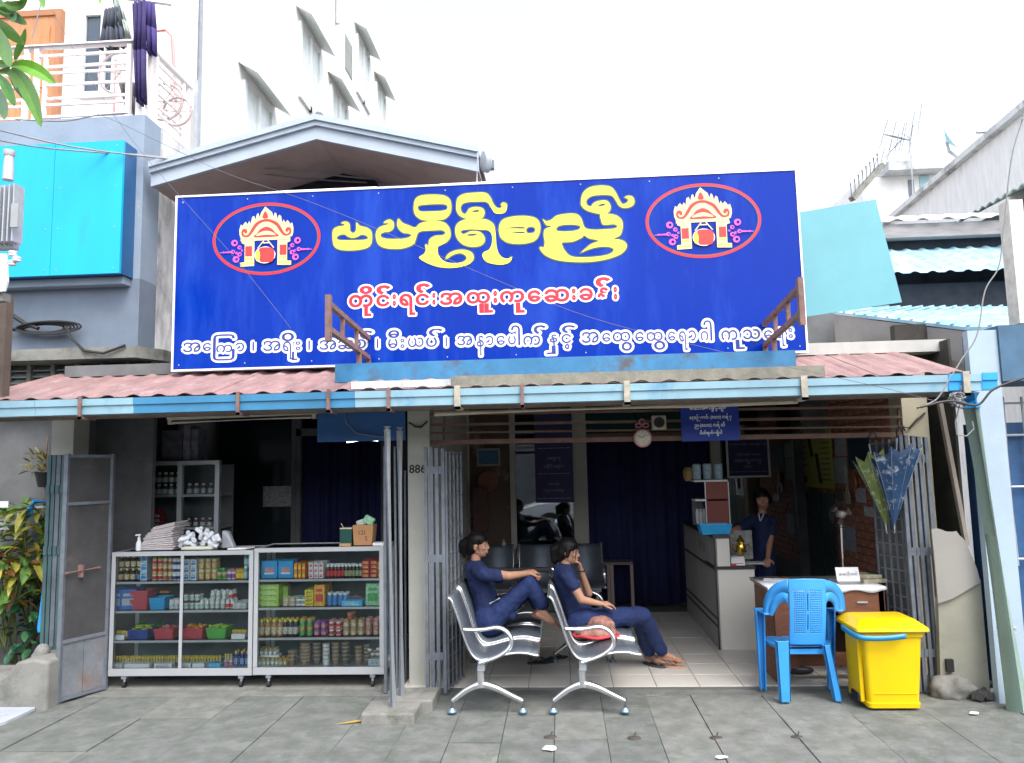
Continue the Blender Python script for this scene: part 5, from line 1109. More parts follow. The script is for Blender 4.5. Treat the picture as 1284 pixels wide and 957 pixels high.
# ---- woman with raised knees on the first bench
Y1 = 6.42
def U(px, py, dy=0.0): return P(px, py, Y1+dy)
w1 = thing('person', 'woman in navy uniform sitting barefoot with knees drawn up and hands clasped over them', 'person', U(622, 782), 'staff in navy uniforms')
sk = MB(); hc = U(599.5, 684); s1 = .94
A, M = add_head(sk, hc, (1, -.12, -.03), (-.05, 0, 1), s1)
sk.caps(U(597, 694), U(596, 712), .038, .043); sk.caps(U(596, 713), U(604, 735), .066, .072); sk.caps(U(604, 735), U(613, 772), .068, .08)
for dy in (-.15, .15): sk.caps(U(600, 717, dy*.4), U(605, 719, dy), .042, .04)
for dy in (-.09, .10):
    kn = U(663 if dy < 0 else 668, 731, dy*.8); an = U(681 if dy < 0 else 675, 768, dy*.8); hp = U(619, 777, dy)
    sk.caps(hp, kn, .062, .045); sk.caps(kn, an, .043, .034)
    add_foot(sk, an, an+Vector((.14, -.03, -.11 if dy < 0 else -.08)), (.6, 0, .8))
sh, el, wr = U(606, 719, -.165), U(638, 722, -.21), U(662, 719, -.09)
sk.caps(sh, el, .043, .034); sk.caps(el, wr, .034, .022); add_hand(sk, wr, Vector((.10, .10, .01)), (.2, -.3, 1), 1, .55)
sh, el, wr = U(606, 719, .165), U(640, 724, .20), U(664, 717, .06)
sk.caps(sh, el, .043, .034); sk.caps(el, wr, .034, .022); add_hand(sk, wr, Vector((.10, -.10, .0)), (.2, .3, 1), -1, .6)
smooth_skin(sk, 'body', M_SKIN, w1, .0055, 3); face_bits(w1, A, M, s1)
hair_mass(w1, A, M, s1, [((0, -.08, .04), (0, -.125, .0), .05, .055), ((0, -.125, .0), (0, -.13, -.04), .055, .045), ((.03, -.02, -.02), (.02, -.07, -.06), .035, .03), ((-.03, -.02, -.02), (-.02, -.07, -.06), .035, .03), ((0, -.13, -.04), (.01, -.12, -.10), .04, .015)], [(((.075, .03, .06), (.082, .02, 0), (.07, .03, -.05)), .006), (((-.075, .03, .06), (-.082, .02, 0), (-.07, .03, -.05)), .006)])
cl = MB(); cl.caps(U(596, 715), U(605, 738), .094, .102); cl.caps(U(605, 736), U(613, 772), .098, .115); cl.caps(U(611, 768), U(616, 781), .118, .12)
for dy, ex in ((-.165, U(626, 723, -.20)), (.165, U(626, 724, .19))): cl.caps(U(598, 714, dy*.5), U(605, 719, dy), .056, .056); cl.caps(U(605, 719, dy), ex, .056, .049)
smooth_skin(cl, 'tunic', M_UNI, w1, .008, 3)
pt = MB(); pt.caps(U(614, 778, -.06), U(614, 778, .07), .13, .13)
for dy in (-.09, .10):
    kn = U(663 if dy < 0 else 668, 731, dy*.8); an = U(679 if dy < 0 else 674, 757, dy*.8); pt.caps(U(619, 777, dy), kn, .094, .066); pt.caps(kn, an, .066, .060); pt.caps(U(636, 764, dy), U(641, 772, dy), .05, .04)
smooth_skin(pt, 'trousers', mat('navy_trousers', (.007, .02, .09), .85, var=.2, scale=14, bump=.3, bscale=40), w1, .008, 3)
MB().tube([U(614, 757, -.14), U(627, 750, -.135)], .006, 6).build('seam_trim', mat('trim_grey', (.4, .42, .48), .6), w1)
# ---- woman leaning her chin on her hand, second bench
Y2 = 6.42
def U(px, py, dy=0.0): return P(px, py, Y2+dy)
w2 = thing('person', 'woman in navy uniform sitting with chin in hand, legs stretched out in flip-flops', 'person', U(735, 784), 'staff in navy uniforms')
sk = MB(); hc = U(713, 692); A, M = add_head(sk, hc, (1, -.15, -.16), (.16, 0, 1), s1)
sk.caps(U(711, 700), U(707, 716), .038, .043); sk.caps(U(707, 717), U(713, 742), .066, .072); sk.caps(U(713, 742), U(726, 775), .068, .08)
for dy in (-.15, .15): sk.caps(U(707, 719, dy*.4), U(712, 723, dy), .042, .04)
legs2 = ((-.10, U(806, 771, .14), U(831, 820, .46)), (.09, U(800, 775, .27), U(815, 820, .52)))
for dy, kn, an in legs2: sk.caps(U(735, 778, dy), kn, .064, .046); sk.caps(kn, an, .043, .033)
an = legs2[0][2]; add_foot(sk, an, an+Vector((.185, -.06, -.055)), (0, 0, 1))
an = legs2[1][2]; add_foot(sk, an, an+Vector((.10, -.10, -.055)), (0, 0, 1))
sh, el, wr = U(714, 724, -.17), U(729, 752, -.20), U(752, 757, -.17)
sk.caps(sh, el, .043, .034); sk.caps(el, wr, .034, .022); add_hand(sk, wr, Vector((.12, .05, -.01)), (0, -.2, 1), 1, .35)
sh, el, wr = U(712, 724, .16), U(738, 744, .10), U(729, 716, .02)
sk.caps(sh, el, .043, .034); sk.caps(el, wr, .034, .022); add_hand(sk, wr, Vector((-.035, -.02, .12)), (1, .3, .1), 1, .5, .14)
smooth_skin(sk, 'body', M_SKIN, w2, .0055, 3); face_bits(w2, A, M, s1)
hair_mass(w2, A, M, s1, [((0, -.08, .03), (0, -.12, .0), .055, .05), ((0, -.12, .0), (0, -.11, -.09), .05, .035), ((.03, -.03, -.02), (.02, -.07, -.07), .035, .03), ((-.03, -.03, -.02), (-.02, -.07, -.07), .035, .03), ((.06, .0, .03), (.07, .0, -.03), .03, .02)], [(((.05, .07, .085), (.068, .070, .03), (.064, .075, -.04), (.055, .072, -.085)), .0035), (((.062, .055, .07), (.078, .05, .02), (.074, .052, -.06)), .004), (((-.05, .07, .085), (-.068, .070, .03), (-.064, .075, -.03)), .004)])
cl = MB(); cl.caps(U(707, 719), U(714, 744), .094, .10); cl.caps(U(714, 742), U(726, 774), .098, .114); cl.caps(U(724, 768), U(733, 783), .116, .115)
for dy, ex in ((-.165, U(720, 735, -.185)), (.16, U(722, 734, .15))): cl.caps(U(706, 717, dy*.5), U(712, 723, dy), .056, .056); cl.caps(U(712, 723, dy), ex, .056, .050)
smooth_skin(cl, 'tunic', M_UNI, w2, .008, 3)
pt = MB(); pt.caps(U(730, 780, -.06), U(730, 780, .07), .125, .125)
for dy, kn, an in legs2: pt.caps(U(735, 778, dy), kn, .094, .068); pt.caps(kn, kn.lerp(an, .88), .068, .060)
smooth_skin(pt, 'trousers', MATS['navy_trousers'], w2, .008, 3)
MB().tube([wr+Vector((.027*math.cos(a), .027*math.sin(a), 0)) for a in [k*math.pi/6 for k in range(13)]], .006, 6, False).build('wristwatch', M_BLACK, w2)
def flipflop(an, d, lab, m=None, grp=None):
    d = Vector(d).normalized(); sd_ = Vector((d.y, -d.x, 0)); t = thing('flip_flop', lab, 'sandal', an, grp)
    pts = []
    for k in range(20):
        a = k/20*2*math.pi; l = math.cos(a)*.125; w_ = math.sin(a)*(.047 if l > 0 else .036); pts.append(an+d*(l+.065)+sd_*w_)
    MB().prism(pts, (0, 0, .014)).build('sole', m or mat('tan_sole', (.42, .26, .19), .7), t, bevel=.003)
    for q in (1, -1): MB().tube([an+d*.02+sd_*.036*q+Vector((0, 0, .012)), an+d*.075+sd_*.03*q+Vector((0, 0, .045)), an+d*.125+Vector((0, 0, .018))], .0065, 6).build('strap', m or mat('strap_brown', (.30, .17, .12), .6), t)
    return t
q = legs2[0][2]; flipflop(Vector((q.x+.0, q.y-.01, .005)), (.185, -.06, 0), 'tan flip-flop on the outstretched foot nearest the counter')
q = legs2[1][2]; flipflop(Vector((q.x-.02, q.y+.0, .005)), (.1, -.1, 0), 'dark flip-flop on the tucked-back foot under the bench', mat('dark_sole', (.06, .055, .06), .6))
darks = mat('black_sandal', (.02, .02, .024), .5)
q = G(678, 833); flipflop(Vector((q.x-.06, q.y, .004)), (1, .25, 0), 'black sandal lying on the tiles, left one of the loose pair', darks); q = G(693, 829); flipflop(Vector((q.x-.03, q.y+.03, .004)), (.9, .5, 0), 'black sandal lying on the tiles, right one of the loose pair', darks)
# handbag on the seat
q = P(748, 801, 6.12); hb = thing('handbag', 'pink and brown fabric bag lying on the middle seat of the right bench', 'bag', q)
m = MB(); m.ell(q+Vector((.0, 0, .045)), .17, .11, .055, 16); m.ell(q+Vector((.04, 0, .10)), .11, .09, .07, 14); smooth_skin(m, 'bag_body', mat('patterned_cloth', (.22, .10, .08), .8, var=.6, scale=22, dirt=(.36, .20, .16), dscale=14, dthr=.5), hb, .009, 2)
MB().tube([q+Vector((.17*math.cos(a), .11*math.sin(a), .03+.006*math.sin(a*5))) for a in [k*math.pi/12 for k in range(25)]], .012, 8, False).build('red_piping', mat('red_piping', (.55, .04, .05), .6), hb, smooth=True)
# ---- woman behind the counter
Y3 = 8.15
def U(px, py, dy=0.0): return P(px, py, Y3+dy)
w3 = thing('person', 'woman in navy uniform standing behind the reception counter, one arm resting on it', 'person', U(957, 770), 'staff in navy uniforms')
sk = MB(); s3 = 1.0; A, M = add_head(sk, U(955.5, 627), (-.18, -1, -.02), (-.12, 0, 1), s3)
sk.caps(U(956, 636), U(956, 650), .040, .044); sk.caps(U(955, 652), U(956, 668), .075, .08); sk.caps(U(956, 668), U(957, 698), .078, .085); sk.caps(U(957, 698), U(957, 745), .085, .09)
shl, ell_, wrl = U(942, 654), U(926, 663, -.10), U(914, 667.5, -.32)
shr, elr, wrr = U(968, 655), U(965, 680, -.08), U(962.5, 701, -.25)
for q in (shl, shr): sk.caps(U(956, 651), q, .05, .045)
sk.caps(shl, ell_, .044, .034); sk.caps(ell_, wrl, .034, .023); add_hand(sk, wrl, Vector((-.08, -.05, -.012)), (0, -.2, 1), -1, .3, .15)
sk.caps(shr, elr, .043, .033); sk.caps(elr, wrr, .033, .022); add_hand(sk, wrr, Vector((-.04, -.1, -.03)), (0, -.2, 1), -1, .25, .16)
for q in (-.09, .09): sk.caps(U(957, 740)+Vector((q, 0, 0)), U(957, 775)+Vector((q, 0, -.0)), .08, .06); z0 = U(957, 775); sk.caps(z0+Vector((q, 0, 0)), Vector((z0.x+q, z0.y, .09)), .055, .038); add_foot(sk, (z0.x+q, z0.y, .075), (z0.x+q, z0.y-.2, .035))
smooth_skin(sk, 'body', M_SKIN, w3, .0055, 3); face_bits(w3, A, M, s3)
hair_mass(w3, A, M, s3, [((0, -.08, .03), (-.02, -.12, -.02), .05, .045), ((.055, .02, .05), (.075, .0, -.03), .03, .025), ((-.055, .02, .05), (-.075, .0, -.03), .03, .025)], [(((.03, .085, .085), (.06, .07, .05), (.078, .04, -.02), (.075, .03, -.07)), .009), (((-.02, .088, .085), (-.06, .07, .05), (-.078, .04, -.02)), .009), (((.0, .09, .085), (.03, .088, .06), (.055, .075, .03)), .008)])
cl = MB(); cl.caps(U(956, 655), U(956, 672), .10, .105); cl.caps(U(956, 672), U(957, 700), .105, .112); cl.caps(U(957, 700), U(957, 735), .125, .14)
for q, e in ((shl, shl.lerp(ell_, .75)), (shr, shr.lerp(elr, .5))): cl.caps(U(956, 653), q, .06, .06); cl.caps(q, e, .06, .056)
smooth_skin(cl, 'tunic', M_UNI, w3, .008, 3)
pt = MB(); z0 = U(957, 775)
for q in (-.09, .09): pt.caps(U(957, 735)+Vector((q*.8, 0, 0)), Vector((z0.x+q, z0.y, .14)), .12, .085)
smooth_skin(pt, 'trousers', MATS['navy_trousers'], w3, .01, 3)
MB().caps(U(951.5, 645, -.13), U(953, 653, -.14), .006, .006, 6).caps(U(957.5, 645, -.13), U(954, 653, -.14), .006, .006, 6).build('collar_trim', mat('trim_grey', (.4, .42, .48), .6), w3)

# ================================================================ COUNTER, DESK AND THEIR THINGS
Cf = G(902, 815); yc = Cf.y; xc0 = Cf.x; xc1 = P(950, 800, yc).x
zt1, zt2_ = P(900, 671, yc).z, P(915, 710, yc).z; yback = XP(873, 764, xc0).y if False else G(874, 768).y
ct = thing('reception_counter', 'white laminate reception counter with black edging and a raised left ledge', 'counter', (xc0, yc, 0))
xs = P(916, 700, yc).x
bx('side_panel', xc0, xc0+.03, yc+.001, yback, .0, zt1-.03, mat('grey_side_panel', (.34, .33, .31), .5, var=.12), ct)
bx('front_panel', xc0+.02, xc1, yc-.018, yc+.0, .0, zt2_-.028, M_LAMI, ct); bx('raised_panel', xc0+.02, xs, yc-.018, yc+.0, zt2_+.001, zt1-.03, M_LAMI, ct)
bx('desktop', xc0-.01, xc1+.01, yc-.03, yc+.45, zt2_-.027, zt2_, mat('dark_edge', (.035, .03, .03), .4), ct); bx('ledge_top', xc0-.015, xs, yc-.03, yback, zt1-.029, zt1, MATS['dark_edge'], ct)
for z in (.20, .27, zt2_-.04): bx('black_strip', xc0-.004, xc0, yc, yback, z, z+.018, M_BLACK, ct)
for x in (xc0-.002, xc0+.02): bx('black_edge', x-.006, x+.008, yc-.024, yc-.0185, 0, zt1-.03, M_BLACK, ct) if x < xc0 else None
bx('black_edge', xs-.008, xs, yc-.024, yc-.0185, zt2_, zt1-.03, M_BLACK, ct)
bx('inner_panel', xs-.02, xs, yc+.001, yback-.1, zt2_+.001, zt1-.03, M_LAMI, ct); bx('right_side', xc1-.02, xc1, yc+.001, yc+.45, 0, zt2_-.028, M_LAMI, ct)
for i, (y0_, y1_) in enumerate(((.32, .40), (.50, .60), (.66, .80))): bx('stencil_pattern', xc0-.0025, xc0-.0005, yc+y0_, yc+y1_-.01, zt2_+.05+.02*i, zt1-.12, mat('stencil', (.2, .24, .28), .5), ct)
def onc(px, py, dy, z): q = P(px, py, yc+dy); return Vector((q.x, yc+dy, z+.001))
q = onc(890, 668, .35, zt1); wcl = thing('tea_stand', 'brown panelled stand with white shelves on the counter ledge', 'stand', q)
bx('brown_panel', q.x-.02, q.x+.20, q.y, q.y+.03, q.z+.055, q.z+.49, mat('maroon_panel', (.22, .05, .035), .5), wcl, .003)
for z in (.30, .49): bx('shelf', q.x-.13, q.x+.2, q.y+.0, q.y+.2, q.z+z+.0005, q.z+z+.018, M_WHITEP, wcl)
bx('back', q.x-.13, q.x-.021, q.y+.17, q.y+.185, q.z+.055, q.z+.299, M_DARKWALL, wcl); bx('edge_strip', q.x-.028, q.x-.0205, q.y-.004, q.y+.01, q.z+.05, q.z+.489, M_WHITEP, wcl); bx('edge_strip', q.x+.2005, q.x+.208, q.y-.004, q.y+.01, q.z+.05, q.z+.489, M_WHITEP, wcl)
cup_ = MB().use(mat('pale_blue_pack', (.35, .48, .56), .4, var=.3, scale=30)); cup_.lathe((0, 0, 0), [(.040, 0), (.046, .06), (.044, .15), (.03, .16)], 12); cup_ = cup_.build('water_cup_pack', None, smooth=True, origin=(0, 0, 0))
for i, dx in enumerate((-.085, .02, .13)): o = cup_ if i == 0 else dup(cup_, (0, 0, 0)); o.location = q+Vector((dx, .09, .512)); tag(o, f'pale blue water pack, {ORD[i]} from left, on top of the brown stand', 'pack', 'water packs on the stand')
tag(MB().lathe(q+Vector((-.17, .1, .50)), [(.03, 0), (.05, .04), (.05, .10), (.03, .14)], 12).build('gold_tin', mat('dull_gold', (.30, .20, .07), .4)), 'dull gold tin left of the water packs', 'tin')
bl = MB(); bl.use(mat('cup_white', (.5, .52, .55), .4))
for k in range(3): bl.lathe(q+Vector((-.10+.035*k, .08, .06)), [(.014, 0), (.018, .12), (.01, .16)], 8)
tag(bl.build('small_bottles', None, smooth=True), 'white small bottles on the lower shelf of the brown stand', 'bottles')
q = onc(893, 664, .18, zt1); o = basket('basket', .30, .2, .085, M_BB); o.location = q+Vector((.02, .0, .0)); tag(o, 'blue plastic basket on the counter ledge below the brown stand', 'basket')
q = onc(930, 706, .18, zt2_); tr = MB().use(mat('trophy_gold', (.70, .48, .10), .18, .95)); tr.lathe(q, [(.04, 0), (.04, .02), (.012, .04), (.012, .07), (.045, .11), (.05, .16), (.03, .2), (.045, .21), (.02, .24), (.004, .27)], 16)
for s_ in (1, -1): tr.tube([q+Vector((s_*.045, 0, .11)), q+Vector((s_*.085, 0, .14)), q+Vector((s_*.07, 0, .18)), q+Vector((s_*.04, 0, .17))], .007, 6)
tag(tr.build('gold_bowl', None, smooth=True), 'shiny gold offering bowl on the lower desktop of the counter', 'bowl')
q = onc(924, 700, .32, zt2_); tag(MB().cbox(q+Vector((.05, .1, .15)), .26, .01, .28).build('display_card', mat('grey_card', (.30, .30, .30), .7, var=.4, scale=14)), 'grey printed card behind the gold bowl', 'card')
q = onc(921, 706, .06, zt2_); o = MB().use(M_WHITEP)
for k in range(5): o.cbox(q+Vector((.0, .03*k*.5, .01+k*.014)), .17, .12, .012, Matrix.Rotation(.12*k, 3, 'Z'))
tag(o.build('paper_pile', None), 'stack of white papers at left of the gold bowl', 'papers'); q = onc(923, 708, .0, zt2_); tag(MB().cbox(q+Vector((0, .03, .012)), .13, .06, .02, Matrix.Rotation(.2, 3, 'Z')).build('red_booklet', mat('crimson_book', (.5, .03, .10), .5)), 'red and pink booklet at the front edge of the counter', 'booklet')
q = onc(945, 708, .12, zt2_); tag(MB().cbox(q+Vector((-.05, .05, .006)), .30, .16, .01, Matrix.Rotation(-.1, 3, 'Z')).build('open_register', mat('pale_paper', (.4, .4, .45), .7, var=.3, scale=25)), 'open register lying under the right hand of the standing woman', 'book')
# desk
zd = .76; Dl = P(962, 738, YF+.05); yd = YF+.02; xd0, xd1 = P(964, 740, yd).x, P(1109, 735, yd).x
zd = P(1030, 737, yd).z; ydb = yd+.62
dk = thing('desk', 'brown wooden desk with a white cloth top behind the blue plastic chair', 'desk', ((xd0+xd1)/2, yd, 0))
MB().box(xd0, xd1, yd-.01, ydb, zd-.028, zd).build('top', mat('desk_top', (.30, .24, .19), .5), dk, bevel=.004)
m = MB(); n = 26; A = []; B = []; C = []
for i in range(n+1):
    x = xd0-.012+(xd1-xd0+.02)*i/n; A.append((x, ydb-.05, zd+.004)); B.append((x, yd-.016, zd+.004)); C.append((x, yd-.020-.004*math.sin(i*1.7), zd-.03-.012*math.sin(i*.9)-.02*(i < 5)))
m.ribbon(A, B); m.ribbon(B, C); m.build('cloth', mat('white_plastic_cloth', (.68, .70, .76), .35, var=.05, bump=.2, bscale=12), dk, smooth=True, solid=.002)
bx('front_apron', P(1050, 740, yd).x, xd1-.01, yd, yd+.02, zd-.20, zd-.03, M_WOOD, dk); bx('drawer_side', xd1-.03, xd1-.01, yd+.021, ydb, .05, zd-.03, M_WOOD, dk)
bx('left_side', xd0+.03, xd0+.05, yd+.02, ydb-.02, .02, zd-.03, M_WOOD, dk); bx('left_pedestal', xd0+.051, P(1000, 780, yd).x, yd+.03, ydb-.03, .12, zd-.03, M_WOOD, dk)
bx('back_panel', P(1000, 780, yd).x+.001, xd1-.031, ydb-.05, ydb-.03, .05, zd-.1, mat('dark_wood', (.07, .03, .02), .6), dk); bx('bottom_rail', xd0+.051, xd1-.031, yd+.1, yd+.13, .12, .22, M_WOOD, dk)
for x in (xd0+.035, xd1-.05): bx('leg', x, x+.045, yd, yd+.019, 0, zd-.03, M_WOOD, dk)
bx('drawer_handle', (xd1+P(1050, 740, yd).x)/2-.04, (xd1+P(1050, 740, yd).x)/2+.04, yd-.014, yd-.0005, zd-.12, zd-.108, M_STEEL, dk)
q0, q1 = P(1047, 702, yd+.18), P(1077, 721, yd+.18); npl = thing('name_plate', 'white name plate with black lettering standing on the desk', 'name plate', ((q0.x+q1.x)/2, yd+.18, zd+.006))
hN = q0.z-q1.z
MB().prism([(q0.x, yd+.15, zd+.006), (q1.x, yd+.15, zd+.006), (q1.x, yd+.19, zd+.006+hN), (q0.x, yd+.19, zd+.006+hN)], (0, .006, 0)).build('plate', M_WHITEP, npl)
MB().prism([(q0.x, yd+.10, zd+.006), (q1.x, yd+.10, zd+.006), (q1.x, yd+.148, zd+.024), (q0.x, yd+.148, zd+.024)], (0, .03, 0)).build('foot', mat('silver_foot', (.4, .42, .42), .3, .6), npl)
word('lettering', 'ဆရာဦးတင်', ((q0.x+q1.x)/2, zd+.012+hN*.52), .045, yd+.167, M_BLACK, npl, width=(q1.x-q0.x)*.82)
q = P(1093, 727, yd+.25); q.z = zd+.006
o = MB().use(mat('folded_newspaper', (.42, .38, .26), .85, var=.4, scale=30)); o.cbox(q+Vector((.0, 0, .015)), .24, .20, .03, Matrix.Rotation(.15, 3, 'Z')); o.cbox(q+Vector((-.02, .02, .045)), .20, .15, .03, Matrix.Rotation(-.3, 3, 'Z')); tag(o.build('newspapers', None, bevel=.006), 'folded yellowed newspapers on the desk right of the name plate', 'papers')
q = P(1098, 722, yd+.25); q.z = zd+.075; tag(MB().cbox(q+Vector((0, 0, .0)), .14, .05, .018, Matrix.Rotation(.3, 3, 'Z') @ Matrix.Rotation(.15, 3, 'Y')).build('spectacle_case', M_BLACK, bevel=.005), 'black case lying on top of the newspapers', 'case')
for px, dy, w_, lab in ((990, .12, .2, 'white paper sheet lying flat at the front left of the desk'), (975, .38, .22, 'pale sheet lying at the back left of the desk'), (1020, .33, .2, 'pale sheet in the middle of the desk')):
    q = P(px, 735, yd+dy); tag(MB().cbox((q.x, q.y, zd+.0085), w_, .14, .003, Matrix.Rotation(random.uniform(-.3, .3), 3, 'Z')).build('paper_sheet', mat('paper', (.72, .72, .74), .7)), lab, 'paper')
q = P(1032, 733, yd+.28); tag(MB().cbox((q.x, q.y, zd+.016), .09, .05, .014, Matrix.Rotation(-.3, 3, 'Z')).build('dark_notebook', M_BLACK), 'small dark notebook left of the name plate', 'notebook')
for px, lab in ((985, 'dark shoe on the left, under the blue chair'), (1003, 'dark shoe on the right, under the blue chair')):
    q = G(px, 846); m = MB(); m.ell(q+Vector((0, 0, .035)), .12, .045, .035, 14); m.ell(q+Vector((-.05, 0, .05)), .06, .042, .04, 12); tag(smooth_skin(m, 'shoe', mat('dark_shoe', (.02, .022, .035), .5), None, .008, 2), lab, 'shoe')
# ================================================================ BLUE PLASTIC CHAIR
Yc = 5.98
def K(cx, cy, Y=Yc, bend=True):
    px, py = 920+cx/4.558, 690+cy/4.558; p = P(px, py, Y)
    if bend: d_ = abs(cx-418)/230; p = P(px, py, Y+.13*d_*d_-.05)
    return p
ch = thing('plastic_chair', 'blue plastic armchair with a perforated back, facing the desk', 'chair', P(1007, 870, Yc+.1))
def strip(outer, inner, nm, k=5, closed=False, solid=.012):
    a = cr_curve([Vector((*q, 0)) for q in outer], k, False); b = cr_curve([Vector((*q, 0)) for q in inner], k, False); m = MB()
    rows = [[K(*(a[i].lerp(b[i], t)).xy) for i in range(len(a))] for t in (0, .5, 1)]
    m.ribbon(rows[0], rows[1]); m.ribbon(rows[1], rows[2]); return m.build(nm, M_CHAIR, ch, smooth=True, solid=solid)
strip([(172, 352), (172, 300), (186, 250), (214, 210), (255, 182), (312, 168)], [(222, 378), (236, 350), (256, 316), (284, 297), (304, 300), (315, 330)], 'left_wing')
strip([(635, 345), (633, 300), (622, 250), (596, 206), (560, 180), (520, 167)], [(575, 345), (572, 318), (562, 300), (545, 291), (530, 296), (522, 325)], 'right_wing')
# central panel with real slots
m = MB(); nx, ny = 41, 60; gx0, gx1, gy0, gy1 = 312, 522, 166, 540
def pt_(i, j): t = j/ny; x = gx0+6*t+(gx1-gx0-8*t)*i/nx; y = gy0+(gy1-gy0)*j/ny+(12*(1-((x-417)/105)**2)*(-.3 if j < 3 else 0)); v = K(x, y); v.y += -.02*math.sin(t*3.1); return v
vs = [pt_(i, j) for j in range(ny+1) for i in range(nx+1)]; fs = []
for j in range(ny):
    for i in range(nx):
        hole = 5 <= i < 36 and 10 <= j < 50 and (i % 2 == 1) and (j % 2 == 0) and not (19 <= i <= 21)
        if i == 20 and (13 <= j < 29 or 32 <= j < 46): hole = True
        if not hole: fs.append((j*(nx+1)+i, j*(nx+1)+i+1, (j+1)*(nx+1)+i+1, (j+1)*(nx+1)+i))
m.add(vs, fs); m.build('back_panel', M_CHAIR, ch, smooth=True, solid=.010)
MB().tube([K(332+6*math.cos(a), y) for a, y in ((0, 225), (0, 480))], .004, 6).tube([K(503, 225), K(503, 478)], .004, 6).tube([K(332, 222), K(503, 222)], .004, 6).build('panel_rib', M_CHAIR, ch)
zs_ = K(420, 550, Yc, False).z
m = MB(); f0 = Yc+.36
s00, s10, s01, s11 = K(200, 475, Yc+.0, False), K(540, 540, Yc, False), P(951, 800, f0), P(1045, 800, f0)
m.prism([(s01.x, f0, zs_), (s11.x, f0, zs_), (P(1040, 800, Yc-.02).x, Yc-.02, zs_+.01), (P(975, 800, Yc-.02).x, Yc-.02, zs_+.01)], (0, 0, -.03)); m.build('seat', M_CHAIR, ch, bevel=.008)
m = MB(); m.prism([(s01.x, f0, zs_-.03), (s11.x, f0, zs_-.03), (s11.x, f0, zs_-.07), (s01.x, f0, zs_-.07)], (0, -.012, 0)); m.build('seat_apron', M_CHAIR, ch); m = MB(); m.prism([(P(978, 800, Yc).x, Yc-.02, zs_), (P(1038, 800, Yc).x, Yc-.02, zs_), (P(1038, 800, Yc).x, Yc-.02, zs_-.05), (P(978, 800, Yc).x, Yc-.02, zs_-.05)], (0, .012, 0)); m.build('seat_apron', M_CHAIR, ch)
def leg(top, w0, bot, w1, depth, nm='leg'):
    m = MB(); u = Vector((1, 0, 0)); top, bot = Vector(top), Vector(bot)
    a = [top-u*w0/2, top+u*w0/2, bot+u*w1/2, bot-u*w1/2]; m.prism(a, (0, .009, 0)); m.prism([top-u*w0/2, top-u*(w0/2-.012), bot-u*(w1/2-.010), bot-u*w1/2], (0, depth, 0)); m.prism([top+u*(w0/2-.012), top+u*w0/2, bot+u*w1/2, bot+u*(w1/2-.010)], (0, depth, 0))
    return m.build(nm, M_CHAIR, ch, bevel=.003)
gb = lambda px, py: G(px, py)
b0, b1_ = G(985.5, 881), G(1052, 880)
leg(P(920+282/4.558, 690+520/4.558, b0.y), .098, b0, .072, .05); leg(P(920+535/4.558, 690+545/4.558, b1_.y), .055, b1_, .055, .05)
f1, f2 = G(956, 864), G(1041, 863)
leg((P(951.5, 763, f1.y).x, f1.y, P(951.5, 763, f1.y).z), .072, f1, .045, -.045); leg((P(1040, 763, f2.y).x, f2.y, P(1040, 763, f2.y).z), .065, f2, .045, -.045)
for px_, fy, wing in ((951, f1, (200, 365)), (1041, f2, (598, 345))):
    a = K(*wing); e = Vector((P(px_, 763, fy.y).x, fy.y, P(px_, 763, fy.y).z)); MB().bar(a+Vector((0, -.01, .0)), e+Vector((0, .03, -.006)), .07, .014, (1, 0, 0)).build('armrest', M_CHAIR, ch, bevel=.005)
# ================================================================ YELLOW BIN
Yb_ = G(1122, 889).y
bn = thing('waste_bin', 'bright yellow plastic pedal bin with a blue handle beside the folded gate', 'bin', G(1122, 889)+Vector((0, .2, 0)))
def BX(cx, cy, Y): return P(920+cx/4.558, 690+cy/4.558, Y)
xb0, xb1 = BX(775, 900, Yb_).x, BX(1075, 900, Yb_).x; xt0, xt1 = BX(742, 470, Yb_-.02).x, BX(1078, 465, Yb_-.02).x; zbt = BX(900, 465, Yb_).z
D = .34; e = .02
def ring(x0, x1, y0, y1, z, r=.03, n=4):
    out = []
    for cx_, cy_, a0 in ((x1-r, y1-r, 0), (x0+r, y1-r, 1), (x0+r, y0+r, 2), (x1-r, y0+r, 3)):
        for k in range(n+1): a = (a0+k/n)*math.pi/2; out.append(Vector((cx_+r*math.cos(a), cy_+r*math.sin(a), z)))
    return out
def stack(rings):
    m = MB(); n = len(rings[0]); m.v = [v for r_ in rings for v in r_]
    m.f = [(i*n+k, i*n+(k+1) % n, (i+1)*n+(k+1) % n, (i+1)*n+k) for i in range(len(rings)-1) for k in range(n)]+[tuple(reversed(range(n))), tuple((len(rings)-1)*n+k for k in range(n))]
    m.m = [0]*len(m.f); return m
zz = lambda t: t*zbt
def lerp(a, b, t): return a+(b-a)*t
rs = []
for t, ex in ((0, -.012), (.008, 0), (.07, .002), (.075, -.006), (.5, -.002), (.93, 0), (.935, .012), (1, .014)):
    rs.append(ring(lerp(xb0, xt0, t)-ex, lerp(xb1, xt1, t)+ex, Yb_-.02*t-ex, Yb_+D+.02*t+ex, zz(t)))
stack(rs).build('body', M_YBIN, bn, smooth=True)
lx0, lx1 = BX(690, 440, Yb_-.04).x-.0, BX(1112, 440, Yb_-.04).x
lx0 = xt0-.055
rs = [ring(lx0, lx1, Yb_-.06, Yb_+D+.05, zbt+.004), ring(lx0-.006, lx1+.006, Yb_-.066, Yb_+D+.056, zbt+.012), ring(lx0-.004, lx1+.004, Yb_-.062, Yb_+D+.052, zbt+.03), ring(lx0+.05, lx1-.05, Yb_+.02, Yb_+D-.02, zbt+.075), ring(lx0+.07, lx1-.07, Yb_+.05, Yb_+D-.05, zbt+.082)]
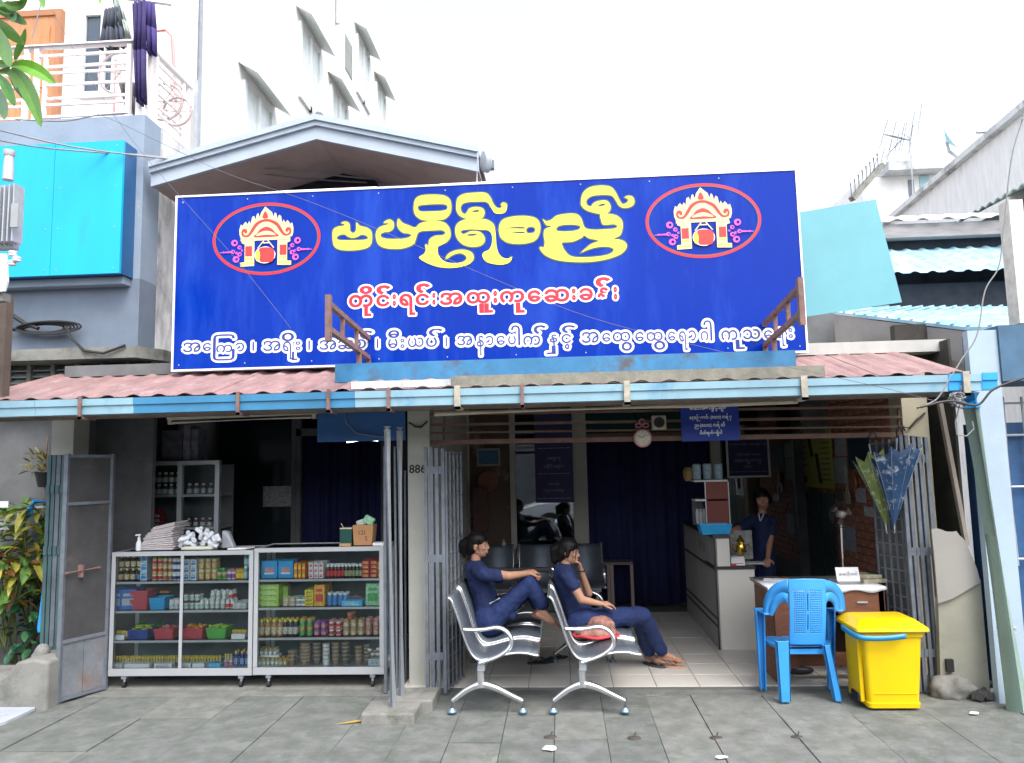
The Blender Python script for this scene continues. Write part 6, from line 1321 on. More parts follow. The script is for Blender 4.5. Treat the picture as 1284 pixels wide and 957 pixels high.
stack(rs).build('lid', M_YBIN, bn, smooth=True)
m = MB(); hx0, hx1 = lx0-.016, BX(975, 450, Yb_-.07).x
pts = [Vector((hx0, Yb_+D*.6, zbt-.012)), Vector((hx0-.004, Yb_+.12, zbt-.014)), Vector((hx0+.004, Yb_-.04, zbt-.02)), Vector((hx0+.06, Yb_-.085, zbt-.03)), Vector((hx0+.2, Yb_-.09, zbt-.03)), Vector((hx1, Yb_-.085, zbt-.018))]
c = cr_curve(pts, 5, False); m.ribbon([p+Vector((0, 0, .022)) for p in c], [p-Vector((0, 0, .012)) for p in c]); m.build('handle', mat('handle_blue', (.02, .22, .42), .4), bn, smooth=True, solid=.014)
MB().box(xb0-.035, xb0-.004, Yb_+.05, Yb_+D-.05, .03, zbt*.9).build('side_fin', M_YBIN, bn, bevel=.008)
MB().box(xb0-.05, xb0-.005, Yb_+.06, Yb_+.2, .03, .085).build('pedal', M_BLACK, bn, bevel=.006)
m = MB().box(xb0+.04, xb1-.02, Yb_-.004, Yb_-.0, .10, .104); m.build('moulding_line', M_YBIN, bn)
# ================================================================ UMBRELLAS
def umbrella(label, tip, topc, rad, Y, m1, m2, lean=0):
    t, c = P(*tip, Y), P(*topc, Y); u = thing('umbrella', label, 'umbrella', t, 'closed umbrellas hung on the gate'); n = 16; rings = []
    for k in range(9):
        f = k/8; q = t.lerp(c, f); r_ = rad*(f**1.15); rings.append([q+Vector((math.cos(2*math.pi*i/n)*r_*(1 if i % 2 else .74), math.sin(2*math.pi*i/n)*r_*.55*(1 if i % 2 else .74), .045*f*(1 if i % 2 else -.4)+.05*f*f*math.cos(2*math.pi*i/n+1))) for i in range(n)])
    mb = MB(); mb.v = [v for r_ in rings for v in r_]; mb.f = [(i*n+k, i*n+(k+1) % n, (i+1)*n+(k+1) % n, (i+1)*n+k) for i in range(8) for k in range(n)]; mb.m = [0]*len(mb.f)
    mb.build('canopy', m1, u, smooth=True, solid=.002, recalc=False)
    sh_ = MB(); sh_.tube([t-Vector((0, 0, .03)), t.lerp(c, 1.25)], .005, 6); sh_.build('shaft', M_STEEL, u)
    top = t.lerp(c, 1.25); MB().tube([top+Vector((0, 0, -.0)), top+Vector((0, 0, .05)), top+Vector((.02, 0, .085)), top+Vector((.05, 0, .085)), top+Vector((.065, 0, .055))], .008, 8).build('handle', m2, u, smooth=True)
    rb = MB()
    for i in range(1, n, 2): rb.tube([rings[2][i], rings[5][i], rings[8][i]], .0014, 5)
    rb.build('ribs', M_STEEL, u)
    MB().tube([t-Vector((0, 0, .06)), t], .006, 6).build('ferrule', M_BLACK, u); return u
gfl = mat('green_floral_cloth', (.10, .14, .03), .6, var=.3, scale=8, dirt=(.50, .54, .45), dscale=15, dthr=.55)
bfl = mat('blue_floral_cloth', (.006, .04, .11), .6, var=.3, scale=8, dirt=(.62, .68, .74), dscale=11, dthr=.55)
umbrella('green floral umbrella closed and hung up, left of the blue one', (1112, 664), (1094, 578), .15, YF-.12, gfl, M_BLACK)
umbrella('blue and white floral umbrella closed and hung up by its handle', (1121, 664), (1124, 572), .20, YF-.22, bfl, M_BLACK)
# ================================================================ THINGS ON WALLS OF THE WAITING BAY
# blue opening-hours sign
q0, q1 = P(853, 505, YF-.02), P(928, 552, YF-.02)
hsn = thing('hours_sign', 'small blue sign with white Burmese opening hours hanging over the counter', 'sign', ((q0.x+q1.x)/2, YF-.02, q1.z))
bx('board', q0.x, q1.x, YF-.02, YF-.008, q1.z, q0.z, mat('hours_blue', (.0, .025, .26), .5), hsn)
for txt, cx_, cy_, w_, h_ in (('ဆေးခန်းဖွင့်ချိန်', 888, 511.5, 45, 11), ('နေ့စဉ် မနက်- (၈း၀၀) နာရီ မှ', 891, 523.5, 51, 8.5), ('ည-(၈း၀၀) နာရီ ထိ', 890, 533.5, 37, 8.5), ('ပိတ်ရက်မရှိပါ', 891.5, 543, 27, 7.5)):
    q = P(cx_, cy_, YF-.024); word('hours_lettering', txt.replace('ဆေး', 'ေဆး').replace('နေ့', 'ေန့'), (q.x, q.z), h_*YF/FOC, YF-.0225, M_LWHITE, hsn, width=w_*YF/FOC, off=.02)
# clock and box fan
q = P(806, 549.5, YB-.05); Yk = YF+.05; q = P(806, 549.5, Yk); ck = thing('wall_clock', 'round pink rimmed clock hanging from the rails over the doorway', 'clock', q)
MB().lathe(q, [(.074, 0), (.076, .01), (.074, .03)], 28, axis=(0, 1, 0)).build('case', mat('dusty_pink', (.42, .16, .18), .5), ck, smooth=True)
MB().lathe(q+Vector((0, -.003, 0)), [(.062, 0), (.062, .004)], 28, axis=(0, 1, 0)).build('face', mat('clock_face', (.52, .50, .40), .5, var=.2, scale=30), ck)
MB().bar(q+Vector((0, -.006, 0)), q+Vector((.02, -.006, .03)), .004, .003).bar(q+Vector((0, -.006, 0)), q+Vector((-.035, -.006, .02)), .003, .003).build('hands', M_BLACK, ck)
for k in range(12): a = k*math.pi/6; MB().cbox(q+Vector((.052*math.sin(a), -.006, .052*math.cos(a))), .005, .002, .005).build('hour_mark', M_BLACK, ck)
m = MB()
for dx in (-.03, .03): m.tube([q+Vector((dx+.024*math.cos(a), .01, .105+.016*math.sin(a))) for a in [k*math.pi/6 for k in range(13)]], .006, 6, False)
m.tube([q+Vector((.022*math.cos(a), .01, .135+.022*math.sin(a))) for a in [k*math.pi/6 for k in range(13)]], .006, 6, False); m.build('scroll_ornament', MATS['dusty_pink'], ck, smooth=True)
q = P(826, 530, Yk); sp1 = thing('wall_speaker', 'small square beige speaker box hanging right of the clock', 'speaker', q)
MB().cbox(q, .115, .06, .115).build('case', mat('beige_case', (.38, .34, .25), .6), sp1, bevel=.008); MB().lathe(q+Vector((0, -.031, 0)), [(.042, 0), (.044, -.004), (.03, -.003), (.028, .004), (.01, 0)], 20, axis=(0, 1, 0)).build('grille', M_BLACK, sp1, smooth=True)
MB().tube([q+Vector((0, 0, .058)), q+Vector((0, 0, .12))], .004, 6).build('cord', M_BLACK, sp1)
# navy banner and framed board
def board(label, cat, a, b, Y, m, frame=None, nm='banner', texts=()):
    q0, q1 = P(*a, Y), P(*b, Y); t = thing(nm, label, cat, ((q0.x+q1.x)/2, Y, q1.z)); bx('sheet', q0.x, q1.x, Y, Y+.006, q1.z, q0.z, m, t)
    if frame:
        w_ = .022
        for (x0_, x1_, z0_, z1_) in ((q0.x-w_, q1.x+w_, q0.z, q0.z+w_), (q0.x-w_, q1.x+w_, q1.z-w_, q1.z), (q0.x-w_, q0.x, q1.z, q0.z), (q1.x, q1.x+w_, q1.z, q0.z)): bx('frame_strip', x0_, x1_, Y-.012, Y+.012, z0_, z1_, frame, t)
    for txt, cy_, w_, h_, mm in texts:
        c = P((a[0]+b[0])/2, cy_, Y); word('print', txt, (c.x, c.z), h_*Y/FOC, Y-.002, mm, t, width=w_*Y/FOC)
    return t
nv = mat('banner_navy', (.022, .02, .09), .6, var=.15); dimw = mat('dim_print', (.26, .27, .40), .6)
board('tall navy printed banner hanging between the pale posts at the back', 'banner', (669, 515), (720, 630), YB-.12, nv, None, 'banner',
      
      tuple((t, y, w_, h_, dimw) for t, y, w_, h_ in (('— — — — — —', 562, 40, .7), ('— — — — — —', 594, 40, .7), ('— — — — — —', 625, 42, .7), ('အထူးကု', 576, 17, 6), ('တိုင်းရင်း', 585, 25, 6), ('ေဆးခန်း', 607, 14, 5), ('ကုသေရး', 616, 26, 4))))
board('navy printed board in a pale frame behind the standing woman', 'board', (912, 551), (964, 596), YB-.10, nv, M_ALU, 'framed_board',
      tuple((t, y, w_, h_, dimw) for t, y, w_, h_ in (('ေဆးခန်း အထူးကု', 557, 44, 5), ('တိုင်းရင်းေဆး', 570, 28, 5), ('အထူးကု', 579, 33, 6), ('ဆရာ', 586, 8, 4), ('— — — — — — —', 591.5, 44, .7))))
q = P(934, 607, YB-.12); tag(MB().cbox(q, .03, .02, .12).build('hanging_tag', mat('red_white_tag', (.4, .2, .2), .6)), 'little red and white tag hanging under the framed board', 'tag')
def onwall(label, cat, px0, px1, py0, py1, m, nm, off=.03, extra=None):
    """flat thing hung on the brick side wall"""
    a, b, c, d_ = XP(px0, py0, XRW-off), XP(px1, py0, XRW-off), XP(px1, py1, XRW-off), XP(px0, py1, XRW-off)
    y0_, y1_ = min(a.y, b.y), max(a.y, b.y); z1_, z0_ = (a.z+b.z)/2, (c.z+d_.z)/2
    t = thing(nm, label, cat, (XRW-off, (y0_+y1_)/2, z0_)); bx('sheet', XRW-off, XRW-off+.008, y0_, y1_, z0_, z1_, m, t)
    if extra: extra(t, XRW-off, y0_, y1_, z0_, z1_)
    return t
def fig(t, X, y0, y1, z0, z1):
    dm = mat('poster_dark', (.05, .035, .02), .7); n = MB(); L = lambda u, v: Vector((X-.003, y1+(y0-y1)*u, z0+(z1-z0)*v))
    for u, v0, v1, w_ in ((.42, .55, .95, .035), (.62, .08, .6, .04)):
        n.prism([L(u-.06, v1), L(u+.02, v1), L(u+.10, v0), L(u+.02, v0)], (-.002, 0, 0))
    n.build('figure', dm, t)
    for k in range(9): v = .88-k*.09; MB().prism([L(.70, v), L(.95, v), L(.95, v-.02), L(.70, v-.02)], (-.002, 0, 0)).build('print_line', mat('poster_print', (.14, .16, .06), .7), t)
    for k in range(5): v = .85-k*.11; MB().prism([L(.06, v), L(.3, v), L(.3, v-.02), L(.06, v-.02)], (-.002, 0, 0)).build('print_line', mat('poster_print', (.14, .16, .06), .7), t)
    MB().prism([L(.08+.12*math.cos(a)+.12, .14+.07*math.sin(a)) for a in [k*math.pi/6 for k in range(12)]], (-.002, 0, 0)).build('emblem', mat('poster_red', (.3, .08, .05), .7), t)
onwall('yellow-green anatomy poster on the side wall near the back', 'poster', 997, 1041, 541, 611, mat('poster_yellow', (.42, .42, .10), .6, var=.1), 'poster', .05, fig)
onwall('dark teal square board high on the brick wall', 'board', 1062, 1089, 550, 589, mat('dark_teal_board', (.015, .04, .07), .5), 'board')
for px0, px1, py0, py1, m_, lab in ((1046, 1060, 549, 572, (.24, .25, .27), 'grey sheet left of the dark teal board'), (1043, 1061, 574, 606, (.22, .24, .25), 'crumpled grey leaflet under the grey sheet'), (1072, 1084, 612, 630, (.25, .27, .30), 'pale leaflet on the bricks right of the hanging tag'), (1083, 1098, 636, 648, (.34, .33, .33), 'small pale notice low on the brick wall'), (1056, 1071, 660, 690, (.20, .22, .25), 'greyish calendar sheet low on the wall behind the name plate'), (1048, 1056, 612, 650, (.08, .07, .07), 'dark hanging cloth left of the pale leaflet')):
    onwall(lab, 'notice', px0, px1, py0, py1, mat('leaf_%d' % px0, [v*1.5 for v in m_], .7, var=.35, scale=25), 'notice')
q = XP(1063, 625, XRW-.1); t = thing('hanging_tag', 'beige card hanging on two strings against the brick wall', 'card', q)
MB().cbox(q, .012, .11, .11).build('card', mat('beige_tag', (.36, .33, .26), .6), t); 
for s_ in (-.03, .03): MB().tube([q+Vector((0, s_, .05)), q+Vector((0, .02, .33))], .004, 5).build('string', M_WHITEP, t)
q = XP(1071, 604, XRW-.05); tag(MB().ell(q, .03, .07, .09, 12).build('ornament', mat('copper_ornament', (.36, .16, .06), .4, .4)), 'copper coloured round ornament beside the hanging beige card', 'ornament')
# dim glazed side panels at the back right
for i, (a_, b_) in enumerate(((998, 1012), (1013, 1028), (1029, 1044))):
    onwall(f'dim glazed wall panel, {ORD[i]} from the back, under the yellow poster', 'panel', a_, b_, 618, 722, mat('dim_panel', (.05, .075, .08), .3, var=.5, scale=9, stretch=(1, 4, .5)), 'wall_panel', .05)
pz = XP(996, 600, XRW-.02); bx('corner_post', XRW-.08, XRW-.02, pz.y-.1, pz.y-.04, 0, zc-.02, mat('grey_post', (.24, .26, .25), .6), sb)
# standing fan
q = P(1054, 648, YF+.75); fnb = Vector((P(1054, 700, YF+.75).x, YF+.75, 0)); fn = thing('standing_fan', 'small standing fan on a thin pale pole behind the desk', 'fan', fnb)
MB().tube([fnb+Vector((0, 0, .02)), q], .010, 8).build('pole', M_WHITEP, fn); MB().lathe(fnb, [(.16, 0), (.15, .02), (.03, .04)], 20).build('base', M_BLACK, fn, smooth=True)
m = MB()
for r_ in (.03, .06, .09, .11): m.tube([q+Vector((r_*math.cos(a), -.05+.02*(1-r_*8), r_*math.sin(a)+.02)) for a in [k*math.pi/10 for k in range(21)]], .003, 4, False)
for k in range(12): a = k*math.pi/6; m.tube([q+Vector((0, -.035, .02)), q+Vector((.11*math.cos(a), -.05, .11*math.sin(a)+.02))], .0025, 4, False)
m.build('grille', M_BLACK, fn); m = MB()
for k in range(3): a = k*2.09; m.prism([q+Vector((.015*math.cos(a), -.03, .015*math.sin(a)+.02)), q+Vector((.09*math.cos(a), -.03, .09*math.sin(a)+.02)), q+Vector((.09*math.cos(a+.7), -.02, .09*math.sin(a+.7)+.02))], (0, .003, 0))
m.build('blades', mat('fan_blade', (.16, .10, .08), .5), fn); MB().caps(q+Vector((0, .06, .02)), q+Vector((0, -.03, .02)), .03, .035).build('motor', mat('fan_motor', (.3, .3, .3), .5), fn, smooth=True)
# left inner corner of the waiting bay: poster, shelf boxes
board('white framed poster with a blue header on the brick mural', 'poster', (600, 565), (625, 582), YB-.02, mat('poster_blue', (.04, .13, .25), .6, var=.4, scale=30), mat('poster_border', (.30, .30, .28), .6), 'poster')
q = P(612, 604, YB-.02); tag(MB().lathe(q, [(.13, 0), (.135, .012)], 24, axis=(0, 1, 0)).build('round_plaque', mat('terracotta', (.20, .08, .05), .7, var=.3)), 'round reddish plaque under the white framed poster', 'plaque')
q = P(606, 640, YB-.05); t = MB().box(q.x-.13, q.x+.06, YB-.10, YB-.01, q.z-.25, q.z+.28); tag(t.build('dark_cabinet', mat('dark_red_cab', (.07, .03, .025), .6, var=.3), bevel=.01), 'dark narrow box standing on the ledge under the round plaque', 'box')
q = P(632, 695, YB-.2); tag(MB().lathe(q, [(.03, 0), (.03, .12), (.012, .15), (.012, .17)], 12).build('cream_bottle', mat('cream_b', (.35, .38, .30), .5), smooth=True), 'pale cream bottle on the ledge behind the first woman', 'bottle'); q0 = P(588, 711, YB-.25); q1 = P(700, 711, YB-.25)
tag(bx('ledge_shelf', q0.x, q1.x, YB-.4, YB-.05, q0.z-.04, q0.z-.002, M_DARKWALL), 'dark shelf ledge along the glass behind the third bench', 'shelf')
q = P(664, 664, YB+.25); tag(MB().prism([(q.x-.09, YB+.2, q.z-.45), (q.x+.06, YB+.2, q.z-.45), (q.x+.10, YB+.2, q.z+.02), (q.x-.12, YB+.2, q.z+.02)], (0, .1, 0)).build('storage_crate', mat('grey_crate', (.16, .17, .17), .7)), 'grey tapered tub seen behind the glass under the banner', 'tub')
# stools behind the curtain line
for i, px in enumerate((757, 786)):
    q = P(px, 704, YB-.2); t = thing('side_table', f'dim small table frame, {("left", "right")[i]} one, in the dark doorway', 'table', (q.x, YB-.2, 0))
    bx('top', q.x-.22, q.x+.06, YB-.28, YB-.02, q.z-.03, q.z, mat('dim_table', (.12, .10, .09), .6), t)
    for dx in (-.2, .03): bx('leg', q.x+dx, q.x+dx+.035, YB-.27, YB-.24, .004, q.z-.03, mat('dim_leg', (.22, .17, .15), .6), t)
# ================================================================ LEFT NEIGHBOUR
YL = 6.9; XC = P(177, 300, YL).x; YBK = 8.05; XT = P(250, 90, YBK).x
zfl = P(120, 147, YL).z; zlg = P(100, 441, YL).z; zbb = P(100, 352, YL).z
lb = thing('apartment_building', 'grey and white apartment building with a balcony left of the shop', 'building', (-7, YL, 0))
bx('upper_band', -14, XC, YL, YL+.3, zbb, zfl, M_GREYWALL, lb); bx('lower_band', -14, XC, YL-.002, YL+.3, zlg, zbb-.001, M_GREYDARK, lb)
bx('side_wall', XC-.25, XC+.003, YL+.301, YBK, zlg, zfl, M_STAIN, lb)
bx('side_edge', XC-.2, XC+.0025, YL-.004, YL+.3, zlg, zfl, M_STAIN, lb) if False else None
m = MB(); m.prism([(-14, YL-.25, zlg-.11), (XC+.12, YL-.25, zlg-.11), (XC+.25, YL+.0, zlg-.11), (XC+.25, YBK, zlg-.11), (-14, YBK, zlg-.11)], (0, 0, .105)); m.build('ledge', M_CONC, lb)
# louvred vents under the ledge
zv1, zv0 = zlg-.115, P(100, 482, YL).z-.1
bx('vent_back', -14, XC+.1, YL+.14, YL+.2, 0, zv1, M_DARKWALL, lb)
vx = [P(x, 460, YL).x for x in (8, 36, 66, 96, 128, 160, 192)]
sl = None
for i in range(len(vx)-1):
    for k in range(5):
        z = zv0+(zv1-zv0)*(k+.5)/5; MB().cbox(((vx[i]+vx[i+1])/2, YL+.06, z), vx[i+1]-vx[i]-.05, .08, .012, Matrix.Rotation(.6, 3, 'X')).build('louvre', mat('louvre_grey', (.30, .32, .31), .7, var=.15), lb)
for x in vx: bx('mullion', x-.02, x+.02, YL+.0, YL+.11, zv0-.2, zv1, M_CONC, lb)
bx('sill', -14, XC+.1, YL-.03, YL+.12, zv0-.12, zv0-.02, mat('grimy_sill', (.28, .26, .22), .9, var=.3), lb)
# upper storey
zt_b = 12.5
bx('upper_wall', -14, XT, YBK, YBK+.3, zfl, zt_b, mat('upper_wall_white', (.70, .67, .66), .85, var=.04), lb)
bx('balcony_floor', -14, XC, YL+.301, YBK, zfl-.02, zfl-.001, M_WHITE, lb)
bx('side_face', XT-.3, XT+.003, YBK+.301, 24, 0, zt_b, M_WHITE, lb)
# door and window
q0, q1 = P(2, 27, YBK), P(69, 150, YBK)
dr = bx('door', q0.x, q1.x, YBK-.05, YBK-.01, zfl, q0.z, M_DOOR, lb)
for (u0, u1, v0, v1) in ((.10, .46, .12, .45), (.54, .90, .12, .45), (.10, .46, .52, .93), (.54, .90, .52, .93)):
    X0, X1 = q0.x+(q1.x-q0.x)*u0, q0.x+(q1.x-q0.x)*u1; Z0, Z1 = zfl+(q0.z-zfl)*v0, zfl+(q0.z-zfl)*v1
    bx('door_panel', X0, X1, YBK-.062, YBK-.051, Z0, Z1, M_DOOR, dr, .004)
bx('door_frame', q1.x, q1.x+.07, YBK-.07, YBK-.001, zfl, q0.z+.07, mat('door_frame_wood', (.34, .15, .07), .5), lb)
bx('door_frame', q0.x-.07, q1.x-.001, YBK-.07, YBK-.001, q0.z+.001, q0.z+.07, MATS['door_frame_wood'], lb)
q0, q1 = P(106, 18, YBK), P(147, 121, YBK)
wn = bx('window', q0.x+.05, q1.x-.05, YBK-.02, YBK-.01, q1.z+.05, q0.z-.05, mat('window_dark', (.06, .08, .11), .12), lb)
fmm = mat('grey_window_frame', (.62, .66, .66), .5)
for (a, b, c, d) in ((q0.x, q0.x+.05, q1.z, q0.z), (q1.x-.05, q1.x, q1.z, q0.z), (q0.x+.05, q1.x-.05, q0.z-.05, q0.z), (q0.x+.05, q1.x-.05, q1.z, q1.z+.05), ((q0.x+q1.x)/2+.02, (q0.x+q1.x)/2+.08, q1.z+.05, q0.z-.05)): bx('frame', a, b, YBK-.055, YBK-.021, c, d, fmm, wn)
# downpipe on the corner, pink pipe frame
MB().tube([(XT+.03, YBK-.06, zfl-.3), (XT+.03, YBK-.06, zt_b)], .03, 8).build('downpipe', M_STEEL, lb, smooth=True)
MB().tube([P(190, 40, YBK-.05), P(208, 38, YBK-.05), P(216, 46, YBK-.05), P(221, 128, YBK-.05)], .016, 6).build('pink_pipe', mat('pink_pipe', (.62, .22, .22), .5), lb, smooth=True)
MB().tube([P(145, 75, YBK-.05), P(143, 145, YBK-.05)], .014, 6).build('red_pipe', MATS['pink_pipe'], lb)
# balcony railing
rlg = thing('balcony_railing', 'white painted steel railing round the balcony above the blue board', 'railing', (XC, YL+.05, zfl))
RW = mat('rail_white', (.74, .70, .70), .45, var=.05)
ztop = P(120, 56, YL+.05).z; YR = YL+.05; xr = P(180, 100, YR).x
hz = [P(120, y, YR).z for y in (67, 81, 89, 104, 121, 129, 144)]
MB().tube([(-14, YR, ztop), (xr-.06, YR, ztop), (xr, YR+.05, ztop), (xr, YBK-.15, ztop)], .034, 10).build('top_rail', RW, rlg, smooth=True)
px_posts = [-60, -8, 33, 46, 162, 175]
for px in px_posts: x = P(px, 100, YR).x; bx('post', x-.022, x+.022, YR-.022, YR+.022, zfl, ztop-.02, RW, rlg)
xs_ = [P(p_, 100, YR).x for p_ in (57, 162)]
x = P(57, 100, YR).x; bx('post', x-.016, x+.016, YR-.016, YR+.016, hz[6], hz[0]-.01, RW, rlg)
for i, z in enumerate(hz): bx('bar', P(46, 100, YR).x+.022 if i in (0, 6) else x+.016, P(162, 100, YR).x-.022 if i in (0, 6) else P(162, 100, YR).x-.022, YR-.012, YR+.012, z-.012, z+.012, RW, rlg)
for i, z in enumerate(hz): bx('bar', -14, P(33, 100, YR).x-.022, YR-.012, YR+.012, z-.012, z+.012, RW, rlg)
for y in (YR+.12, YR+.22, YBK-.2, YBK-.32): bx('post', xr-.02, xr+.02, y-.02, y+.02, zfl, ztop-.03, RW, rlg)
for z in hz: bx('bar', xr-.012, xr+.012, YR+.24, YBK-.34, z-.012, z+.012, RW, rlg)
MB().box(XC-.02, XC+.02, YBK-.14, YBK-.1, zfl, ztop+.1).build('corner_post', M_STEEL, rlg)
bx('balcony_kerb', XC-.10, XC+.006, YL+.301, YBK-.0, zfl+.0, zfl+.03, M_WHITE, lb)
# laundry
def cloth(label, pts, Y, m, cat='clothing', nm='hanging_garment', fold=.05, nf=5):
    tl, tr, br_, bl_ = [P(*p, Y) for p in pts]; n = 24; A = []; B = []; C = []
    for i in range(n+1):
        t = i/n; dy = fold*math.sin(t*nf*6.28)
        a = tl.lerp(tr, t); b = bl_.lerp(br_, t); A.append(a+Vector((0, dy*.4, 0))); B.append(b+Vector((0, dy*1.3, .03*math.sin(t*9)))); C.append(a.lerp(b, .5)+Vector((.01*math.sin(t*20), dy, 0)))
    m_ = MB(); m_.ribbon(A, C); m_.ribbon(C, B); o = m_.build(nm, m, smooth=True, solid=.006); return tag(o, label, cat)
dkc = mat('charcoal_cloth', (.05, .06, .085), .9, var=.2); prc = mat('purple_navy_cloth', (.03, .022, .10), .9, var=.4, scale=20); grc = mat('green_grey_cloth', (.36, .42, .38), .9, var=.3, scale=20)
cloth('charcoal shirt hanging over the balcony rail', [(131, 12), (150, 8), (157, 62), (124, 62)], YL+.10, dkc)
cloth('long purple navy garment, left piece, hanging in front of the balcony rail', [(166, 4), (182, 0), (183, 130), (171, 128)], YL-.0, prc, nf=3)
cloth('purple cloth with light sheen draped to the right of the long navy garment', [(180, 2), (194, 4), (197, 72), (178, 60)], YL+.12, mat('violet_cloth', (.05, .035, .17), .9, var=.3, scale=20), nf=3)
cloth('pale green towel hanging between the dark garments', [(140, -4), (150, 0), (166, 55), (155, 58)], YL+.14, grc, 'towel', 'towel')
cloth('grey cloth bag hanging low behind the balcony rail', [(148, 100), (172, 104), (176, 142), (158, 140)], YL+.3, mat('grey_bag', (.30, .28, .30), .9, var=.3), 'bag', 'hanging_bag')
tag(MB().tube([P(100, -8, YL+.1), P(215, 6, YL+.6)], .015, 6).build('drying_pole', M_STEEL), 'thin drying pole holding the washing above the balcony', 'pole')
for i, (px, py, r_) in enumerate(((150, 92, 30), (206, 128, 26), (222, 140, 20))):
    q = P(px, py, YL+.55); m = MB(); rr = r_/130
    m.tube([q+Vector((rr*math.cos(a), .0, rr*math.sin(a))) for a in [k*math.pi/10 for k in range(21)]], .012, 6, False)
    for k in range(6): m.tube([q, q+Vector((rr*math.cos(k), 0, rr*math.sin(k)))], .006, 4)
    tag(m.build('bicycle_wheel', mat('dull_pink_frame', (.45, .36, .36), .6)), ('bicycle wheel behind the window side of the balcony rail', 'bicycle wheel behind the receding side rail', 'smaller wheel at the far end of the side rail')[i], 'wheel')
# windows with hoods on the side face
def hood(a, b, label=None):
    A, B = XP(*a, XT), XP(*b, XT); z = (A.z+B.z)/2; h = 1.25; w = MB()
    f = bx('window', XT+.0045, XT+.012, A.y, B.y, z-h-.1, z-.08, mat('pale_window', (.60, .64, .64), .25), lb)
    for y in (A.y, (A.y+B.y)/2-.04, B.y-.08): bx('frame', XT+.0125, XT+.05, y, y+.08, z-h-.1, z-.08, fmm, f)
    bx('frame', XT+.0125, XT+.05, A.y+.081, B.y-.081, z-h-.1, z-h-.02, fmm, f)
    MB().prism([(XT+.004, A.y-.12, z+.10), (XT+.26, A.y-.12, z-.06), (XT+.26, A.y-.12, z-.02), (XT+.004, A.y-.12, z+.14)], (0, B.y-A.y+.24, 0)).build('window_hood', mat('hood_sheet', (.68, .72, .70), .7, var=.1, dirt=(.5, .56, .54)), lb)
for a, b in (((303, 90), (340, 140)), ((374, 18), (400, 66)), ((413, 100), (434, 135)), ((446, 38), (462, 70)), ((470, 98), (482, 122))): hood(a, b)
A = XP(432, 42, XT); bx('small_window', XT+.0045, XT+.02, A.y, A.y+.5, A.z-.7, A.z, mat('grey_vent_w', (.25, .27, .25), .6), lb)
A = XP(420, 30, XT); MB().tube([(XT+.05, A.y, A.z), (XT+.05, A.y, A.z+3)], .04, 8).build('wall_pipe', M_STEEL, lb)
# cyan board
q0, q1 = P(-70, 182, YL-.22), P(150, 346, YL-.22)
bb = thing('blank_board', 'plain bright cyan board fixed on the grey wall below the balcony', 'board', ((q0.x+q1.x)/2, YL-.2, q1.z))
xm = P(67, 260, YL-.22).x
bx('face_sheet', q0.x, xm-.002, YL-.23, YL-.20, P(60, 346, YL-.22).z, P(60, 181, YL-.22).z, M_BLUEBOARD, bb); bx('face_sheet', xm+.002, q1.x, YL-.23, YL-.20, P(60, 346, YL-.22).z, P(60, 181, YL-.22).z, M_BLUEBOARD, bb)
bx('box_side', q0.x, q1.x+.001, YL-.199, YL-.004, P(60, 346, YL-.22).z+.002, P(60, 181, YL-.22).z-.002, mat('board_side_blue', (.02, .10, .25), .5), bb)
bx('bottom_bracket', q0.x, q1.x-.02, YL-.12, YL-.003, P(60, 352, YL-.1).z-.06, P(60, 346, YL-.22).z-.005, M_GREYWALL, bb)
zz0, zz1 = P(60, 346, YL-.22).z+.05, P(60, 181, YL-.22).z-.05
sc_ = MB().ell((0, 0, 0), .006, .004, .006, 8).build('screw', M_STEEL, bb, origin=(0, 0, 0)); sc_.location = Vector((q1.x-.06, YL-.231, zz0))-wloc(bb)
pieces('screw', sc_, [(Vector((x_, YL-.231, z_))-wloc(bb), (0, 0, 0), (1, 1, 1)) for x_ in (q1.x-.06, xm+.06, xm-.06) for z_ in (zz0, (zz0*2+zz1)/3, (zz0+zz1*2)/3, zz1)][1:])
# cable coil on the wall
m = MB()
for k in range(6): r_ = .10+.012*k; q = P(55+k*2, 412, YL-.05); m.tube([q+Vector((r_*2.0*math.cos(a), -.01*k, r_*.38*math.sin(a))) for a in [j*math.pi/10 for j in range(21)]], .009, 5, False)
m.tube([P(-10, 376, YL-.05), P(10, 392, YL-.06), P(30, 405, YL-.07), P(48, 412, YL-.08)], .02, 6); m.tube([P(-10, 415, YL-.05), P(20, 413, YL-.06), P(45, 406, YL-.07)], .02, 6)
m.tube([P(82, 406, YL-.06), P(90, 425, YL-.2), P(106, 440, YL-.27), P(130, 443, YL-.28), P(157, 433, YL-.27)], .013, 6)
tag(m.build('cable_coil', M_RUB, smooth=True), 'coil of thick black cable hanging on the grey wall under the cyan board', 'cable')
# transformer at the left edge
q = P(0, 270, 4.9); tf_ = thing('transformer', 'grey finned electrical transformer at the left edge of the picture', 'transformer', q)
x1 = P(28, 270, 4.9).x; z0_, z1_ = P(10, 308, 4.9).z, P(10, 228, 4.9).z
bx('tank', x1-.7, x1-.10, 4.96, 5.02, z0_, z1_, M_STEEL, tf_)
for k in range(11): x = x1-.04-k*.034; MB().box(x-.005, x+.005, 4.86, 4.958, z0_+.02, z1_-.03-.004*k).build('fin', M_STEEL, tf_)
bx('front_plate', P(14, 270, 4.84).x, P(23, 270, 4.84).x, 4.835, 4.85, P(18, 285, 4.84).z, P(18, 255, 4.84).z, mat('grey_plate', (.30, .32, .33), .5), tf_)
MB().lathe(P(10, 226, 4.93), [(.035, 0), (.033, .10), (.028, .17), (.036, .18), (.036, .215), (.02, .22)], 10).build('bushing', mat('pale_ceramic', (.45, .46, .48), .4), tf_, smooth=True)
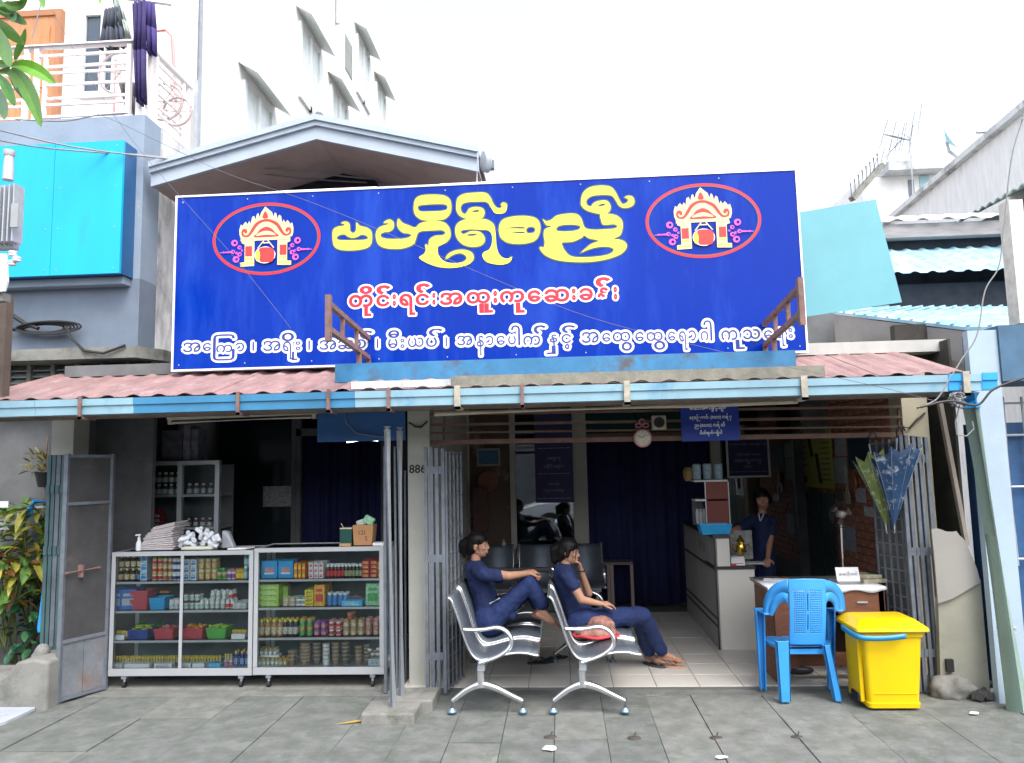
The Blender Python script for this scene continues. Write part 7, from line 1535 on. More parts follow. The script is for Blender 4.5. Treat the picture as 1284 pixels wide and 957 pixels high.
for i, (a, b) in enumerate(((16, 318), (21, 325), (15, 330))): MB().lathe(P(a, b, 4.86), [(.012, -.02), (.026, -.015), (.026, -.002), (.016, 0), (.026, .002), (.026, .015), (.012, .02)], 10).build('insulator', mat('pale_ceramic2', (.6, .6, .62), .4), tf_, smooth=True)
tag(MB().prism([P(-20, 318, 4.9), P(7, 318, 4.9), P(9, 352, 4.9), P(5, 365, 4.9), P(-20, 368, 4.9)], (0, .02, 0)).build('white_plate', M_WHITEP), 'white plate under the transformer at the left edge', 'plate')
tag(bx('steel_channel', P(-30, 370, 4.95).x, P(7, 370, 4.95).x, 4.93, 5.0, P(0, 378, 4.95).z, P(0, 368, 4.95).z, M_CONC), 'grey cross arm below the white plate at left edge', 'cross arm')
pt0 = P(1, 480, 5.7); tag(MB().box(pt0.x-.05, pt0.x+.03, 5.68, 5.76, zroof(5.7)-.02, P(1, 372, 5.7).z).build('brown_pole', M_BROWN), 'brown square pole at the far left edge under the transformer', 'pole')
# ================================================================ GABLE HOUSE behind the sign
YH = 6.87
gh = thing('gabled_house', 'low gabled house front with grey fascia and brown soffit above the sign', 'house', (-2.2, YH, 3))
apx = P(397, 146, YH); el, er = P(190, 199, YH), P(600, 193, YH)
er.z = el.z = (er.z+el.z)/2; FG = mat('fascia_grey', (.36, .42, .50), .6, var=.08)
def fascia(y0, t0, t1, dep):
    for e in (el, er):
        a0, a1 = apx-Vector((0, 0, t0)), apx-Vector((0, 0, t1)); b0_, b1__ = e-Vector((0, 0, t0)), e-Vector((0, 0, t1))
        MB().prism([(a0.x, y0, a0.z), (b0_.x, y0, b0_.z), (b1__.x, y0, b1__.z), (a1.x, y0, a1.z)], (0, dep, 0)).build('fascia_board', FG, gh)
fascia(YH-.06, .0, .055, .08); fascia(YH-.035, .0555, .10, .06); fascia(YH, .1005, .225, .04)
for e, s_ in ((el, 1), (er, -1)):
    MB().prism([(apx.x, YH+.041, apx.z-.02), (e.x, YH+.041, e.z-.02), (e.x, YH+.041, e.z-.06), (apx.x, YH+.041, apx.z-.06)], (0, 1.1, 0)).build('roof', mat('house_roof', (.12, .12, .13), .8), gh)
MB().prism([(el.x+.02, YH+.042, el.z-.20), (er.x-.02, YH+.042, er.z-.20), (apx.x, YH+.042, apx.z-.19)], (0, .004, 0)).build('soffit_front', mat('soffit_brown', (.17, .12, .11), .8, var=.15, scale=3), gh) if False else None
for e in (el, er):
    MB().prism([(apx.x, YH+.045, apx.z-.20), (e.x, YH+.045, e.z-.20), (e.x, YH+.045, e.z-.22), (apx.x, YH+.045, apx.z-.22)], (0, .85, 0)).build('soffit', mat('soffit_brown2', (.40, .31, .28), .8, var=.15, scale=3), gh)
MB().prism([(el.x+.15, YH+.9, 2.9), (er.x-.1, YH+.9, 2.9), (er.x-.1, YH+.9, er.z-.2), (apx.x, YH+.9, apx.z-.2), (el.x+.15, YH+.9, el.z-.2)], (0, .15, 0)).build('wall', mat('house_wall_brown', (.34, .27, .25), .85, var=.15), gh)
q = P(418, 228, YH+.89); MB().prism([(q.x+.42*math.cos(a)*1.2, YH+.885, q.z-.14+.30*math.sin(a)) for a in [k*math.pi/16 for k in range(17)]], (0, .01, 0)).build('arched_window', mat('arch_dark', (.02, .022, .03), .2), gh)
MB().ell(apx+Vector((0, .1, .03)), .05, .1, .05, 8).build('ridge_cap', MATS['house_roof'], gh)
q = P(606, 213, 6.6); sd2 = thing('floodlight', 'grey round lamp seen edge-on standing at the top edge of the sign', 'lamp', q)
MB().lathe(q+Vector((.0, 0, .08)), [(.03, -.02), (.09, .0), (.105, .04), (.10, .05), (.02, .03)], 18, axis=(.9, .4, .1)).build('dish', mat('floodlight_grey', (.38, .42, .46), .4), sd2, smooth=True); MB().cbox(q+Vector((.075, .0, .04)), .05, .06, .09).build('housing', mat('floodlight_dark', (.12, .14, .17), .5), sd2, bevel=.01); MB().tube([q+Vector((-.05, 0, .16)), q+Vector((-.06, 0, -.12))], .008, 6).build('bracket', M_STEEL, sd2)
# ================================================================ LEFT SIDE AT STREET LEVEL
yn = 7.3
nb = thing('side_shop', 'dim grey-green shop front of the left neighbour behind the plants', 'building', (P(20, 600, yn).x, yn, 0))
bx('wall', -14, P(48, 600, yn).x, yn, yn+.2, 0, 2.9, mat('grey_green_wall', (.13, .15, .14), .8, var=.15), nb); bx('dark_recess', P(48, 600, yn).x, XL-.16, yn+.1, yn+.3, 0, 2.9, mat('warm_dark', (.13, .06, .035), .8, var=.4), nb)
for k in range(9):
    z = P(8, 530+k*10, yn-.02).z; 
    if k != 4: MB().cbox((P(4, 570, yn-.05).x-.2, yn-.05, z), .62, .05, .045, Matrix.Rotation(.35, 3, 'X')).build('shutter_slat', mat('shutter_white', (.55, .56, .6), .6, var=.1), nb)
bx('shutter_frame', P(15, 570, yn-.1).x, P(18, 570, yn-.1).x, yn-.1, yn-.02, 1.2, 2.6, M_DARKWALL, nb)
q0, q1 = P(30, 558.5, yn-.03), P(48.5, 566, yn-.03); sn = thing('small_sign', 'small white name board on the neighbour wall left of the hanging pot', 'sign', (q0.x, yn, q1.z)); bx('board', q0.x, q1.x, yn-.035, yn-.02, q1.z, q0.z, M_WHITEP, sn); word('lettering', 'SALOON', ((q0.x+q1.x)/2, (q0.z+q1.z)/2), .024, yn-.037, M_BLACK, sn, width=.10)
q = P(68, 545, yn-.15); tag(MB().ell(q, .045, .045, .045, 12).build('lamp_bulb', mat('warm_bulb', (1, .6, .2), .5, emit=(1, .55, .18), estr=5), smooth=True), 'small glowing orange lamp left of the shop pillar', 'lamp')
q = P(56, 534, yn-.1); tag(MB().tube([q+Vector((.08*math.cos(a), .02*math.sin(a*3), .13*math.sin(a))) for a in [k*math.pi/9 for k in range(17)]], .014, 6, False).build('orange_loop', mat('orange_tube', (.8, .25, .05), .5, emit=(1, .3, .05), estr=.6)), 'faint orange glowing loop beside the lamp bulb', 'light')
tag(MB().tube([P(-30, 638.5, 6.7), P(70, 637, 6.7)], .028, 8).build('white_bar', M_WHITEP, smooth=True), 'white horizontal pipe rail behind the croton plants', 'pipe')
tp_ = thing('blue_tap_pipe', 'blue plastic pipe with an elbow hanging on the white rail', 'pipe', P(38, 640, 6.6)); MB().tube([P(66, 629, 6.6), P(44, 629, 6.6), P(39, 633, 6.6), P(38, 646, 6.6)], .022, 8).build('pipe', M_BPVC, tp_, smooth=True); MB().tube([P(38, 638, 6.6), P(37, 647, 6.6)], .035, 8).build('coupling', M_BPVC, tp_, smooth=True)
tag(MB().tube([P(63, 655, 6.2), P(61, 690, 6.2), P(58, 735, 6.2), P(51, 788, 6.2), P(52, 792, 6.2)], .026, 8).build('blue_pipe', M_BPVC, smooth=True), 'blue plastic pipe leaning beside the left gate', 'pipe')
q0, q1 = P(-15, 643, 6.6), P(22.5, 664, 6.6); wb = thing('number_board', 'white board with black Burmese numerals at left edge behind the croton', 'board', (q0.x, 6.6, q1.z)); bx('board', q0.x, q1.x, 6.6, 6.62, q1.z, q0.z, M_WHITEP, wb)
for t_, x_, y_, h_ in (('၈၈၆ ၃၅၂', 12, 650, 4.5), ('၀၉ ၅၂', 9, 659, 3.5)): q = P(x_, y_, 6.6); word('lettering', t_, (q.x, q.z), h_*6.6/FOC, 6.597, M_BLACK, wb)
q0, q1 = P(-20, 632, 6.55), P(9, 636.5, 6.55); tag(bx('small_label_strip', q0.x, q1.x, 6.56, 6.57, q1.z, q0.z+.02, M_WHITEP), 'narrow white strip above the number board at the left edge', 'label')
# leaves
def leafmesh(name, m, L, W, droop=.3, fold=.25):
    A = []; B = []; C = []; n = 6
    for i in range(n+1):
        t = i/n; w_ = W*math.sin(math.pi*min(1, t*.92+.06))**.8*(1 if t < 1 else .02); z = -droop*L*t*t
        C.append(Vector((L*t, 0, z))); A.append(Vector((L*t, w_, z+fold*w_))); B.append(Vector((L*t, -w_, z+fold*w_)))
    o = MB().ribbon(A, C); o.ribbon(C, B); return o
def plant(name, label, base, n, cols, L, W, hgt, spread, droop, cat='plant', stems=6, zmin=.15, elong=1, sy_=.8):
    r_ = thing(name, label, cat, base); protos = [leafmesh('leaf', m, L, W, droop).build('leaf', m, r_, smooth=True, origin=(0, 0, 0)) for m in cols]
    for p_ in protos: p_.location = (0, 0, hgt*.5)
    for i in range(stems):
        a = i*2.4; e = Vector((math.cos(a)*spread*.6, math.sin(a)*spread*.5*sy_, hgt*random.uniform(.6, .95))); MB().tube([Vector(base), Vector(base)+e*.5+Vector((0, 0, .05)), Vector(base)+e], [.014, .011, .006], 6).build('stem', mat('stem_green', (.10, .12, .04), .7), r_)
    for i in range(n):
        p_ = random.choice(protos); c = p_.copy(); COL.objects.link(c); c.parent = r_
        a = random.uniform(0, 6.283); rad = spread*random.random()**.5; z = random.uniform(zmin, 1)**.9*hgt
        rad *= (1-.55*max(0, z/hgt-.5)*2*.6)
        c.location = (math.cos(a)*rad, math.sin(a)*rad*sy_, z); c.rotation_euler = (random.uniform(-.5, .5), random.uniform(-.8, .5), a+random.uniform(-.9, .9)); s_ = random.uniform(.6, 1.15); c.scale = (s_*elong, s_, s_)
    return r_
lf1 = mat('croton_green', (.09, .19, .035), .5, var=.4, scale=14); lf2 = mat('croton_yellow', (.34, .32, .05), .5, var=.35, scale=14); lf3 = mat('croton_red', (.20, .085, .03), .5, var=.4, scale=14); lf4 = mat('dark_leaf', (.015, .075, .035), .5, var=.4, scale=14); lf5 = mat('mid_leaf', (.04, .15, .055), .5, var=.4, scale=14)
plant('croton_plant', 'croton bush with long green and yellow leaves beside the left pillar', (P(38, 760, 6.75).x, 6.75, .35), 230, [lf1, lf1, lf2], .24, .030, 1.16, .40, .45, zmin=.35)
plant('croton_plant', 'croton with orange and yellow leaves at the left edge', (P(8, 760, 6.5).x, 6.5, .3), 110, [lf2, lf3, lf1], .20, .035, .80, .32, .4, zmin=.4)
plant('leafy_bush', 'dark green bush under the crotons behind the concrete block', (P(22, 815, 6.65).x, 6.65, .05), 280, [lf4, lf4, lf5], .13, .03, .78, .62, .3, sy_=.4)
hp = thing('hanging_pot', 'black hanging pot with thin yellowish sprigs at the left of the pillar', 'plant pot', P(56, 605, 6.7)); q = P(56, 611, 6.7)
MB().lathe(q, [(.055, 0), (.085, .13), (.09, .135), (.08, .13)], 14).build('pot', M_BLACK, hp, smooth=True); MB().tube([q+Vector((0, 0, .1)), P(60, 548, 6.7)], .006, 5).tube([q, P(56, 640, 6.7)], .007, 5).build('cord', mat('pink_cord', (.55, .3, .22), .7), hp)
lm = leafmesh('leaf', lf2, .09, .012, .2).build('leaf', mat('sprig_leaf', (.26, .22, .07), .6, var=.4, scale=20), hp, smooth=True, origin=(0, 0, 0)); lm.location = q-hp.location+Vector((0, 0, .16))
for i in range(60):
    c = lm.copy(); COL.objects.link(c); c.parent = hp; a = random.uniform(0, 6.28); u_ = random.random()
    c.location = q-hp.location+Vector((math.cos(a)*.20*u_, math.sin(a)*.15*u_, .13+.17*random.random())); c.rotation_euler = (random.uniform(-.6, .6), random.uniform(-1.3, .3), a)
# concrete block and white painted strip
bk = MB(); c0 = G(58, 888); zt_k = P(30, 826, c0.y+.1).z
prf = [(c0.x, -.05), (c0.x, zt_k-.0), (c0.x-.12, zt_k+.015), (c0.x-.25, zt_k), (c0.x-.34, zt_k-.10), (c0.x-.42, zt_k-.14), (-9, zt_k-.16), (-9, -.05)]
bk.prism([(x, c0.y, z) for x, z in prf], (0, .5, 0)); tag(bk.build('concrete_block', M_CONC, bevel=.02), 'rough grey concrete plinth wall at the left edge under the plants', 'wall')
p_ = [G(-30, 880), G(38, 878), G(44, 889), G(8, 906), G(-30, 918)]; tag(MB().prism([v+Vector((0, 0, -.012)) for v in p_], (0, 0, .02)).build('white_slab', mat('chipped_white', (.34, .37, .42), .7, dirt=(.2, .2, .2), dscale=8, dthr=.6)), 'chipped white painted slab on the ground at the left edge', 'slab')
q = P(53, 818, 6.0); m = MB(); m.ell(q, .06, .06, .07, 10); m.ell(q+Vector((-.02, 0, -.04)), .07, .06, .06, 10); tag(smooth_skin(m, 'grey_stone', M_CONC, None, .012, 3), 'small grey stone lump on the plinth against the gate', 'stone')

# ================================================================ RIGHT SIDE
tag(MB().prism([P(998, 267, 6.95), P(1098, 250, 6.95), P(1131, 379, 6.85), P(1005, 398, 6.85)], (0, .012, 0)).build('teal_sheet', M_TEAL), 'large flat teal sheet standing at the right end of the sign', 'sheet')
rp = thing('painted_pillar', 'light grey-blue rendered pillar behind the leaning drainpipe', 'pillar', G(1256, 887))
yp2 = G(1252, 888).y+.16; xp0, xp1 = P(1234, 660, yp2).x, P(1272, 660, yp2).x; PB = mat('pale_blue_wall', (.33, .42, .50), .75, var=.08, scale=3, dirt=(.30, .33, .34), dscale=3, dthr=.62, bump=.1)
zpt = P(1215, 413, yp2).z; bx('shaft', xp0, xp1, yp2, yp2+.07, -.02, zpt-.01, PB, rp)
nr = thing('neighbour_house', 'dark blue neighbour building beyond the pale pillar with a barred window', 'building', (xp1, yp2+.2, 0))
bx('wall', xp1+.002, 9, yp2+.38, yp2+.6, 0, 2.0, mat('deep_blue_wall', (.02, .08, .20), .6, var=.3), nr); bx('overhang', xp1+.002, 9, yp2-.02, yp2+.5, P(1270, 478, yp2).z, zpt+.02, mat('overhang_blue', (.05, .12, .20), .7, var=.2), nr)
for k in range(6): x = xp1+.05+k*.14; MB().tube([(x, yp2+.34, .9), (x, yp2+.34, 2.2)], .01, 6).build('window_bar', M_STEEL, nr)
for z in (.95, 1.5, 1.9, 2.15): MB().tube([(xp1+.002, yp2+.34, z), (9, yp2+.34, z)], .01, 6).build('window_bar', M_STEEL, nr)
# dark gap between the pillars
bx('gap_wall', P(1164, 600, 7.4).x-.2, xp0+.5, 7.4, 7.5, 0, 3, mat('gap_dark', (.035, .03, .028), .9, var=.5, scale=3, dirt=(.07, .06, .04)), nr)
bx('gap_side', xp0+.10, xp0+.12, yp2+.5, 7.4, 0, 2.7, mat('gap_side_dark', (.05, .05, .04), .9, var=.4), nr)  # near-black side of the gap
tag(MB().bar(P(1178, 503, 6.35), P(1212, 684, 6.35), .045, .03).build('wooden_strip', mat('pale_wood_strip', (.36, .31, .26), .7, var=.2)), 'pale wooden strip leaning in the gap right of the cream pillar', 'strip')
S5 = lambda x, y, Y=6.02: P(1120+x/2.659, 540+y/2.659, Y)
ply = mat('ply_beige', (.29, .28, .26), .8, var=.06, scale=3, dirt=(.23, .22, .19), dscale=3, dthr=.62); grw = mat('mossy_render', (.27, .27, .22), .85, var=.15, scale=3, dirt=(.16, .17, .09), dscale=2.2, dthr=.54)
tag(MB().prism([S5(*q) for q in ((128, 330), (146, 326), (160, 330), (178, 337), (200, 338), (212, 336), (222, 350), (236, 362), (258, 408), (280, 462), (291, 506), (240, 536), (200, 560), (150, 577), (140, 450))], (0, .018, 0)).build('broken_panel', ply), 'broken beige board with a jagged top edge in the gap at right', 'board')
tag(MB().prism([S5(*q, 6.05) for q in ((150, 560), (200, 545), (291, 495), (300, 600), (312, 740), (326, 900), (160, 900))], (0, .05, 0)).build('low_wall', grw), 'low mossy rendered wall below the broken beige board', 'wall')
q = G(1196, 872); m = MB(); m.ell(q+Vector((0, .02, .04)), .13, .10, .12, 14); m.ell(q+Vector((.10, .0, .03)), .10, .08, .06, 12); m.ell(q+Vector((-.07, .02, .04)), .09, .09, .10, 12); m.ell(q+Vector((.03, -.03, .09)), .06, .06, .06, 12)
o = smooth_skin(m, 'boulder', M_CONC, None, .02, 3); tag(o, 'grey cement lump at the foot of the low mossy wall', 'rock')
q = G(1222, 876); m = MB()
for i in range(7): m.cbox(q+Vector((random.uniform(-.1, .1), random.uniform(-.06, .06), .025)), .07, .05, .05, Matrix.Rotation(random.random()*3, 3, 'Z') @ Matrix.Rotation(random.random(), 3, 'X'))
tag(m.build('rubble', mat('dark_rubble', (.05, .05, .048), .9)), 'small dark rubble pieces between the cement lump and the pipe', 'rubble')
q = S5(188, 783, 6.03); tag(MB().cbox(q, .05, .03, .09).build('outlet_box', M_BLACK), 'black square hole cover low on the mossy wall', 'box')
# roofs of the right neighbour
rb = thing('neighbour_roofs', 'stepped blue corrugated roofs over grimy walls at the right', 'roof', P(1180, 400, 7.5))
def slab(name, pts, m, th=.02): return MB().prism(pts, (0, 0, -th)).build(name, m, rb)
BR = mat('blue_roof', (.26, .46, .58), .5, var=.3, scale=2, dirt=(.55, .62, .66), dscale=2.5, dthr=.5, stretch=(1, 3, 1))
zA0 = P(1190, 341, 8.6).z; zA1 = P(1190, 312, 9.6).z
xA0, xA1 = P(1108, 340, 8.6).x, P(1300, 340, 8.6).x
MB_ = sheet(xA0, xA1+1.5, 8.6, 9.6, BR, rb, lambda y: zA0+(zA1-zA0)*(y-8.6)/1.0, per=.19, amp=.022)
bx('gap_shade_sheet', xA0, xA1+1.5, 8.9, 9.0, 3.0, zA0-.06, mat('roof_gap_shade', (.035, .045, .06), .9, var=.3), rb)  # near-black sheets stand in for the shade in the gaps under the roofs
bx('gap_shade_sheet', xA0, xA1+1.5, 9.65, 9.75, zA0, zA1+.35, MATS['roof_gap_shade'], rb)
zB = P(1190, 297, 9.5).z; bx('beam', xA0-.3, xA1+1.5, 9.45, 9.6, zB, zB+.17, mat('weathered_beam', (.26, .25, .25), .9, var=.3, stretch=(.5, 1, 3)), rb)
sheet(xA0-.3, xA1+1.5, 9.40, 10.6, mat('grey_roof', (.45, .46, .47), .8, var=.2), rb, lambda y: zB+.19+(y-9.4)*.35, per=.30, amp=.03)
a, b, c_1, d_1, e_1 = P(1046, 391, 8.6), P(1208, 410, 7.0), P(1300, 409, 6.6), P(1300, 384, 8.6), P(1100, 385, 8.8)
sheetB = MB().prism([a, b, c_1, d_1, e_1], (0, 0, -.03)); sheetB.build('lower_roof', BR, rb)
n = 14
for i in range(1, n):
    t = i/n; u_ = a.lerp(b, t*1.3) if t < .77 else b.lerp(c_1, (t-.77)/.23); v_ = e_1.lerp(d_1, t); MB().bar(u_+Vector((0, 0, .008)), v_+Vector((0, 0, .008)), .03, .02).build('roof_rib', BR, rb)
MB().prism([a-Vector((0, -.02, .035)), b-Vector((0, -.02, .035)), Vector((b.x, b.y+.02, 2.3)), Vector((a.x, a.y+.02, 2.3))], (.02, .03, 0)).build('wall', mat('grey_beige_wall', (.30, .28, .27), .85, var=.12, scale=4), rb)
q0, q1 = P(1066, 428, 8.2), P(1206, 455, 6.95); MB().prism([q0, q1, Vector((q1.x, q1.y, 2.3)), Vector((q0.x, q0.y, 2.3))], (0, -.02, 0)).build('stained_base', mat('black_stained', (.24, .22, .17), .9, var=.3, dirt=(.05, .05, .05), dscale=4, dthr=.46), rb)
bx('shed_back', P(1000, 420, 8.9).x, P(1110, 420, 8.9).x, 8.9, 9.0, 2, P(1060, 392, 8.9).z, M_DARKWALL, rb)
po = P(1277, 330, 6.3); tag(bx('cream_post', P(1272, 330, 6.3).x, P(1290, 330, 6.3).x, 6.3, 6.45, P(1280, 405, 6.3).z, P(1278, 250, 6.3).z, mat('weathered_post', (.58, .55, .5), .85, var=.25, scale=8)), 'weathered cream post at the right edge above the roofs', 'post')
# white stained neighbour, far right
XW = 6.9; A, B = XP(1284, 142, XW), XP(1112, 284, XW)
wr_ = thing('white_building', 'rain-stained white building at the far right with a sloping parapet line', 'building', (XW, A.y, 0))
slope = (B.z-A.z)/(B.y-A.y); yN = 8.0
MB().prism([(XW, yN, 0), (XW, B.y, 0), (XW, B.y, B.z), (XW, yN, A.z+slope*(yN-A.y))], (.3, 0, 0)).build('side_wall', mat('stained_white2', (.80, .80, .80), .85, var=.1, dirt=(.36, .38, .42), dscale=1.0, dthr=.58, stretch=(1, 2.5, .4)), wr_)
MB().prism([(XW-.12, yN, A.z+slope*(yN-A.y)), (XW-.12, B.y, B.z), (XW-.12, B.y, B.z+.10), (XW-.12, yN, A.z+slope*(yN-A.y)+.10)], (.5, 0, 0)).build('parapet_cap', M_STAIN, wr_)
a1, a2 = XP(1284, 232, 6.0), XP(1192, 283, 6.0)
a1b = XP(1284, 232, 6.0)
m = MB(); A_ = []; B_ = []
for i in range(41):
    t = i/40; p = a1.lerp(a2, t); p.z += .02*math.sin(i*1.57); A_.append(p); B_.append(p+Vector((.9, 0, .45)))
m.ribbon(A_, B_); m.build('lean_to_roof', mat('grey_green_roof', (.26, .32, .30), .7, var=.2, dirt=(.14, .17, .16)), wr_, solid=.02)
MB().prism([(6.3, a1.y, a1.z-1.6), (6.3, a2.y, a2.z-1.3), (6.3, a2.y, a2.z-.02), (6.3, a1.y, a1.z-.02)], (.05, 0, 0)).build('shade_sheet', M_DARKWALL, wr_)  # dark sheet put in for the shade below the lean-to roof
# far concrete roof with antennas
fb_ = thing('concrete_house', 'weathered flat-roofed concrete house behind the right neighbour', 'house', P(1150, 260, 17)); yf = 17
q0, q1 = P(1104, 207, yf), P(1206, 219, yf)
MB().box(q0.x, q1.x+1.5, yf-.4, yf+3, P(1150, 220, yf).z, P(1150, 209, yf).z).build('roof_slab', mat('grey_slab', (.5, .52, .54), .9, var=.3, dirt=(.15, .15, .16)), fb_)
MB().box(P(1100, 250, yf).x-.3, q1.x+1.2, yf, yf+3, 0, P(1150, 220, yf).z-.001).build('wall', mat('far_wall', (.82, .82, .82), .85, var=.1, dirt=(.35, .36, .38), dscale=1.2, dthr=.6), fb_)
for x0_, x1_ in ((1138, 1148), (1165, 1172)): 
    w0, w1_ = P(x0_, 226, yf), P(x1_, 262, yf); bx('window', w0.x, w1_.x, yf-.02, yf-.002, w1_.z, w0.z, mat('far_window', (.12, .14, .17), .3), fb_)
bx('blue_shutter', P(1152, 222, yf).x, P(1164, 222, yf).x, yf-.03, yf-.002, P(1150, 238, yf).z, P(1150, 221, yf).z, mat('pale_blue_shutter', (.35, .55, .62), .6), fb_)
MB().bar(P(1068, 250, yf-1), P(1106, 207, yf-.5), .12, .1).build('stair_stringer', M_CONC, fb_)
for k in range(8): q = P(1068, 250, yf-1).lerp(P(1106, 207, yf-.5), k/8); MB().tube([q, q+Vector((0, 0, .35))], .02, 5).build('baluster', M_CONC, fb_)
def antenna(label, foot, top, boom, Y, n=7):
    t = thing('tv_antenna', label, 'antenna', P(*foot, Y)); MB().tube([P(*foot, Y), P(*top, Y)], .035, 6).build('mast', mat('pale_aerial', (.55, .58, .6), .5, .2), t); m = MB(); a, b = P(*boom[0], Y), P(*boom[1], Y); m.tube([a, b], .025, 5)
    for k in range(n): q = a.lerp(b, k/(n-1)); l_ = .25+.25*k/n; m.tube([q+Vector((-.25*l_, -.4, .1+l_*.2)), q+Vector((.25*l_, .4, -.1-l_*.2))], .009, 4)
    m.build('aerial', MATS['pale_aerial'], t); return t
antenna('tall fish-bone television antenna on the far concrete roof', (1147, 282), (1141, 172), ((1095, 214), (1153, 150)), 16.5)
MB_a = antenna('second thinner antenna boom reaching up right of the first', (1143, 180), (1139, 170), ((1108, 168), (1142, 176)), 16.4, 4)
q = P(1187, 178, 15); sd3 = thing('satellite_dish', 'small blue-tinted satellite dish on an arm at the parapet', 'dish', q); MB().lathe(q, [(.04, 0), (.28, .10), (.29, .11), (.04, .02)], 16, axis=(.6, -.7, .4), sx=.6, sy=.9).build('dish', mat('dish_blue', (.35, .6, .7), .5), sd3, smooth=True); MB().tube([q, P(1190, 190, 15), P(1205, 200, 15)], .03, 6).build('arm', M_STEEL, sd3)
tag(MB().tube([P(1224, 166, 14), P(1246, 166, 14)], .03, 6).build('roof_pipe', M_STEEL), 'short horizontal pipe sticking out over the white parapet', 'pipe')

# ================================================================ OVERHEAD LEAVES
YT2 = 3.0
br_ = thing('tree_branch', 'mango branch with long bright green leaves hanging in at the upper left corner', 'branch', P(-40, 60, YT2))
bl = lambda x, y, dy=0: P(x/5.315, y/5.315, YT2+dy)
MB().tube([bl(-900, 380, .6), bl(-300, 500, .2), bl(0, 470), bl(60, 450), bl(110, 405)], [.03, .012, .006, .005, .003], 6).build('twig', mat('twig', (.10, .10, .05), .8), br_); MB().tube([bl(-900, 80, .6), bl(-200, 60, .1), bl(0, 30), bl(60, 10)], [.03, .010, .005, .003], 6).build('twig', MATS['twig'], br_)
LG = mat('mango_leaf', (.11, .27, .03), .4, var=.25, scale=12); LG2 = mat('mango_leaf_dark', (.05, .15, .035), .35, var=.25, scale=12)
for lf in list(LG.node_tree.nodes): pass
def leaf(pts, w, m, dy=0, tw=.3):
    c = cr_curve([Vector((*q, 0)) for q in pts], 4, False); n = len(c)-1; A = []; B = []; C = []
    for i in range(n+1):
        d = (c[min(i+1, n)]-c[max(i-1, 0)]).normalized(); nrm = Vector((-d.y, d.x, 0)); t = i/n; ww = w*math.sin(math.pi*min(1, .05+t*.95))**.75+.5
        a = c[i]+nrm*ww; b = c[i]-nrm*ww; wz = ww/5.315*YT2/FOC
        A.append(bl(a.x, a.y, dy+wz*tw*2-.05*t)); B.append(bl(b.x, b.y, dy-wz*tw-.05*t)); C.append(bl(c[i].x, c[i].y, dy+wz*.6-.05*t))
    o = MB().ribbon(A, C); o.ribbon(C, B); return o.build('leaf', m, br_, smooth=True)
for i, (pts, w, m) in enumerate([([(80, 440), (170, 440), (280, 490), (370, 560)], 46, LG), ([(70, 460), (150, 540), (220, 680), (275, 850)], 52, LG), ([(60, 470), (120, 560), (180, 640), (245, 740)], 40, LG2), ([(-40, 60), (40, 80), (110, 120), (180, 165)], 36, LG), ([(-60, 120), (20, 180), (90, 240), (165, 300)], 38, LG), ([(-30, 180), (10, 280), (40, 360), (70, 450)], 50, LG),
     ([(-40, 480), (30, 560), (70, 640), (100, 710)], 34, LG2), ([(100, 400), (120, 340), (150, 270), (170, 190)], 26, LG), ([(30, 20), (80, 40), (140, 30), (180, -30)], 34, LG), ([(-60, 560), (-10, 640), (20, 720), (30, 800)], 40, LG2), ([(40, 10), (70, 60), (90, 110), (80, 150)], 26, LG2), ([(-20, -20), (10, 40), (50, 70), (110, 70)], 30, LG2), ([(240, -60), (270, -20), (285, 20), (290, 55)], 20, LG), ([(640, -60), (655, -30), (665, 0), (668, 30)], 12, LG), ([(-80, 380), (-20, 420), (40, 430), (80, 440)], 26, LG), ([(0, 480), (60, 480), (90, 520), (110, 590)], 24, LG)]):
    leaf(pts, w, m, dy=random.uniform(-.08, .08), tw=random.choice((-.4, .5, .8)))
# ================================================================ OVERHEAD WIRES
def wire(label, pts, Y, r=.006, m=None, k=6, Y2=None):
    c = cr_curve([Vector((*q, 0)) for q in pts], k, False)
    tag(MB().tube([P(v.x, v.y, Y+((Y2 or Y)-Y)*i/(len(c)-1)) for i, v in enumerate(c)], r, 5).build('overhead_wire', m or M_GREYCAB, smooth=True), label, 'wire')
wire('dark wire from the top left corner down behind the eave to the sign', [(40, -30), (58, 0), (100, 75), (140, 140), (185, 200), (240, 262), (300, 330), (365, 412)], 5.9, .002, MATS['pale_wire'] if 'pale_wire' in MATS else mat('pale_wire', (.12, .12, .14), .8), Y2=6.38)
wire('thin black wire dropping from above the door to the balcony', [(58, -20), (50, 10), (40, 48)], 5.9, .005)
wire('upper wire of the pair sweeping from the left edge to the gable', [(-20, 158), (10, 166), (90, 184), (180, 196), (300, 208), (400, 218), (480, 226)], 5.7, .008, Y2=7.75)
wire('lower wire of the pair sweeping from the left edge to the gable', [(-20, 172), (20, 180), (60, 186), (120, 191), (200, 197), (300, 214), (380, 224), (460, 229)], 5.75, .008, Y2=7.75)
wire('long thin wire crossing the sign from upper left to the gutter at right', [(-20, 84), (30, 105), (75, 127), (140, 150), (220, 188), (290, 220), (380, 250), (480, 290), (620, 350), (740, 398), (900, 440), (1010, 465), (1110, 487), (1180, 505)], 5.3, .002, mat('pale_wire', (.12, .12, .14), .8))
wire('slack cable bridging the wall under the balcony', [(20, 150), (80, 152), (120, 145), (160, 142)], 6.6, .007)
wire('cable dropping from the post at right to the gutter end', [(1282, 150), (1268, 200), (1258, 290), (1252, 335), (1235, 365), (1225, 420), (1205, 452), (1188, 480), (1175, 500), (1160, 508)], 5.35, .005)
wire('black cable looping from the gutter end to the right edge', [(1150, 512), (1190, 503), (1225, 508), (1246, 488), (1284, 474), (1300, 470)], 5.25, .008, M_RUB)
m = MB()
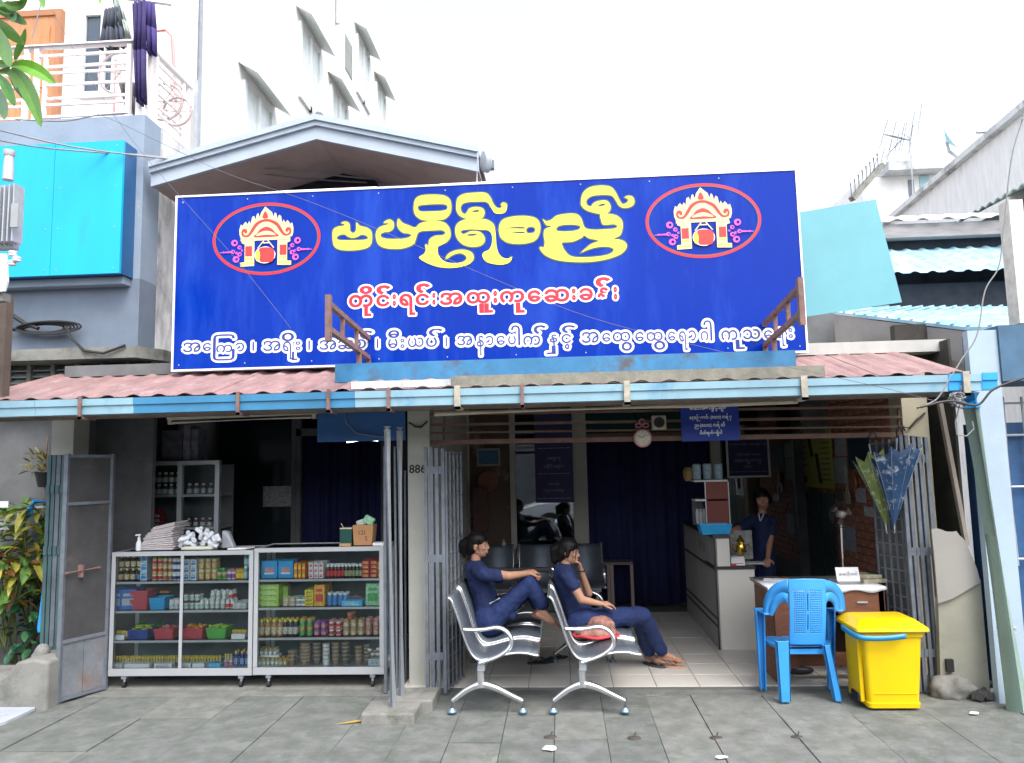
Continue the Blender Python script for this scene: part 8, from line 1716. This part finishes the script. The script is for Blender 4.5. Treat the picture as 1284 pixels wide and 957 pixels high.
for k in range(9): q = P(1200+random.uniform(-6, 6), 500+random.uniform(-3, 8), 5.38); r_ = random.uniform(.02, .055); m.tube([q+Vector((r_*math.cos(a+k), .02*math.sin(a*2), r_*.7*math.sin(a))) for a in [j*math.pi/8 for j in range(14)]], .005, 5, False)
m.tube([P(1204, 505, 5.38), P(1198, 530, 5.38), P(1200, 545, 5.38), P(1212, 547, 5.38), P(1221, 538, 5.38), P(1219, 528, 5.38)], .005, 5, False)
m.tube([P(1205, 484, 5.38), P(1203.5, 495, 5.38)], .006, 5)
tag(m.build('wire_tangle', M_GREYCAB), 'tangle of grey wires hanging at the top of the leaning drainpipe', 'wires')
tag(MB().tube([P(1131, 535, YF+.28), P(1140, 537, YF+.28), P(1148, 528, YF+.28), P(1150, 526, YF+.28), P(1160, 518, YF+.28)], .008, 6).build('black_lead', M_RUB), 'short black lead stapled across the cream pillar', 'cable')
tag(MB().tube([P(513, 530, YF+.05), P(520, 535, YF+.05), P(528, 536, YF+.05), P(536, 528, YF+.05)], .008, 6).build('black_lead', M_RUB), 'short black lead at the top of the numbered pillar', 'cable')
# ================================================================ ACROSS THE STREET (behind the camera, seen only as reflections)
q = P(650, 640, 20.6); cx0 = q.x; cyy = -1.75
car = thing('parked_car', 'white sedan parked on the road, seen reflected in the rear glass', 'car', (cx0+2.1, cyy, 0))
PW = mat('car_white', (.78, .79, .8), .25, var=.01, coat=.6); prf = [(0, .35), (.02, .62), (.12, .74), (.55, .86), (1.15, .92), (1.65, 1.34), (2.2, 1.43), (2.9, 1.40), (3.5, 1.02), (4.1, .98), (4.25, .70), (4.25, .35), (3.85, .28), (3.75, .50), (3.45, .62), (3.15, .50), (3.05, .26), (1.25, .26), (1.15, .50), (.85, .62), (.55, .50), (.45, .28)]
m = MB(); m.prism([(cx0+x, cyy-.82, z-.1) for x, z in prf], (0, 1.64, 0)); m.build('body', PW, car, bevel=.04)
for s_ in (-.83, .822): 
    for w_ in (((1.28, .94), (1.72, 1.30), (2.25, 1.36), (2.3, .95)), ((2.36, .95), (2.32, 1.36), (2.88, 1.33), (3.35, 1.02), (3.0, .96))): MB().prism([(cx0+x, cyy+s_, z-.1) for x, z in w_], (0, .008, 0)).build('window', M_BLACK, car)
for x in (.85, 3.45):
    for s_ in (-.85, .67): 
        w_ = MB().lathe((cx0+x, cyy+s_, .21), [(.31, 0), (.32, .03), (.32, .15), (.31, .18)], 24, axis=(0, 1, 0)).build('wheel', M_BLACK, car, smooth=True); MB().lathe((cx0+x, cyy+s_, .21), [(.19, -.004), (.19, .184)], 20, axis=(0, 1, 0)).build('rim', M_STEEL, w_)
for s_ in (-.6, .45): MB().box(cx0-.01, cx0+.06, cyy+s_, cyy+s_+.18, .5, .62).build('headlight', M_ALU, car)
ob = thing('street_building', 'grey-green row of shops across the road behind the viewer', 'building', (0, -14, 0)); bx('wall', -30, 30, -14.6, -14, -.1, 5.5, mat('across_wall', (.14, .16, .14), .9, var=.5, scale=.6), ob)
for i in range(10): bx('shop_opening', -28+i*5.8, -24+i*5.8, -13.99, -13.9, 0, 2.8, M_DARKWALL, ob)
for o in list(bpy.data.objects):
    if 'placed' in o: del o['placed']
